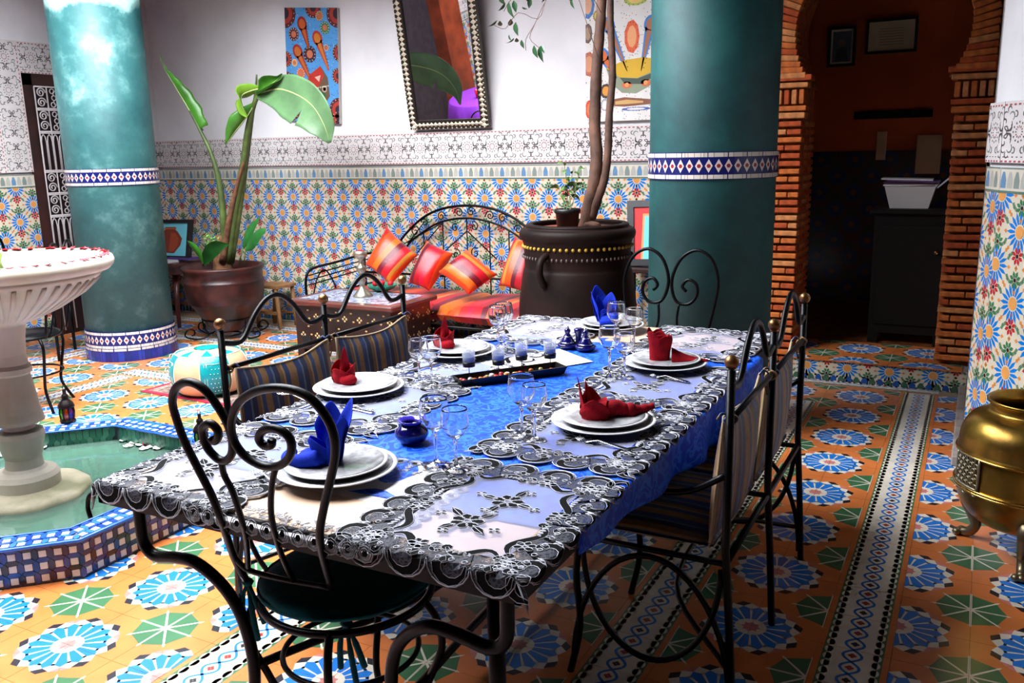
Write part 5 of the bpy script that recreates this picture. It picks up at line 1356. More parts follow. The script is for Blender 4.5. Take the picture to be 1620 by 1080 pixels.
# lanterns on the basin's rim
def lantern(x, y, z, label, s=1.0):
    r_ = root('lantern', (x, y, z), label, 'lantern', 'small lanterns on the basin rim')
    dark = mat('dark_bronze_metal', (30, 24, 24), .4, metal=.6)
    part('base', MB().lathe([(0, 0), (.034*s, 0), (.036*s, .012*s), (.030*s, .022*s), (0, .022*s)], (x, y, z), 8, smooth=False), dark, r_)
    R_ = .030*s; gc = ((200, 90, 20), (30, 200, 30), (200, 70, 16), (70, 50, 180))
    mb = MB()
    for k in range(8):
        a = PI/8+2*PI*k/8; a2 = a+2*PI/8
        mb.tube([(x+R_*math.cos(a), y+R_*math.sin(a), z+.02*s), (x+R_*1.12*math.cos(a), y+R_*1.12*math.sin(a), z+.05*s), (x+R_*math.cos(a), y+R_*math.sin(a), z+.078*s)], .0028*s, 5)
        g_ = MB(); p = [(R_*.95, .022), (R_*1.06, .05), (R_*.95, .076)]
        g_.add([(x+r*math.cos(t), y+r*math.sin(t), z+h*s) for r, h in p for t in (a, a2)], [(0, 1, 3, 2), (2, 3, 5, 4)])
        part('glass_pane', g_, mat('pane_%d' % (k % 4), gc[k % 4], .1, trans=.5, spec=.6), r_, fix=False)
    part('frame', mb, dark, r_)
    part('dome', MB().lathe([(.038*s, .076*s), (.036*s, .084*s), (.030*s, .098*s), (.018*s, .110*s), (.014*s, .118*s), (.017*s, .124*s), (.013*s, .136*s), (.008*s, .140*s), (.0085*s, .160*s), (.006*s, .163*s), (0, .163*s)], (x, y, z), 16), dark, r_)
    part('ring', MB().tube([(x+.010*s*math.cos(2*PI*i/16), y, z+.170*s+.010*s*math.sin(2*PI*i/16)) for i in range(16)], .0015*s, 5, True), dark, r_)
q = at(108, 668, z=RZ); lantern(q.x, q.y, RZ, 'dark metal lantern with green and amber glass panes at the back of the basin rim', 1.08)
q = at(320, 705, z=RZ); lantern(q.x, q.y, RZ, 'small dark lantern on the basin rim, half hidden by the near chair and table', .95)

# ================================================================ pouf and rug
q = at(313, 634, z=0); pr = .235
prx, pry = q.x-.0+.72*pr*(-.47), q.y+pr*.80
pf = root('leather_pouf', (prx, pry, .006), 'round tan and turquoise leather pouf with stitched star top', 'pouf')
tan = mat('tan_leather', (232, 176, 136), .45, bump=.2, noise=.08); tur = mat('turquoise_leather', (14, 152, 158), .3, noise=.2, nscale=12, bump=.2, coat=.2); sti = mat('cream_stitching', (226, 226, 200), .6)
PHh = .285
def pfr(v):     # profile: v 0 bottom .. 1 top edge
    a = PI*(.06+.88*v); return pr*(1.02*math.sin(a)**.38), PHh*(.5-.5*math.cos(a))
for k in range(8):
    a0 = 2*PI*k/8-.99; m_ = tur if k % 2 == 0 else tan
    def sd(u, v, e=.0): a = a0+u*2*PI/8; r_, z = pfr(.84*v); r_ *= 1+.012*math.sin(PI*u); return (prx+(r_+e)*math.cos(a), pry+(r_+e)*math.sin(a), .006+z)
    mb = MB(); mb.grid(sd, 9, 12); pn = part('turquoise_panel' if k % 2 == 0 else 'tan_panel', mb, m_, pf)
    mb = MB(); mb.tube([sd(0, v/10, .002) for v in range(11)], .003, 5)
    if k % 2 == 0:
        for e in (.14, .22): mb.tube([sd(e, .22), sd(e, .5, .004), sd(e, .85, .003), sd(.5, .85, .005), sd(1-e, .85, .003), sd(1-e, .5, .004), sd(1-e, .22), sd(.5, .22, .003)], .0014, 4, True)
        for i in range(4):
            for j in range(6): mb.ball(sd(.33+.11*i+(.05 if j % 2 else 0), .30+.09*j, .003), .0026, 6)
    part('stitching', mb, sti, pn)
rt, zt_ = pfr(.84)
def topz(r_): return .006+zt_+(PHh-zt_)*(1-(r_/rt)**2)**.5*1.0
for k in range(16):
    a0, a1 = 2*PI*k/16-.99, 2*PI*(k+1)/16-.99; am = (a0+a1)/2
    # star of triangles, turquoise outside and tan points between
    mb = MB(); ri = rt*.42
    def pt(r_, a): return (prx+r_*math.cos(a), pry+r_*math.sin(a), topz(min(r_, rt*.999)))
    base = [pt(rt, a0+(a1-a0)*i/4) for i in range(5)]
    if k % 2 == 0:
        rows = [[pt(rt*(1-t/5)+ri*t/5, am+(a0-am)*(1-t/5)*(1-2*i/6)) for i in range(7)] for t in range(6)]
        mm, nm = tur, 'turquoise_triangle'
    else:
        rows = [[pt(rt*(1-t/5)+ri*t/5, am+(a0-am)*(1)*(1+t/5)*(1-2*i/6)) for i in range(7)] for t in range(6)]
        mm, nm = tan, 'tan_point'
    rows = [[(x, y, z+(.001 if k % 2 == 0 else 0)) for x, y, z in r_] for r_ in rows]
    mb.add([p for r_ in rows for p in r_], [(i*7+j, i*7+j+1, i*7+8+j, i*7+7+j) for i in range(5) for j in range(6)], True)
    part(nm, mb, mm, pf)
mb = MB(); mb.add([pt(rt*.43*(1 if i % 2 == 0 else .82), 2*PI*i/16) for i in range(16)]+[(prx, pry, .006+PHh+.001)], [(i, (i+1) % 16, 16) for i in range(16)], True); part('top_patch', mb, tur, pf)
part('stitching', MB().tube([pt(rt*.995, 2*PI*i/40) for i in range(40)], .003, 5, True), sti, pf)
rc = [at(222, 620, z=0), at(365, 644, z=0)]
rd = (rc[1]-rc[0]).normalized(); rn_ = Vector((-rd.y, rd.x, 0))
if rn_.y < 0: rn_ = -rn_
RW, RD = 1.15, .78
def rp(a, b_): p = rc[0]+rd*a+rn_*b_; return (p.x, p.y)
rug = root('rug', (rc[0].x, rc[0].y, 0), 'small worn rug with a crimson border under the pouf', 'rug')
part('pile', MB().prism([rp(.03, .035), rp(RW-.03, .035), rp(RW-.03, RD-.035), rp(.03, RD-.035)], .0008, .006), mat('grey_patterned_pile', (168, 140, 128), .95, noise=.45, nscale=26, bump=.4, bscale=200), rug)
mb = MB()
for q_ in (((0, 0), (RW, 0), (RW, .035), (0, .035)), ((0, RD-.035), (RW, RD-.035), (RW, RD), (0, RD)), ((0, .035), (.03, .035), (.03, RD-.035), (0, RD-.035)), ((RW-.03, .035), (RW, .035), (RW, RD-.035), (RW-.03, RD-.035))):
    mb.prism([rp(*v) for v in q_], .0008, .0065)
part('border', mb, mat('crimson_wool', (168, 30, 58), .9, bump=.3, bscale=200), rug)

# ================================================================ glazed pot with banana plant
glaze = mat('dark_brown_glaze', (70, 34, 28), .35, spec=.4, nscale=7, bump=.15, bscale=30, rgb2=(34, 17, 16))
soil = mat('dark_soil', (40, 28, 22), .95, bump=.5, bscale=60)
q = at(357, 470, Y=5.15); px_, py_ = q.x, q.y
s_ = 1/ppm((px_, py_, .4))
PR = 62*s_
ztop = at(355, 421, Y=py_).z+.01; zbot = at(355, 520, Y=py_).z

PHt = ztop-zbot
pot = root('glazed_planter', (px_, py_, 0), 'dark brown glazed planter on a scrolled iron stand between left column and coffee table', 'planter')
part('pot_body', MB().lathe([(0, 0), (PR*.36, 0), (PR*.42, PHt*.03), (PR*.62, PHt*.20), (PR*.86, PHt*.42), (PR*.93, PHt*.46), (PR*.97, PHt*.60), (PR*.985, PHt*.74), (PR*1.0, PHt*.76), (PR*.985, PHt*.785), (PR*.96, PHt*.80), (PR*.965, PHt*.92), (PR*1.01, PHt*.95), (PR*1.02, PHt*.985), (PR*.98, PHt), (PR*.90, PHt*.985), (PR*.88, PHt*.9), (0, PHt*.88)], (px_, py_, zbot), 56), glaze, pot)
part('soil', MB().lathe([(0, PHt*.895), (PR*.87, PHt*.89), (PR*.87, PHt*.88), (0, PHt*.88)], (px_, py_, zbot), 40), soil, pot)
sd = root('plant_stand', (px_, py_, 0), 'low black iron plant stand with curled feet carrying the brown planter', 'stand')
part('ring', MB().tube([(px_+PR*.62*math.cos(2*PI*i/32), py_+PR*.62*math.sin(2*PI*i/32), zbot+PHt*.19) for i in range(32)], .007, 6, True), iron, sd)
part('ring', MB().tube([(px_+PR*.30*math.cos(2*PI*i/32), py_+PR*.30*math.sin(2*PI*i/32), .03) for i in range(32)], .007, 6, True), iron, sd)
for a in (.5-PI/2-.55, .5, .5+PI, .5+PI/2-.4):
    c, s = math.cos(a-.5), math.sin(a-.5)
    pts = [(PR*.62, zbot+PHt*.19), (PR*.60, .10), (PR*.50, .04), (PR*.72, .012), (PR*.98, .03)]+[(PR*.92+.055*math.cos(t)*(1-.13*(t+1)), .065+.055*math.sin(t)*(1-.13*(t+1))) for t in [-.8+.5*i for i in range(1, 12)]]
    part('foot', MB().tube(smooth([(px_+c*r_, py_+s*r_, z) for r_, z in pts], 3), .0065, 6), iron, sd)
leafm = mat('banana_leaf', (66, 130, 34), .38, noise=.25, nscale=5, bump=.15, bscale=40, coat=.1); leafp = mat('pale_banana_leaf', (98, 138, 90), .4, noise=.2, nscale=5, bump=.15, bscale=40)
ribm = mat('leaf_rib', (176, 196, 120), .5); stemm = mat('green_stalk', (84, 104, 48), .5, noise=.3, nscale=12); brownst = mat('dry_brown_sheath', (120, 78, 50), .8, noise=.4, nscale=18, bump=.4, bscale=40)
bp_ = root('banana_plant', (px_, py_, ztop-PHt*.11), 'tall banana plant with one drooping and one rolled leaf in the brown planter', 'plant')
def leafblade(mb, mid, wid, side, fold=.3, ruffle=.0, both=(1, 1), n=7, seed=0, notch=None):
    """mid: points along the rib; wid: half width at each; side: direction the blade spreads; fold lifts both halves"""
    P_ = smooth(mid, 5); m_ = len(P_); side = Vector(side).normalized()
    def W(t): 
        x = t*(len(wid)-1); i = min(int(x), len(wid)-2); return wid[i]+(wid[i+1]-wid[i])*(x-i)
    rr = random.Random(seed); ph = rr.uniform(0, 6)
    rows = []
    for i, p in enumerate(P_):
        t = i/(m_-1); tan_ = (P_[min(i+1, m_-1)]-P_[max(i-1, 0)]).normalized()
        sd_ = (side-tan_*side.dot(tan_)).normalized(); up = tan_.cross(sd_)
        row = []
        for k in range(-n, n+1):
            u = k/n; w = W(t)*(both[0] if u < 0 else both[1])
            if notch and ((u > 0) == (notch[1] > 0)) and abs(t-notch[0]) < .035: w *= .35+.65*abs(t-notch[0])/.035
            a = fold*abs(u); row.append(p+sd_*(w*u*math.cos(a))+up*(w*abs(u)*math.sin(a)+ruffle*abs(u)*math.sin(t*40+ph+(2 if u < 0 else 0))))
        rows.append(row)
    c = 2*n+1
    mb.add([v for r_ in rows for v in r_], [(i*c+j, i*c+j+1, (i+1)*c+j+1, (i+1)*c+j) for i in range(m_-1) for j in range(c-1)], True)
    return P_
def bl(name_, pts, wid, side, fold, m_, ruf=.0, both=(1, 1), lab=None, notch=None, rib=.006, seed=1):
    mid = [at(x, y, Y=Yv) for x, y, Yv in pts]; mb = MB(); P_ = leafblade(mb, mid, wid, side, fold, ruf, both, seed=seed, notch=notch)
    o = part('leaf', mb, m_, bp_, fix=False, label=lab); md = o.modifiers.new('thickness', 'SOLIDIFY'); md.thickness = .0015
    n = len(P_); part('midrib', MB().tube(P_, [rib*(1-.8*i/(n-1)) for i in range(n)], 6), ribm, o)
# drooping leaf to the right
bl('a', [(408, 148, 5.10), (440, 141, 5.0), (470, 150, 4.95), (495, 168, 4.93), (512, 196, 4.93), (522, 226, 4.95)], [.04, .13, .19, .20, .17, .12, .015], (.42, .15, .9), .12, leafp, both=(1, .66), lab='wide pale leaf arching over to the right', notch=(.52, -1), rib=.007)
# rolled upright leaf at the left
bl('b', [(316, 205, 5.1), (300, 175, 5.08), (282, 145, 5.06), (268, 122, 5.05), (260, 108, 5.04), (252, 86, 5.03)], [.075, .095, .085, .055, .03, .01, .002], (.9, -.45, .5), .75, leafm, ruf=.006, lab='half-rolled upright leaf at the left', rib=.005)
# folded leaves in the middle
bl('c', [(402, 165, 5.1), (390, 185, 5.05), (372, 208, 5.0), (358, 228, 4.98)], [.02, .075, .10, .06, .01], (.6, -.3, .7), .85, leafm, seed=3)
bl('d', [(412, 140, 5.1), (396, 144, 5.05), (382, 152, 5.0), (384, 170, 4.98), (392, 185, 4.96)], [.02, .06, .08, .06, .01], (.5, -.3, .8), .4, mat('lime_banana_leaf', (116, 160, 44), .4, noise=.2, nscale=5), seed=4)
bl('e', [(410, 150, 5.1), (420, 140, 5.05), (436, 128, 5.0), (447, 117, 4.98)], [.02, .075, .08, .04, .01], (.8, -.2, .5), .9, leafm, seed=5)
bl('f', [(415, 146, 5.14), (440, 136, 5.16), (456, 124, 5.18), (464, 116, 5.2)], [.02, .04, .045, .02, .005], (.3, -.2, .9), .3, leafp, seed=6)
def stalk(pts, r0, r1, m_=stemm): P_ = smooth([at(x, y, Y=Yv) for x, y, Yv in pts], 5); n = len(P_); part('stalk', MB().tube(P_, [r0+(r1-r0)*i/(n-1) for i in range(n)], 8), m_, bp_)
stalk([(356, 400, 5.15), (352, 330, 5.13), (345, 280, 5.12), (333, 240, 5.11), (316, 205, 5.1), (300, 175, 5.08)], .030, .008)
stalk([(360, 415, 5.15), (372, 330, 5.14), (385, 260, 5.12), (392, 205, 5.1), (402, 165, 5.1), (412, 148, 5.1), (425, 143, 5.05)], .034, .010)
stalk([(365, 415, 5.18), (380, 320, 5.17), (390, 250, 5.16), (398, 190, 5.12), (404, 150, 5.1), (406, 118, 5.1)], .030, .006)
stalk([(352, 415, 5.1), (362, 350, 5.1), (376, 290, 5.1), (386, 255, 5.08)], .028, .008, brownst)
mb = MB(); mb.tube(smooth([(px_-.0, py_, ztop-.06), (px_+.01, py_, ztop+.10), (px_+.02, py_, ztop+.24)], 5), [.085, .08, .078, .075, .07, .066, .062, .058, .054, .05, .046], 12); part('trunk_base', mb, brownst, bp_)
# low companion plants in the same pot
lp_ = root('broad_leaf_plant', (px_-.15, py_-.10, ztop-PHt*.1), 'low plant with broad glossy leaves at the left of the planter', 'plant')
gl_ = mat('bright_green_leaf', (80, 176, 50), .3, noise=.15, nscale=8, coat=.2); gd = mat('deep_green_leaf', (44, 116, 50), .3, noise=.25, nscale=8, coat=.2)
for pts, wd, m_, par in (([(322, 418, 5.05), (312, 400, 5.0), (302, 388, 4.98), (296, 381, 4.97)], [.02, .06, .065, .04, .004], gl_, 0), ([(324, 418, 5.02), (332, 400, 4.98), (345, 388, 4.95), (362, 386, 4.93)], [.01, .05, .06, .045, .004], gd, 0)):
    mb = MB(); leafblade(mb, [at(x, y, Y=v) for x, y, v in pts], wd, (.3, -.5, .8), .2, .002); part('leaf', mb, m_, lp_, fix=False)
part('stalk', MB().tube([at(321, 420, Y=5.05), at(323, 412, Y=5.04)], .008, 6), stemm, lp_)
lp2 = root('upright_leaf_plant', (px_+.18, py_-.05, ztop-PHt*.1), 'small plant with two upright dark leaves at the right of the planter', 'plant')
for pts, wd, m_ in (([(384, 392, 5.08), (388, 375, 5.05), (398, 358, 5.03), (411, 344, 5.02)], [.015, .05, .055, .035, .003], gd), ([(388, 396, 5.04), (396, 384, 5.0), (408, 370, 4.98), (421, 362, 4.97)], [.01, .05, .055, .04, .003], gd)):
    mb = MB(); leafblade(mb, [at(x, y, Y=v) for x, y, v in pts], wd, (.7, -.3, -.4), .3); part('leaf', mb, m_, lp2, fix=False)
for a, b_ in (((378, 418), (384, 392)), ((386, 418), (389, 392))): part('stalk', MB().tube([at(*a, Y=5.08), at(*b_, Y=5.06)], .005, 6), stemm, lp2)
lp3 = root('herb_tuft', (px_-.08, py_, ztop-PHt*.1), 'tuft of fine pale green herb behind the broad leaves in the planter', 'plant')
mb = MB()
for k in range(70):
    c = at(332+rnd.gauss(0, 7), 382+rnd.gauss(0, 7), Y=5.1+rnd.uniform(-.05, .05)); d = Vector((rnd.uniform(-1, 1), rnd.uniform(-1, 1), rnd.uniform(-.2, 1))).normalized()*.016; n_ = d.cross(Vector((.3, .9, .2))).normalized()*.008
    mb.add([c, c+d+n_, c+d*2, c+d-n_], [(0, 1, 2, 3)])
o = part('foliage', mb, mat('pale_green_herb', (124, 180, 88), .5), lp3, fix=False); o['kind'] = 'stuff'
part('stalk', MB().tube([at(333, 418, Y=5.1), at(332, 382, Y=5.1)], .004, 5), stemm, lp3)

# ================================================================ side table, framed jar picture, books and vase behind the left column
redwood = mat('polished_red_wood', (88, 34, 28), .35, noise=.3, nscale=6, coat=.2)
q = at(285, 412, Y=5.45)
TX, TY, TZ = q.x-.12, 5.48, q.z
r_ = root('side_table', (TX, TY, 0), 'dark red wooden side table with splayed legs beside the left column', 'table')
part('top', MB().box(TX-.42, TX+.28, TY-.24, TY+.24, TZ-.03, TZ, ch=.006), redwood, r_); part('apron', MB().box(TX-.38, TX+.24, TY-.2, TY+.2, TZ-.10, TZ-.03), redwood, r_)
for sx in (-.36, .20):
    for sy in (-.18, .18): part('leg', MB().tube([(TX+sx*.6, TY+sy*.5, TZ-.05), (TX+sx*.8, TY+sy*.8, .25), (TX+sx*1.1, TY+sy*1.1, 0)], [.030, .022, .016], 6), redwood, r_)
def picture(name, label, c00, c10, c11, c01, P, W, H, frame=None, fw=.03, cat='picture', th=.03, extra=None, canvas_mat=None):
    """flat picture between four world corners (left-bottom, right-bottom, right-top, left-top)"""
    O = Vector(c00); U = (Vector(c10)-O); V = (Vector(c01)-O); w, h = U.length, V.length; U.normalize(); V.normalize(); N = U.cross(V).normalized()
    if N.y > 0: N = -N
    r_ = root(name, tuple(O), label, cat)
    mb = MB(); vs = [O+U*a+V*b_-N*c for c in (0, th) for a, b_ in ((0, 0), (w, 0), (w, h), (0, h))]
    mb.add(vs, [(0, 1, 2, 3), (4, 5, 6, 7), (0, 1, 5, 4), (1, 2, 6, 5), (2, 3, 7, 6), (0, 3, 7, 4)], False, (222, 214, 206))
    sx, sy = w/W, h/H
    for q_, col, lay in P.p: mb.add([O+U*(x*sx)+V*(y*sy)+N*(.0004*lay+.0004) for x, y in q_], [tuple(range(len(q_)))], False, col)
    part('canvas', mb, canvas_mat or paintmat('painted_canvas', rough=.6, noise=.05, bump=.05), r_, fix=False)
    if frame:
        mb = MB()
        for a0, a1, b0, b1 in ((-fw, w+fw, -fw, 0), (-fw, w+fw, h, h+fw), (-fw, 0, 0, h), (w, w+fw, 0, h)):
            vs = [O+U*a+V*b_+N*c for c in (-th, .012) for a, b_ in ((a0, b0), (a1, b0), (a1, b1), (a0, b1))]
            mb.add(vs, [(0, 1, 2, 3), (4, 5, 6, 7), (0, 1, 5, 4), (1, 2, 6, 5), (2, 3, 7, 6), (0, 3, 7, 4)])
        part('frame', mb, frame, r_)
    return r_, O, U, V, N, w, h
blackf = mat('black_frame', (18, 15, 18), .35)
P = Paint((0, 1, 0, 1.25)); P.poly([(0, 0), (1, 0), (1, 1.25), (0, 1.25)], (110, 200, 216), 0)
P.poly([(.30, .12), (.62, .10), (.80, .40), (.84, .66), (.70, .92), (.62, 1.0), (.64, 1.10), (.30, 1.10), (.32, 1.0), (.24, .92), (.10, .66), (.12, .40)], (120, 48, 26), 1); P.poly([(.45, .16), (.6, .16), (.72, .42), (.74, .66), (.64, .86), (.5, .9)], (156, 66, 34), 2); P.poly([(.28, 1.02), (.66, 1.02), (.66, 1.06), (.28, 1.06)], (190, 100, 50), 2)
yv = 5.42
picture('framed_jar_picture', 'black-framed picture of a brown jar on pale blue, standing on the side table', at(243, 404, Y=yv), at(295, 405, Y=yv), at(292, 353, Y=yv+.05), at(246, 353, Y=yv+.05), P, 1, 1.25, blackf, .03)
P = Paint((0, 1, 0, 1.6)); P.poly([(0, 0), (1, 0), (1, 1.6), (0, 1.6)], (206, 30, 30), 0); P.poly([(.2, .0), (1, .0), (1, 1.4), (.3, 1.4)], (226, 150, 90), 1); P.poly([(.28, .0), (1, .0), (1, 1.32), (.36, 1.32)], (110, 206, 220), 2)
P.disc(.85, .75, .30, (120, 52, 30), 3, 16, ry=.42); P.disc(.70, 1.0, .2, (60, 110, 60), 4, 7)
picture('framed_red_picture', 'black-framed red and pale blue picture half hidden between the big jar and the column', at(1004, 410, Y=5.60), at(1052, 410, Y=5.60), at(1050, 328, Y=5.68), at(1003, 328, Y=5.68), P, 1, 1.6, blackf, .045)
# purple-clothed round table out of frame at the left, seen only in the mirror
pt_ = root('round_table', (-5.5, 1.9, 0), 'round table under a purple cloth, seen only reflected in the mirror', 'table')
part('tablecloth', MB().lathe([(.56, .35), (.53, .55), (.50, .722), (.48, .73), (0, .73)], (-5.5, 1.9, 0), 48, wob=lambda a, z: 1+(.05*math.sin(11*a) if z < .7 else 0)), mat('purple_cloth', (120, 40, 170), .7), pt_)
part('leg', MB().lathe([(.2, 0), (.19, .02), (.04, .05), (.035, .70), (0, .71)], (-5.5, 1.9, 0), 20), iron, pt_)
thing('candle_glass', MB().lathe([(0, 0), (.03, 0), (.038, .10), (.034, .10), (.027, .01), (0, .01)], (-5.55, 2.05, .7305), 20), mat('red_glass', (190, 16, 30), .2), 'red candle glass on the purple table, seen only in the mirror', 'candle glass')
# low dark stand behind the jar that carries the red picture
sdx = at(1028, 410, Y=5.60); r_ = root('low_stand', (sdx.x, 5.66, 0), 'dark low stand behind the big jar carrying the red picture', 'stand')
part('top', MB().box(sdx.x-.22, sdx.x+.22, 5.50, 5.84, at(1028, 412, Y=5.60).z-.075, at(1028, 412, Y=5.60).z-.045, ch=.004), mat('dark_stand_wood', (50, 28, 24), .5), r_)
for sx in (-.19, .19):
    for yy in (5.53, 5.81): part('leg', MB().tube([(sdx.x+sx, yy, at(1028, 412, Y=5.60).z-.07), (sdx.x+sx, yy, 0)], .018, 6), MATS['dark_stand_wood'], r_)
r_ = root('book_stack', at(265, 414, Y=5.3), 'white book with a purple one lying on the side table', 'book')
q = Vector((at(262, 414, Y=5.3).x, 5.34, TZ)); part('cover', MB().box(q.x-.14, q.x+.08, q.y-.08, q.y+.10, TZ+.001, TZ+.02), mat('white_cover', (214, 214, 216), .5), r_); part('cover', MB().box(q.x-.05, q.x+.20, q.y+.02, q.y+.16, TZ+.0212, TZ+.035), mat('purple_cover', (76, 46, 120), .5), r_)
# plain wooden stool by the wall
q = at(431, 500, Y=5.60); wd_ = mat('pale_stool_wood', (176, 128, 78), .6, noise=.2, nscale=14)
r_ = root('wooden_stool', (q.x, 5.66, 0), 'pale wooden stool against the mosaic wall behind the planter', 'stool')
zst = at(425, 452, Y=5.56).z
part('seat', MB().box(q.x-.14, q.x+.12, 5.55, 5.80, zst-.025, zst, ch=.004), wd_, r_)
for sx in (-.11, .09):
    for sy in (5.57, 5.77): part('leg', MB().tube([(q.x+sx, sy, zst-.02), (q.x+sx*1.25, sy, 0)], .018, 6), wd_, r_)
part('stretcher', MB().box(q.x-.11, q.x+.10, 5.565, 5.58, .12, .145), wd_, r_)

# ================================================================ sofa
stripe_red = [((190, 8, 30), 1.2), ((112, 4, 30), .9), ((222, 104, 22), 1.0), ((232, 66, 8), 1.6), ((206, 20, 16), .8), ((210, 6, 46), .8), ((170, 6, 28), 1.0), ((92, 4, 26), .7), ((236, 78, 12), 1.0), ((190, 124, 44), .5)]
sofa_f = stripemat('red_orange_stripe_seat', stripe_red, .62, axis=0, rough=.42, noise=.06)
SX0, SX1 = -4.42, -2.35; SYF, SYB = 5.02, 5.74
sofa = root('iron_sofa', ((SX0+SX1)/2, 5.4, 0), 'black iron sofa with arched scroll back and red and orange striped seat', 'sofa')
zfront = at(760, 478, Y=SYF).z
def scf(X0, X1):
    def f(s):
        def g(u, v):
            x = X0+(X1-X0)*u; y = SYF+(SYB-SYF)*v; e = (max(math.sin(PI*u), 0)**.10)*(max(math.sin(PI*v), 0)**.12); return (x, y, .355+s*.072*e)
        return g
    return f
for X0, X1 in ((SX0+.02, (SX0+SX1)/2+.22), ((SX0+SX1)/2+.225, SX1)):
    mb = MB(); f = scf(X0, X1); mb.grid(f(1), 30, 16); mb.grid(f(-1), 30, 16); cu = part('seat_cushion', mb, sofa_f, sofa)
    part('piping', MB().tube([(X0+.02+(X1-X0-.04)*i/30, SYF+.004, .352) for i in range(31)], .005, 6), mat('dark_red_piping', (140, 14, 44), .5), cu)
fr = MB()
for y in (SYF+.02, SYB): fr.tube([(SX0, y, .27), (SX1, y, .27)], .012, 8)
for x in (SX0, (SX0+SX1)/2, SX1): fr.tube([(x, SYF+.02, .27), (x, SYB, .27)], .010, 6)
part('frame', fr, iron, sofa)
for x in (SX0+.01, (SX0+SX1)/2, SX1-.01):
    for y in (SYF+.02, SYB): part('leg', MB().tube([(x, y, .27), (x, y, 0)], .013, 8), iron, sofa)
mb = MB()
for i in range(9):
    x = SX0+.12+(SX1-SX0-.24)*i/8
    mb.tube([(p.x, SYF+.02, p.z) for p in spiral((x, 0, .17), .07, .012, PI/2, PI/2+3.2*PI, 20)], .005, 5)
part('front_scrollwork', mb, iron, sofa)
BYk = 5.80
def bq(px, py): p = at(px, py, Y=BYk); return (p.x, BYk, p.z)
outer = smooth([bq(*v) for v in ((600, 430), (625, 395), (640, 372), (668, 345), (700, 330), (742, 325), (782, 331), (815, 346), (840, 367), (850, 385), (862, 420))], 4)
innr = smooth([bq(*v) for v in ((628, 420), (645, 388), (665, 370), (695, 352), (735, 345), (775, 351), (808, 366), (830, 384), (842, 410))], 4)
part('back_arch', MB().tube(outer, .010, 8), iron, sofa); part('back_arch', MB().tube(innr, .008, 8), iron, sofa)
for px, py in ((670, 366), (700, 350), (738, 346), (774, 350), (805, 364)): part('back_rod', MB().tube([bq(px, py), (bq(px, py)[0], BYk, .34)], .006, 6), iron, sofa)
mb = MB()
def pxspiral(px, py, r, a0, turns): 
    c = bq(px, py); rr = r/ppm(c); return [(p.x, BYk, p.z) for p in spiral((c[0], 0, c[2]), rr, rr*.15, a0, a0+turns*2*PI, 20)]
for px, py, r, a0, t in ((657, 366, 9, 0, 1.4), (672, 352, 7, PI, -1.4), (698, 342, 8, 0, 1.5), (726, 336, 8, PI, -1.5), (745, 335, 8, 0, 1.5), (775, 341, 8, PI, -1.5), (795, 345, 8, 0, 1.5), (820, 363, 8, PI, -1.5), (835, 375, 7, 0, 1.4), (720, 360, 7, 1, 1.3), (750, 358, 8, 2, -1.3), (752, 400, 9, 1, 1.3), (722, 402, 9, 2, -1.3)):
    mb.tube(pxspiral(px, py, r, a0, t), .0045, 5)
for v in (((645, 385), (672, 350)), ((690, 410), (738, 366)), ((786, 410), (740, 366)), ((660, 400), (700, 352)), ((640, 385), (700, 352))): mb.tube([bq(*v[0]), bq(*v[1])], .005, 5)
part('back_scrollwork', mb, iron, sofa)
part('back_rail', MB().tube([(SX0, BYk-.02, .50), (SX1, BYk-.02, .50)], .009, 8), iron, sofa)
for x in (SX0, SX1): part('back_post', MB().tube([(x, BYk-.02, .27), (x, BYk-.02, .66)], .011, 8), iron, sofa)
AX = -4.33
for sx, xx in ((0, AX), (1, SX1+.02)):
    mb = MB()
    mb.tube(smooth([(xx, 4.97, .30), (xx-.01, 4.96, .42), (xx-.01, 4.965, .56), (xx, 5.03, .625), (xx, 5.30, .64), (xx, 5.62, .66), (xx, 5.78, .66)], 4), .010, 8)
    for z in (.60, .565, .53): mb.tube([(xx, 4.98, z-.02), (xx, 5.78, z+.02)], .005, 6)
    mb.tube(smooth([(xx, 5.02, .42), (xx, 5.08, .55), (xx, 5.17, .60), (xx, 5.26, .50), (xx, 5.30, .40)], 4), .006, 6)
    mb.tube([(xx, 5.0, .42), (xx, 5.78, .42)], .007, 6); mb.tube([(xx, 4.97, .42), (xx, 4.97, .0)], .011, 8)
    part('arm_rest', mb, iron, sofa)
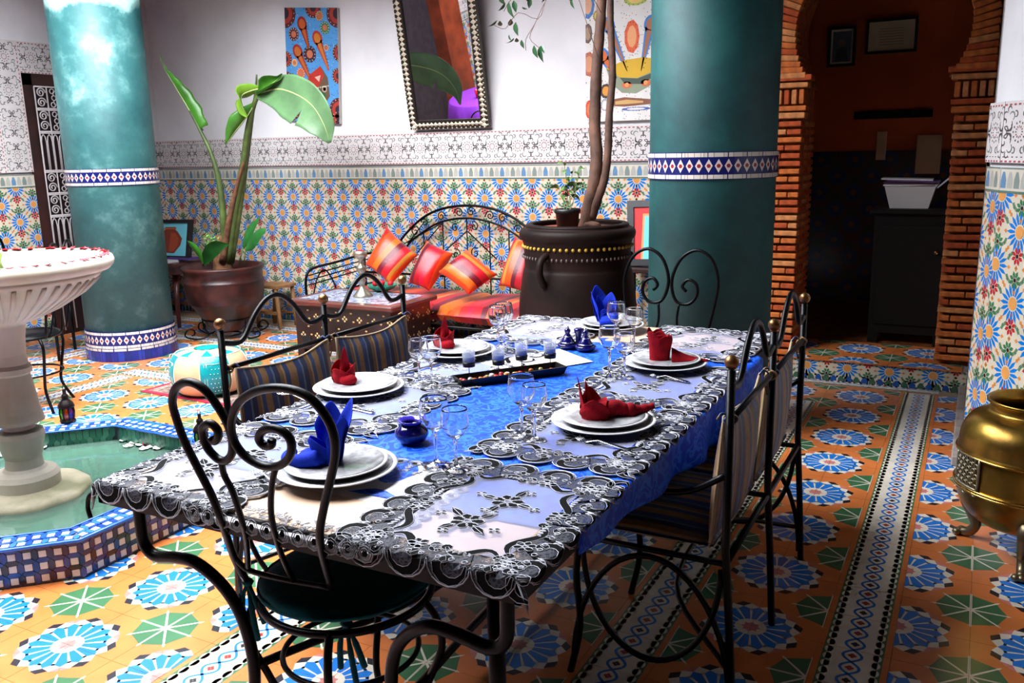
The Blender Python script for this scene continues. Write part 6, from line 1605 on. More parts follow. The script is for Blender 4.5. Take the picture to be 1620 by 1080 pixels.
def pillow(pxs, Yd, label, shade, rot_stripe=0, th=.075):
    """square cushion standing between four pixel corners at about depth Yd"""
    c = [at(x, y, Y=Yd+dy) for (x, y), dy in zip(pxs, (-.10, -.10, .06, .06))]
    cen = (c[0]+c[1]+c[2]+c[3])/4; U = ((c[1]-c[0])+(c[2]-c[3])).normalized(); N = ((c[1]-c[0]).cross(c[3]-c[0])).normalized()
    if N.y > 0: N = -N
    V = N.cross(U)
    def f(s):
        def g(u, v):
            a, b_ = 2*u-1, 2*v-1
            pin = 1-.07*(1-abs(a)**3)*(abs(b_)**4)-.0; pin2 = 1-.07*(1-abs(b_)**3)*(abs(a)**4)
            p = (c[0]*(1-u)*(1-v)+c[1]*u*(1-v)+c[2]*u*v+c[3]*(1-u)*v)-cen
            p = U*(p.dot(U)*pin2)+V*(p.dot(V)*pin)+N*p.dot(N)
            e = ((1-abs(a)**2.6)*(1-abs(b_)**2.6)); p = p+N*(s*th*(max(e, 0)**.55)*(1+.06*math.sin(7*u+3*v)))
            return (p.dot(U), p.dot(V), p.dot(N))
        return g
    mb = MB(); mb.grid(f(1), 22, 22); mb.grid(f(-1), 22, 22)
    cols = stripe_red[shade:]+stripe_red[:shade]
    m_ = stripemat('pillow_stripe_%d' % shade, cols, .46, axis=rot_stripe, rough=.38, noise=.05)
    me = mb.mesh('pillow', m_); recalc(me); bm = bmesh.new(); bm.from_mesh(me); bmesh.ops.remove_doubles(bm, verts=bm.verts, dist=.0005); bmesh.ops.recalc_face_normals(bm, faces=bm.faces); bm.to_mesh(me); bm.free()
    r_ = bpy.data.objects.new('pillow', me); r_.matrix_world = Matrix(((U.x, V.x, N.x, cen.x), (U.y, V.y, N.y, cen.y), (U.z, V.z, N.z, cen.z), (0, 0, 0, 1))); COL.objects.link(r_)
    r_['label'] = label; r_['category'] = 'pillow'; r_['group'] = 'striped silk pillows on the sofa'
pillow([(618, 452), (577, 418), (612, 358), (662, 403)][::1], 5.42, 'striped pillow with dark maroon edge, leftmost and largest on the sofa', 2, 0)
pillow([(678, 460), (645, 448), (676, 380), (718, 400)], 5.40, 'narrow striped pillow tilted right, second from the left on the sofa', 6, 0)
pillow([(742, 466), (692, 430), (738, 394), (788, 434)], 5.30, 'striped pillow lying askew in the middle of the sofa', 1, 1)
pillow([(836, 466), (788, 452), (814, 374), (852, 384)], 5.42, 'upright red and orange striped pillow against the big jar', 8, 0)

# ================================================================ coffee table
c_ = [at(459, 473, z=.5), at(621, 487, z=.5), at(691, 465, z=.5), at(535, 453, z=.5)]
X0, X1, Yf, Yb = -4.09, -3.22, 4.46, 5.00
inl = mat('dark_inlaid_wood', (44, 24, 20), .35, noise=.3, nscale=8, coat=.2)
ct = root('inlaid_coffee_table', ((X0+X1)/2, (Yf+Yb)/2, 0), 'dark carved coffee table with shell inlay before the sofa', 'table')
part('top', MB().box(X0, X1, Yf, Yb, .465, .50, ch=.008), mat('red_brown_table_edge', (92, 44, 36), .3, noise=.2, nscale=8, coat=.3), ct)
P = Paint((0, X1-X0-.12, 0, Yb-Yf-.12)); P.poly([(0, 0), (2, 0), (2, 2), (0, 2)], (140, 146, 166), 0)
for k in range(240):
    a, b_ = rnd.uniform(0, X1-X0-.12), rnd.uniform(0, Yb-Yf-.12); P.disc(a, b_, rnd.uniform(.008, .018), rnd.choice(((222, 224, 230), (60, 66, 96), (190, 196, 210), (90, 100, 130))), 1, 4, rnd.uniform(0, 3))
mb = MB(); P.to(mb, (X0+.06, Yf+.06, .5008), lift=.0003); part('mosaic_inset', mb, zel_mat, ct, fix=False)
part('body', MB().box(X0+.04, X1-.04, Yf+.04, Yb-.04, .16, .465), inl, ct)
for x in (X0+.04, X1-.10):
    for y in (Yf+.04, Yb-.10): part('leg', MB().box(x, x+.06, y, y+.06, 0, .16), inl, ct)
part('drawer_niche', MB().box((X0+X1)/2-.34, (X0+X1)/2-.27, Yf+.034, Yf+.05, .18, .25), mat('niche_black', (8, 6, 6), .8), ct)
P = Paint()
def blossom(x, y, r):
    for k in range(4): P.disc(x+r*math.cos(PI/2*k), y+r*math.sin(PI/2*k), r*.55, (214, 186, 130), 1, 6)
for u0, w in ((.0, X1-X0-.08),):
    for i in range(7):
        for j in range(2): blossom(.06+i*.12, .10+.13*j+(.0), .014)
        for j in range(5): P.disc(.12+i*.12+rnd.uniform(-.02, .02), .05+.055*j, .010, (196, 160, 104), 1, 6, rnd.uniform(0, 3), ry=.006)
mb = MB(); P.to(mb, (X0+.04, Yf+.0395, .16), (1, 0, 0), (0, 0, 1), .0006)
P = Paint()
for i in range(4):
    for j in range(2): blossom(.06+i*.12, .10+.13*j, .014)
    for j in range(5): P.disc(.12+i*.12, .05+.055*j, .010, (196, 160, 104), 1, 6, rnd.uniform(0, 3), ry=.006)
P.to(mb, (X1-.0395, Yf+.05, .16), (0, 1, 0), (0, 0, 1), .0006)
part('shell_inlay', mb, paintmat('shell_inlay', rough=.2, noise=.1), ct, fix=False)
pew = mat('brushed_pewter', (176, 170, 150), .32, metal=.85, noise=.15)
q = at(574, 469, z=.5); r_ = root('candlestick', (q.x, q.y, .501), 'tall pewter candlestick with a wide foot on the coffee table', 'candlestick')
part('stick', MB().lathe([(0, 0), (.066, 0), (.068, .006), (.052, .022), (.030, .05), (.020, .07), (.018, .085), (.026, .10), (.028, .115), (.022, .125), (.020, .16), (.030, .175), (.034, .19), (.030, .205), (.016, .215), (.014, .25), (.026, .262), (.036, .27)], (q.x, q.y, .501), 32), pew, r_)
part('drip_cup', MB().lathe([(.034, .268), (.044, .272), (.046, .31), (.042, .31), (.040, .285), (0, .283)], (q.x, q.y, .501), 32), pew, r_)
part('rose_petals', MB().ball((q.x, q.y, .501+.305), .034, 12, (1, 1, .4)), mat('dark_red_petals', (150, 24, 40), .7, noise=.3, nscale=60), r_)
q = at(605, 460, z=.5); r_ = root('green_glass_dish', (q.x, q.y, .501), 'scalloped green glass dish with red flowers on the coffee table', 'dish')
part('dish', MB().lathe([(0, 0), (.05, 0), (.085, .02), (.105, .045), (.100, .046), (.080, .025), (0, .008)], (q.x, q.y, .501), 40, wob=lambda a, z: 1+.06*math.sin(8*a)*(z > .015)), mat('green_cut_glass', (50, 150, 120), .1, trans=.4, ior=1.4), r_)
for a, b_ in ((-.06, .0), (.05, .03), (-.03, .04)): part('flower', MB().ball((q.x+a, q.y+b_, .55), .022, 8), mat('red_flower', (210, 20, 40), .6), r_)

# ================================================================ big jar, tree, little plant
jx, jy = -2.06, 4.72
JW = 1/ppm((jx, jy, .8))
jr = root('clay_jar', (jx, jy, 0), 'huge dark brown clay jar with a row of yellow studs holding a ficus tree', 'jar')
def jz(py): return at(925, py, Y=jy-.25).z
zt2 = at(925, 352, Y=jy).z
jm = mat('burnished_clay', (34, 20, 17), .55, spec=.15, nscale=4, bump=.25, bscale=12, rgb2=(18, 12, 11))
prof = [(0, 0), (.16, 0), (.20, .02), (.30, .22), (.345, .38), (.350, .50), (.335, .66), (.318, .76), (.310, .79), (.315, zt2-.115), (.335, zt2-.08), (.338, zt2-.05), (.325, zt2-.03), (.302, zt2-.022), (.300, zt2-.008), (.285, zt2), (.262, zt2-.006), (.255, zt2-.05), (0, zt2-.07)]
part('jar_body', MB().lathe([(p.x, p.z) for p in smooth([(a, 0, b_) for a, b_ in prof], 3)], (jx, jy, 0), 64), jm, jr)
yel = mat('yellow_studs', (176, 140, 46), .45)
for k in range(56):
    a = 2*PI*k/56; part('stud', MB().ball((jx+.317*math.cos(a), jy+.317*math.sin(a), zt2-.128), .0105, 6), yel, jr) if math.sin(a) < .35 else None
for a in (-1.75, 1.5):
    c, s = math.cos(a), math.sin(a)
    part('handle', MB().tube(smooth([(jx+.31*c, jy+.31*s, zt2-.16), (jx+.365*c, jy+.365*s, zt2-.19), (jx+.375*c, jy+.375*s, zt2-.26), (jx+.335*c, jy+.335*s, zt2-.33)], 4), .020, 8), jm, jr)
mb = MB()
for k in range(70):
    a = 2*PI*k/70; mb.ball((jx+.320*math.cos(a), jy+.320*math.sin(a), zt2-.185), .006, 5, (1, 1, 1.6))
part('notched_band', mb, mat('grey_slip', (96, 84, 80), .6), jr)
part('soil', MB().lathe([(0, zt2-.03), (.258, zt2-.03), (.258, zt2-.05), (0, zt2-.05)], (jx, jy, 0), 40), mat('terracotta_soil', (140, 66, 44), .9, bump=.4), jr)
bark = mat('smooth_ficus_bark', (116, 82, 66), .7, noise=.35, nscale=10, bump=.3, bscale=50)
tree = root('ficus_tree', (jx, jy, zt2-.03), 'ficus tree with two slender trunks growing from the big clay jar', 'tree')
def tr_(pts, r0, r1):
    P_ = smooth([at(x, y, Y=v) for x, y, v in pts], 5); n = len(P_); part('trunk', MB().tube(P_, [(r0+(r1-r0)*i/(n-1))*(1+.05*math.sin(i*2.1)) for i in range(n)], 10), bark, tree)
tr_([(926, 362, jy), (932, 325, jy), (941, 285, jy), (944, 245, jy), (941, 200, jy), (943, 130, jy), (947, 70, jy), (951, 20, jy), (953, -60, jy), (948, -160, jy), (935, -250, jy)], .042, .022)
tr_([(936, 345, jy), (947, 312, jy-.02), (957, 280, jy-.03), (962, 235, jy-.04), (964, 180, jy-.04), (969, 120, jy-.04), (967, 60, jy-.04), (966, 0, jy-.04), (975, -90, jy-.05), (990, -200, jy-.08)], .026, .016)
part('root_knot', MB().ball(at(936, 356, Y=jy-.02), .04, 8, (1.5, 1, .6)), bark, tree)
fm = mat('ficus_leaf', (44, 84, 48), .35, noise=.3, nscale=30, coat=.2)
mb = MB(); leafblade(mb, [Vector((0, 0, 0)), Vector((0, .004, -.022)), Vector((.002, .010, -.045)), Vector((.004, .02, -.066))], [.002, .015, .018, .010, .001], (1, 0, 0), .35, n=2); leaf_me = mb.mesh('leaf', fm)
tw = MB()
def twig(pts, Yv): P_ = smooth([at(x, y, Y=Yv) for x, y in pts], 3); tw.tube(P_, .0018, 5)
twig([(951, 20), (900, -60), (863, 2), (846, 38), (832, 62), (832, 80)], 4.5); twig([(946, 90), (900, -30), (840, -30), (808, 0), (797, 18)], 4.45); twig([(863, 2), (851, 30), (820, 20), (800, 45), (782, 40)], 4.48); twig([(846, 38), (838, 60), (851, 74), (856, 80)], 4.5)
part('twig', tw, bark, tree)
for x, y, s, rz, rx in ((805, 3, 1.3, 0, .1), (799, 4, .9, 2, .6), (813, 1, .9, 1, -.3), (826, 11, .5, 0, 1), (808, 30, .9, 1.2, .8), (816, 35, 1.05, .3, 0), (786, 32, .9, 2.2, .8), (791, 33, .8, 1, .9), (805, 55, .5, 0, 0), (813, 60, .9, 2.0, .9), (817, 60, .7, 1, .9), (825, 63, .7, .4, .1), (845, 72, 1.0, .2, 0), (855, 73, 1.3, .1, .1), (857, 72, .7, 1, -.7), (840, -3, .8, 1, .2), (790, -8, .9, .4, .4), (904, -2, .8, 0, .2), (900, -14, .9, .8, .3), (865, -16, 1, 2, .2), (835, -14, 1, 1.1, .5)):
    o = bpy.data.objects.new('leaf', leaf_me); p = at(x, y, Y=4.48); o.location = p-WL[tree]; o.rotation_euler = (rx, rnd.uniform(-.3, .3), rz-.5); o.scale = (s,)*3; link(o, tree)
for k in range(60):       # crown above the frame, shading nothing in view but there
    a = rnd.uniform(0, 2*PI); rr = rnd.uniform(.1, .6); p = Vector((jx+.0+rr*math.cos(a), jy-.1+rr*math.sin(a)*.8, rnd.uniform(2.62, 2.95)))
    o = bpy.data.objects.new('leaf', leaf_me); o.location = p-WL[tree]; o.rotation_euler = (rnd.uniform(-.8, .8), rnd.uniform(-.8, .8), a); o.scale = (1.3,)*3; link(o, tree)
q = Vector((at(899, 356, Y=jy-.16).x, jy-.17, 0)); zb_ = zt2-.028
r_ = root('small_flower_pot', (q.x, q.y, zb_), 'small black plastic pot with a leafy seedling, standing inside the big jar rim', 'potted plant')
hh_ = 32*JW; rr_ = 19*JW
part('pot', MB().lathe([(0, 0), (rr_*.82, 0), (rr_*.95, hh_*.8), (rr_*1.05, hh_*.82), (rr_*1.05, hh_), (rr_*.96, hh_), (rr_*.9, hh_*.85), (0, hh_*.8)], (q.x, q.y, zb_), 28), mat('black_plastic', (14, 14, 16), .45), r_)
sm = MB(); sgl = mat('seedling_leaf', (92, 128, 58), .5, noise=.3, nscale=40)
mb = MB(); leafblade(mb, [Vector((0, 0, 0)), Vector((.01, 0, .012)), Vector((.028, 0, .012)), Vector((.042, 0, .004))], [.003, .013, .015, .009, .001], (0, 1, .2), .2, n=2); sl_me = mb.mesh('leaf', sgl)
for (x, y) in ((893, 262), (905, 275), (912, 290), (885, 300), (918, 268), (898, 285)):
    b_ = Vector((q.x+rnd.uniform(-.02, .02), q.y, zb_+hh_*.8)); e_ = at(x, y, Y=q.y); pts = smooth([b_, b_.lerp(e_, .5)+Vector((.01, 0, 0)), e_], 4); sm.tube(pts, .002, 5)
    for k in range(5):
        o = bpy.data.objects.new('leaf', sl_me); p = pts[min(len(pts)-1, 4+k)]; o.location = Vector(p)-WL[r_]; o.rotation_euler = (rnd.uniform(-.6, .6), rnd.uniform(-.5, .9), rnd.uniform(0, 6)); o.scale = (rnd.uniform(.8, 1.5),)*3; link(o, r_)
part('stems', sm, mat('seedling_stem', (120, 130, 80), .6), r_)

# ================================================================ pictures and mirror on the back wall
P = Paint((0, .6, 0, 1.0)); P.poly([(0, 0), (.6, 0), (.6, 1), (0, 1)], (84, 160, 222), 0)
def dots(P, x, y, r, c, n, rx=None):
    for k in range(n): P.disc(x+r*math.cos(2*PI*k/n), y+(rx or r)*math.sin(2*PI*k/n), .0055, c, 5, 5)
def spoon(P, x, y, L, a, c1, c2, s=1):
    ca, sa = math.cos(a), math.sin(a)
    def T(u, v): return (x+u*ca-v*sa, y+u*sa+v*ca)
    P.poly([T(.055*s*math.cos(t*PI/6)*1.25, .055*s*math.sin(t*PI/6)) for t in range(12)], c1, 2); P.poly([T(.036*s*math.cos(t*PI/6)*1.25, .036*s*math.sin(t*PI/6)) for t in range(12)], c2, 3)
    P.poly([T(.03*s, .04*s), T(L, .008), T(L, -.008), T(.03*s, -.04*s)], c1, 2); P.poly([T(.05*s, .02*s), T(L*.95, .003), T(L*.95, -.003), T(.05*s, -.02*s)], c2, 3)
    for k in range(9): P.disc(*T(.04+(L-.05)*k/9, .035*s*(1-k/9)+.012), .005, (40, 20, 30), 4, 5)
for x, y, r in ((.0, .95, .13), (.6, .95, .12), (.33, 1.0, .09), (.0, .55, .07), (.62, .62, .08), (.0, .35, .09), (.6, .42, .07), (.6, .12, .11), (.05, .1, .1), (.6, .02, .1)):
    P.disc(x, y, r, (92, 26, 34), 1, 14); P.disc(x, y, r*.72, (176, 56, 40), 2, 12); P.disc(x, y, r*.4, (50, 30, 46), 3, 10); dots(P, x, y, r*.86, (230, 200, 160), 16)
spoon(P, .20, .86, .24, -1.25, (150, 30, 30), (206, 96, 30)); spoon(P, .37, .74, .30, -1.15, (190, 50, 36), (216, 130, 40)); spoon(P, .14, .62, .30, -1.05, (170, 40, 36), (206, 110, 40))
for x, y, r, c in ((.28, .60, .075, (60, 30, 50)), (.12, .28, .06, (60, 30, 60)), (.10, .77, .06, (96, 36, 40)), (.46, .83, .055, (60, 130, 80)), (.40, .93, .045, (180, 120, 60)), (.10, .52, .035, (236, 150, 40)), (.17, .43, .05, (220, 110, 70)), (.44, .30, .03, (90, 60, 40)), (.47, .66, .03, (150, 80, 50))):
    P.disc(x, y, r, c, 2, 10); P.disc(x, y, r*.5, (214, 120, 80), 3, 8); dots(P, x, y, r*.8, (240, 220, 200), 12)
P.poly([(.22, .30), (.27, .42), (.40, .50), (.48, .40), (.50, .24), (.42, .14), (.34, .16)], (110, 86, 60), 3); P.poly([(.22, .30), (.27, .42), (.40, .50), (.44, .42), (.36, .30)], (200, 50, 34), 4); P.poly([(.33, .40), (.40, .42), (.38, .36)], (240, 200, 180), 5); P.disc(.42, .24, .035, (46, 100, 60), 4, 8); P.disc(.35, .22, .03, (180, 60, 50), 4, 8)
for k in range(12): P.disc(.24+.022*k, .285+.004*k, .007, (240, 230, 210), 6, 6)
P.poly([(.36, .12), (.46, .12), (.50, -.02), (.40, -.02)], (150, 60, 40), 2)
for k in range(420):
    x, y = rnd.uniform(0, .6), rnd.uniform(0, 1); P.disc(x, y, .0045, rnd.choice(((20, 40, 110), (200, 230, 250), (160, 30, 60), (20, 60, 150))), 1, 4)
Yp = YBW-.035
lb, rb = at(456, 190, Y=Yp), at(537, 196, Y=Yp); lt, rt2 = at(450, 12, Y=Yp), at(535, 5, Y=Yp)
picture('painting', 'unframed canvas of spoons and a bowl on dotted blue, left on the back wall', lb, rb, rt2, lt, P, .6, 1.0, cat='painting')
P = Paint((0, .66, 0, 1.2)); P.poly([(0, 0), (.66, 0), (.66, 1.2), (0, 1.2)], (238, 234, 226), 0)
spoon(P, .555, .735, .38, -1.78, (60, 130, 200), (176, 110, 70)); spoon(P, .20, .75, .42, -1.15, (60, 130, 200), (176, 110, 70)); spoon(P, .15, .52, .22, -1.0, (60, 130, 210), (230, 110, 30)); spoon(P, .40, 1.15, .22, -1.57, (150, 80, 60), (180, 100, 70))
P.poly([(.18, .42), (.22, .30), (.32, .22), (.44, .21), (.55, .26), (.62, .36), (.64, .46)], (150, 160, 130), 2); P.poly([(.18, .42), (.30, .34), (.45, .33), (.60, .38), (.645, .46), (.50, .485), (.35, .475)], (226, 178, 26), 3); P.poly([(.30, .34), (.45, .325), (.60, .37), (.64, .45), (.62, .36), (.5, .28), (.34, .29)], (70, 86, 70), 4)
for x, y in ((.36, .28), (.52, .29)): P.disc(x, y, .045, (232, 110, 60), 4, 7, ry=.028); P.disc(x, y, .02, (240, 160, 90), 5, 6)
for x, y, r, ry, c, c2 in ((.40, .65, .065, .13, (236, 96, 44), (246, 170, 110)), (.55, 1.10, .065, .085, (240, 110, 40), (248, 190, 40)), (.43, .93, .105, .05, (180, 200, 90), (246, 210, 120)), (.24, 1.03, .05, .05, (120, 120, 50), (210, 190, 60)), (.02, .92, .06, .11, (70, 130, 200), (236, 180, 140)), (.02, .70, .04, .08, (110, 90, 80), (170, 140, 110)), (.65, .60, .06, .06, (240, 110, 70), (250, 150, 90)), (.03, .46, .06, .1, (190, 110, 80), (220, 150, 110)), (.18, .24, .055, .06, (50, 50, 44), (230, 150, 50)), (.04, .10, .05, .08, (230, 80, 40), (240, 120, 60)), (.29, 1.12, .04, .06, (250, 190, 40), (240, 120, 60)), (.13, 1.09, .06, .03, (240, 120, 50), (250, 180, 70)), (.08, 1.18, .08, .05, (90, 140, 70), (60, 90, 60)), (.10, .83, .035, .045, (180, 170, 60), (220, 210, 100)), (.66, .98, .035, .035, (90, 140, 150), (160, 190, 190)), (.62, .30, .05, .06, (150, 190, 220), (200, 220, 236)), (.44, .09, .13, .015, (70, 110, 190), (238, 234, 226)), (.17, .13, .04, .05, (200, 206, 210), (238, 234, 226))):
    P.disc(x, y, r, c, 2, 9, ry=ry); P.disc(x, y, r*.62, c2, 3, 9, ry=ry*.66)
    for k in range(14): P.disc(x+r*.85*math.cos(k*.449), y+ry*.85*math.sin(k*.449), .005, (120, 50, 40), 4, 4)
P.poly([(.22, .17), (.34, .185), (.52, .165), (.66, .15), (.66, .125), (.52, .12), (.34, .11), (.22, .12)], (140, 84, 56), 2); P.poly([(.26, .155), (.36, .165), (.50, .15), (.50, .135), (.36, .13), (.26, .13)], (214, 170, 100), 3)
for k in range(500):
    x, y = rnd.uniform(0, .66), rnd.uniform(0, 1.2); P.disc(x, y, .0045, rnd.choice(((60, 90, 80), (200, 70, 50), (60, 100, 160), (90, 80, 80), (130, 150, 90))), 1, 4)
q = at(927, 193, Y=Yp); e = at(1033, 189, Y=Yp)
picture('painting', 'unframed canvas with spoons over a yellow bowl on white, behind the ficus trunks', (q.x, Yp, q.z), (q.x+.66*.84, Yp, q.z), (q.x+.66*.84, Yp, q.z+1.2*.84), (q.x, Yp, q.z+1.2*.84), P, .66, 1.2, cat='painting')
# leaning mirror
ml, mr_ = at(655, 205, Y=YBW-.02), at(778, 200, Y=YBW-.02); zb0 = (ml.z+mr_.z)/2
MWd = mr_.x-ml.x; MHt = 1.16; ang = math.radians(10)
mo = Vector((ml.x, YBW-.045, zb0)); MU = Vector((1, 0, -.0)).normalized(); MV = Vector((0, -math.sin(ang), math.cos(ang))); MN = Vector((0, -math.cos(ang), -math.sin(ang)))
mroot = root('wall_mirror', tuple(mo), 'tall mirror in a studded silver frame leaning out from the back wall', 'mirror')
def mp(a, b_, c): return mo+MU*a+MV*b_+MN*c
def mbox(mb, a0, a1, b0, b1, c0, c1): mb.add([mp(a, b_, c) for a in (a0, a1) for b_ in (b0, b1) for c in (c0, c1)], [(0, 1, 3, 2), (4, 6, 7, 5), (0, 4, 5, 1), (2, 3, 7, 6), (0, 2, 6, 4), (1, 5, 7, 3)])
fw = .065
mb = MB(); mbox(mb, fw, MWd-fw, fw, MHt-fw, 0, .006); part('glass', mb, mat('mirror_silvering', (225, 225, 228), .01, metal=1), mroot)
mb = MB()
for a in ((0, MWd, 0, fw), (0, MWd, MHt-fw, MHt), (0, fw, fw, MHt-fw), (MWd-fw, MWd, fw, MHt-fw)): mbox(mb, *a, -.015, .022)
fr_ = part('frame', mb, mat('tarnished_dark_silver', (62, 56, 46), .4, metal=.8), mroot)
silv = mat('embossed_silver', (232, 226, 200), .35, metal=.35)
py_me = None
def stud(a, b_, s=1.0):
    mb = MB(); h_ = .013
    mb.add([mp(a-.024*s, b_-.002, .022), mp(a, b_-.0175*s, .022), mp(a+.024*s, b_-.002, .022), mp(a, b_+.0175*s, .022), mp(a, b_, .022+h_)], [(0, 1, 4), (1, 2, 4), (2, 3, 4), (3, 0, 4)]); return mb
mb = MB()
nV = int(MHt/.036)
for k in range(nV):
    for a in (fw/2, MWd-fw/2): part('stud', stud(a, .018+.036*k, 1.05), silv, fr_, fix=False)
for k in range(1, int(MWd/.036)-1):
    for b_ in (fw/2, MHt-fw/2): part('stud', stud(.018+.036*k, b_, 1.0), silv, fr_, fix=False)
nails = MB()
for k in range(int(MHt/.033)):
    for a in (.004, MWd-.004): nails.ball(mp(a, .02+.033*k, .024), .006, 6)
for k in range(int(MWd/.04)):
    for b_ in (.004, MHt-.004): nails.ball(mp(.02+.04*k, b_, .024), .006, 6)
part('nail_heads', nails, silv, fr_)

# ================================================================ brass pot on claw feet
brass = mat('aged_brass', (178, 142, 62), .3, metal=.95, noise=.35, nscale=6, rgb2=(112, 84, 40), bump=.1, bscale=20)
bx, by = .228, 3.40; br = .230
pot2 = root('brass_pot', (bx, by, 0), 'big round brass brazier pot with pierced panels on clawed feet at right', 'pot')
zb1 = .115; zt3 = at(1620, 632, Y=by).z
Hh = zt3-zb1
part('pot_body', MB().lathe([(p.x, p.z) for p in smooth([(a*br, 0, zb1+b_*Hh) for a, b_ in ((.0, 0), (.45, .0), (.72, .06), (.90, .17), (.985, .30), (1.0, .33), (.985, .36), (.975, .55), (.99, .60), (1.0, .615), (.985, .64), (.95, .76), (.83, .86), (.64, .905), (.60, .93), (.61, .965), (.645, .985), (.65, 1.0), (.63, 1.005), (.60, .985), (.565, .93), (.60, .88), (.8, .8), (.86, .6), (.8, .2), (.4, .06), (0, .05))], 3)], (bx, by, 0), 72), brass, pot2)
for zf in (.325, .345, .60): part('moulding', MB().tube([(bx+br*1.0*math.cos(2*PI*i/64), by+br*1.0*math.sin(2*PI*i/64), zb1+Hh*zf) for i in range(64)], .005, 6, True), mat('bright_brass', (226, 186, 90), .2, metal=1), pot2)
nick = mat('pierced_nickel', (150, 144, 124), .4, metal=.8)
for k in range(5):
    a = math.radians(-148+72*k); mb = MB()
    def cyl(u, z, e=.004): return (bx+(br*.985+e)*math.cos(a+u/br), by+(br*.985+e)*math.sin(a+u/br), zb1+Hh*z)
    W_ = .062; z0_, z1_ = .36, .60
    for s in (-1, 1): mb.tube([cyl(s*W_, z0_+(z1_-z0_)*i/6) for i in range(7)], .0045, 6)
    for z in (z0_, z1_): mb.tube([cyl(-W_+2*W_*i/8, z) for i in range(9)], .0045, 6)
    for i in range(5):
        for j in range(6):
            u0, z_ = -W_*.8+W_*.4*i+(W_*.2 if j % 2 else 0), z0_+(z1_-z0_)*(j+.5)/6
            if abs(u0) < W_*.95: mb.tube([cyl(u0+.0085*math.cos(t*PI/4), z_+.0085/Hh*math.sin(t*PI/4)) for t in range(8)], .0026, 5, True)
    for u0, z_ in ((-W_, z0_-.03), (W_, z0_-.03), (0, z0_-.04)): mb.tube([cyl(u0*.8+.011*math.cos(t*PI/4), z_+.011/Hh*math.sin(t*PI/4)) for t in range(8)], .0035, 5, True)
    part('pierced_panel', mb, nick, pot2)
for k in range(3):
    a = math.radians(150+120*k); c, s = math.cos(a), math.sin(a)
    mb = MB(); pts = smooth([(bx+r_*c, by+r_*s, z) for r_, z in ((.150, .20), (.190, .185), (.205, .15), (.180, .10), (.165, .06), (.185, .025), (.215, .012))], 4)
    n = len(pts); mb.tube(pts, [.030*(1-abs(.25-i/(n-1))*.9) if i/(n-1) < .7 else .018 for i in range(n)], 10)
    for t in (-1, 0, 1): p = Vector((bx+(.225)*c-s*t*.018, by+(.225)*s+c*t*.018, .014)); mb.ball(p, .013, 8, (1.3, 1.3, 1))
    part('claw_foot', mb, mat('dull_bronze', (120, 108, 84), .35, metal=.9), pot2)

# ================================================================ lobby things behind the arch
dark = mat('near_black_wood', (18, 11, 9), .6, spec=.2, noise=.3, nscale=8)
dz = at(1440, 334, Y=6.1).z
ds = root('wooden_cabinet', (-.36, 6.38, .13), 'dark wooden cabinet standing in the lobby behind the brick arch', 'cabinet')
DX0, DX1, DYF, DYB = -.60, -.14, 6.26, 6.66
part('body', MB().box(DX0, DX1, DYF, DYB, .20, dz-.03), dark, ds); part('worktop', MB().box(DX0-.03, DX1+.02, DYF-.03, DYB, dz-.03, dz, ch=.005), dark, ds)
for x in (DX0, DX1-.06):
    for y in (DYF, DYB-.06): part('leg', MB().box(x, x+.06, y, y+.06, .131, .2), dark, ds)
dr = part('door', MB().box(DX0+.03, DX1-.03, DYF-.014, DYF-.001, .26, dz-.10, ch=.004), dark, ds); part('knob', MB().ball((DX1-.08, DYF-.025, .75), .014, 8), gold, dr)
wb = at(1436, 334, Y=6.28)
wpl = mat('white_plastic', (206, 200, 196), .5); bk = root('white_tub', (wb.x, 6.40, dz+.001), 'white plastic tub of magazines on the dark lobby cabinet', 'tub')
mb = MB(); w0, w1, h_ = .115, .155, .15; X_, Y_, Z_ = wb.x, 6.42, dz+.001
for (a0, b0, a1, b1) in ((-w0, -.08, w0, -.08), (w0, -.08, w0, .12), (w0, .12, -w0, .12), (-w0, .12, -w0, -.08)):
    k = w1/w0
    vs = [(X_+a0, Y_+b0, Z_), (X_+a1, Y_+b1, Z_), (X_+a1*k, Y_+b1*1.2, Z_+h_), (X_+a0*k, Y_+b0*1.2, Z_+h_)]; vs += [(X_+(x-X_)*.96, Y_+(y-Y_)*.96, z) for x, y, z in vs]
    mb.add(vs, [(0, 1, 2, 3), (4, 5, 6, 7), (0, 1, 5, 4), (2, 3, 7, 6), (0, 3, 7, 4), (1, 2, 6, 5)])
mb.box(X_-w0, X_+w0, Y_-.08, Y_+.12, Z_, Z_+.006); part('shell', mb, wpl, bk)
part('rim', MB().tube([(X_-w1-.004, Y_-.1, Z_+h_), (X_+w1+.004, Y_-.1, Z_+h_), (X_+w1+.004, Y_+.148, Z_+h_), (X_-w1-.004, Y_+.148, Z_+h_)], .006, 6, True), wpl, bk)
for k, (c, nm, dx_, rot) in enumerate((((96, 70, 120), 'purple-covered magazine under the white one on the tub', .02, .0), ((226, 222, 224), 'white magazine on top of the tub of magazines', -.02, .03), ((70, 30, 60), 'dark-covered magazine directly on the tub rim', .0, -.02))):
    z = Z_+h_+.008+(.012 if k == 0 else .024 if k == 1 else 0)
    M_ = Matrix.Translation((X_+dx_, Y_+.02, z)) @ Matrix.Rotation(rot, 4, 'Z') @ Matrix.Rotation(.03, 4, 'Y')
    thing('magazine', MB().box(-.16, .15, -.12, .10, 0, .009, M=M_), mat('cover_%d' % k, c, .35), nm, 'magazine', 'magazines on the lobby tub')
M_ = Matrix.Translation((X_+.185, Y_+.0, Z_+h_+.0)) @ Matrix.Rotation(-.75, 4, 'Y')
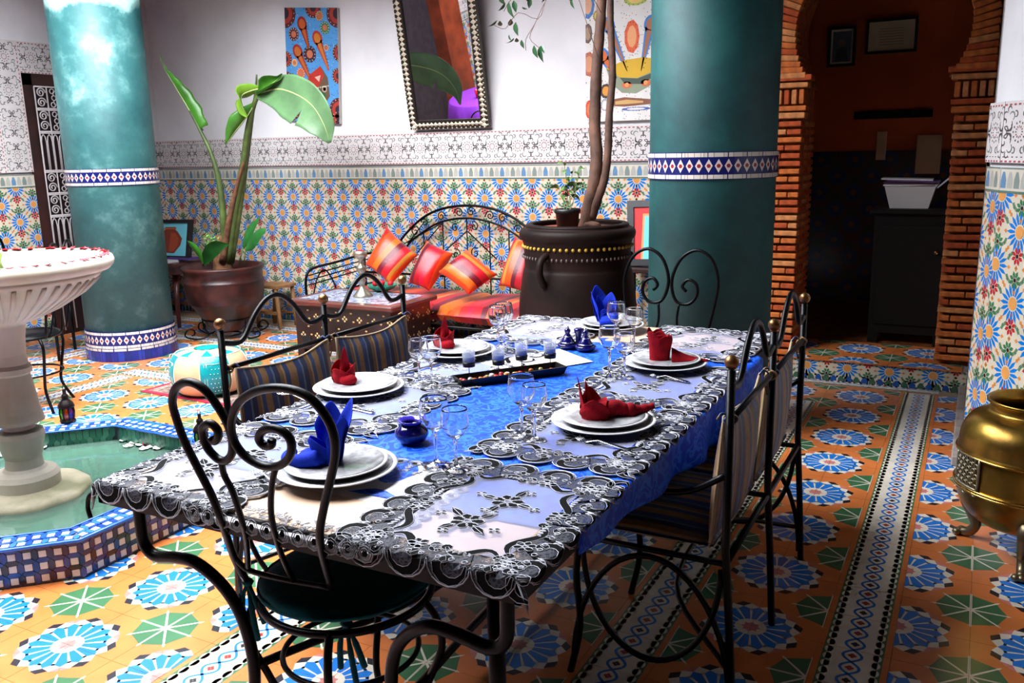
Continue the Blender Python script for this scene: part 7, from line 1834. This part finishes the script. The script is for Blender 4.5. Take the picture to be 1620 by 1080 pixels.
thing('magazine', MB().box(-.03, .09, -.10, .10, 0, .008, M=M_), mat('cover_9', (196, 196, 204), .35), 'pale magazine sticking up at the right end of the tub', 'magazine')
def lobpic(name, x0, y0, x1, y1, P, W, H, label, cat, frame=blackf, fw=.02, Yv=YL-.03):
    a, b_ = at(x0, y1, Y=Yv), at(x1, y0, Y=Yv); zb_, zt_ = (a.z, b_.z)
    picture(name, label, (a.x, Yv, zb_), (b_.x, Yv, zb_), (b_.x, Yv, zt_), (a.x, Yv, zt_), P, W, H, frame, fw, cat, .02)
P = Paint((0, 1, 0, 1.4)); P.poly([(0, 0), (1, 0), (1, 1.4), (0, 1.4)], (206, 196, 170), 0); P.poly([(.08, .08), (.92, .08), (.92, 1.32), (.08, 1.32)], (74, 84, 100), 1); P.disc(.5, .85, .17, (120, 100, 96), 2, 12); P.poly([(.2, .1), (.8, .1), (.72, .6), (.5, .7), (.28, .6)], (54, 58, 70), 2)
lobpic('framed_portrait', 1313, 45, 1351, 102, P, 1, 1.4, 'narrow framed portrait photograph on the lobby wall seen through the arch', 'picture')
P = Paint((0, 1.5, 0, 1)); P.poly([(0, 0), (1.5, 0), (1.5, 1), (0, 1)], (200, 176, 140), 0)
for k in range(7): P.poly([(.35, .2+.09*k), (1.15, .2+.09*k), (1.15, .22+.09*k), (.35, .22+.09*k)], (150, 120, 90), 1)
lobpic('framed_certificate', 1373, 30, 1449, 82, P, 1.5, 1, 'wide framed certificate on the lobby wall, right of the portrait', 'picture')
P = Paint((0, 1, 0, 1)); P.poly([(0, 0), (1, 0), (1, 1), (0, 1)], (196, 150, 110), 0)
lobpic('paper_notice', 1385, 208, 1403, 253, P, 1, 1, 'small pale paper pinned on the lobby wall above the tub', 'notice', frame=None); lobpic('paper_notice', 1447, 213, 1491, 275, P, 1, 1, 'larger pale paper notice on the lobby wall right of the small one', 'notice', frame=None)
a, b_ = at(1350, 183, Y=YL-.06), at(1475, 183, Y=YL-.06)
r_ = root('key_rack', (a.x, YL-.06, a.z), 'dark wooden rail of hooks on the lobby wall under the certificate', 'rack')
part('rail', MB().box(a.x, b_.x, YL-.03, YL-.001, a.z-.03, a.z+.03), dark, r_)
for k in range(6): part('hook', MB().tube([(a.x+(b_.x-a.x)*(k+.5)/6, YL-.03, a.z), (a.x+(b_.x-a.x)*(k+.5)/6, YL-.06, a.z-.01), (a.x+(b_.x-a.x)*(k+.5)/6, YL-.055, a.z+.02)], .005, 5), iron, r_)
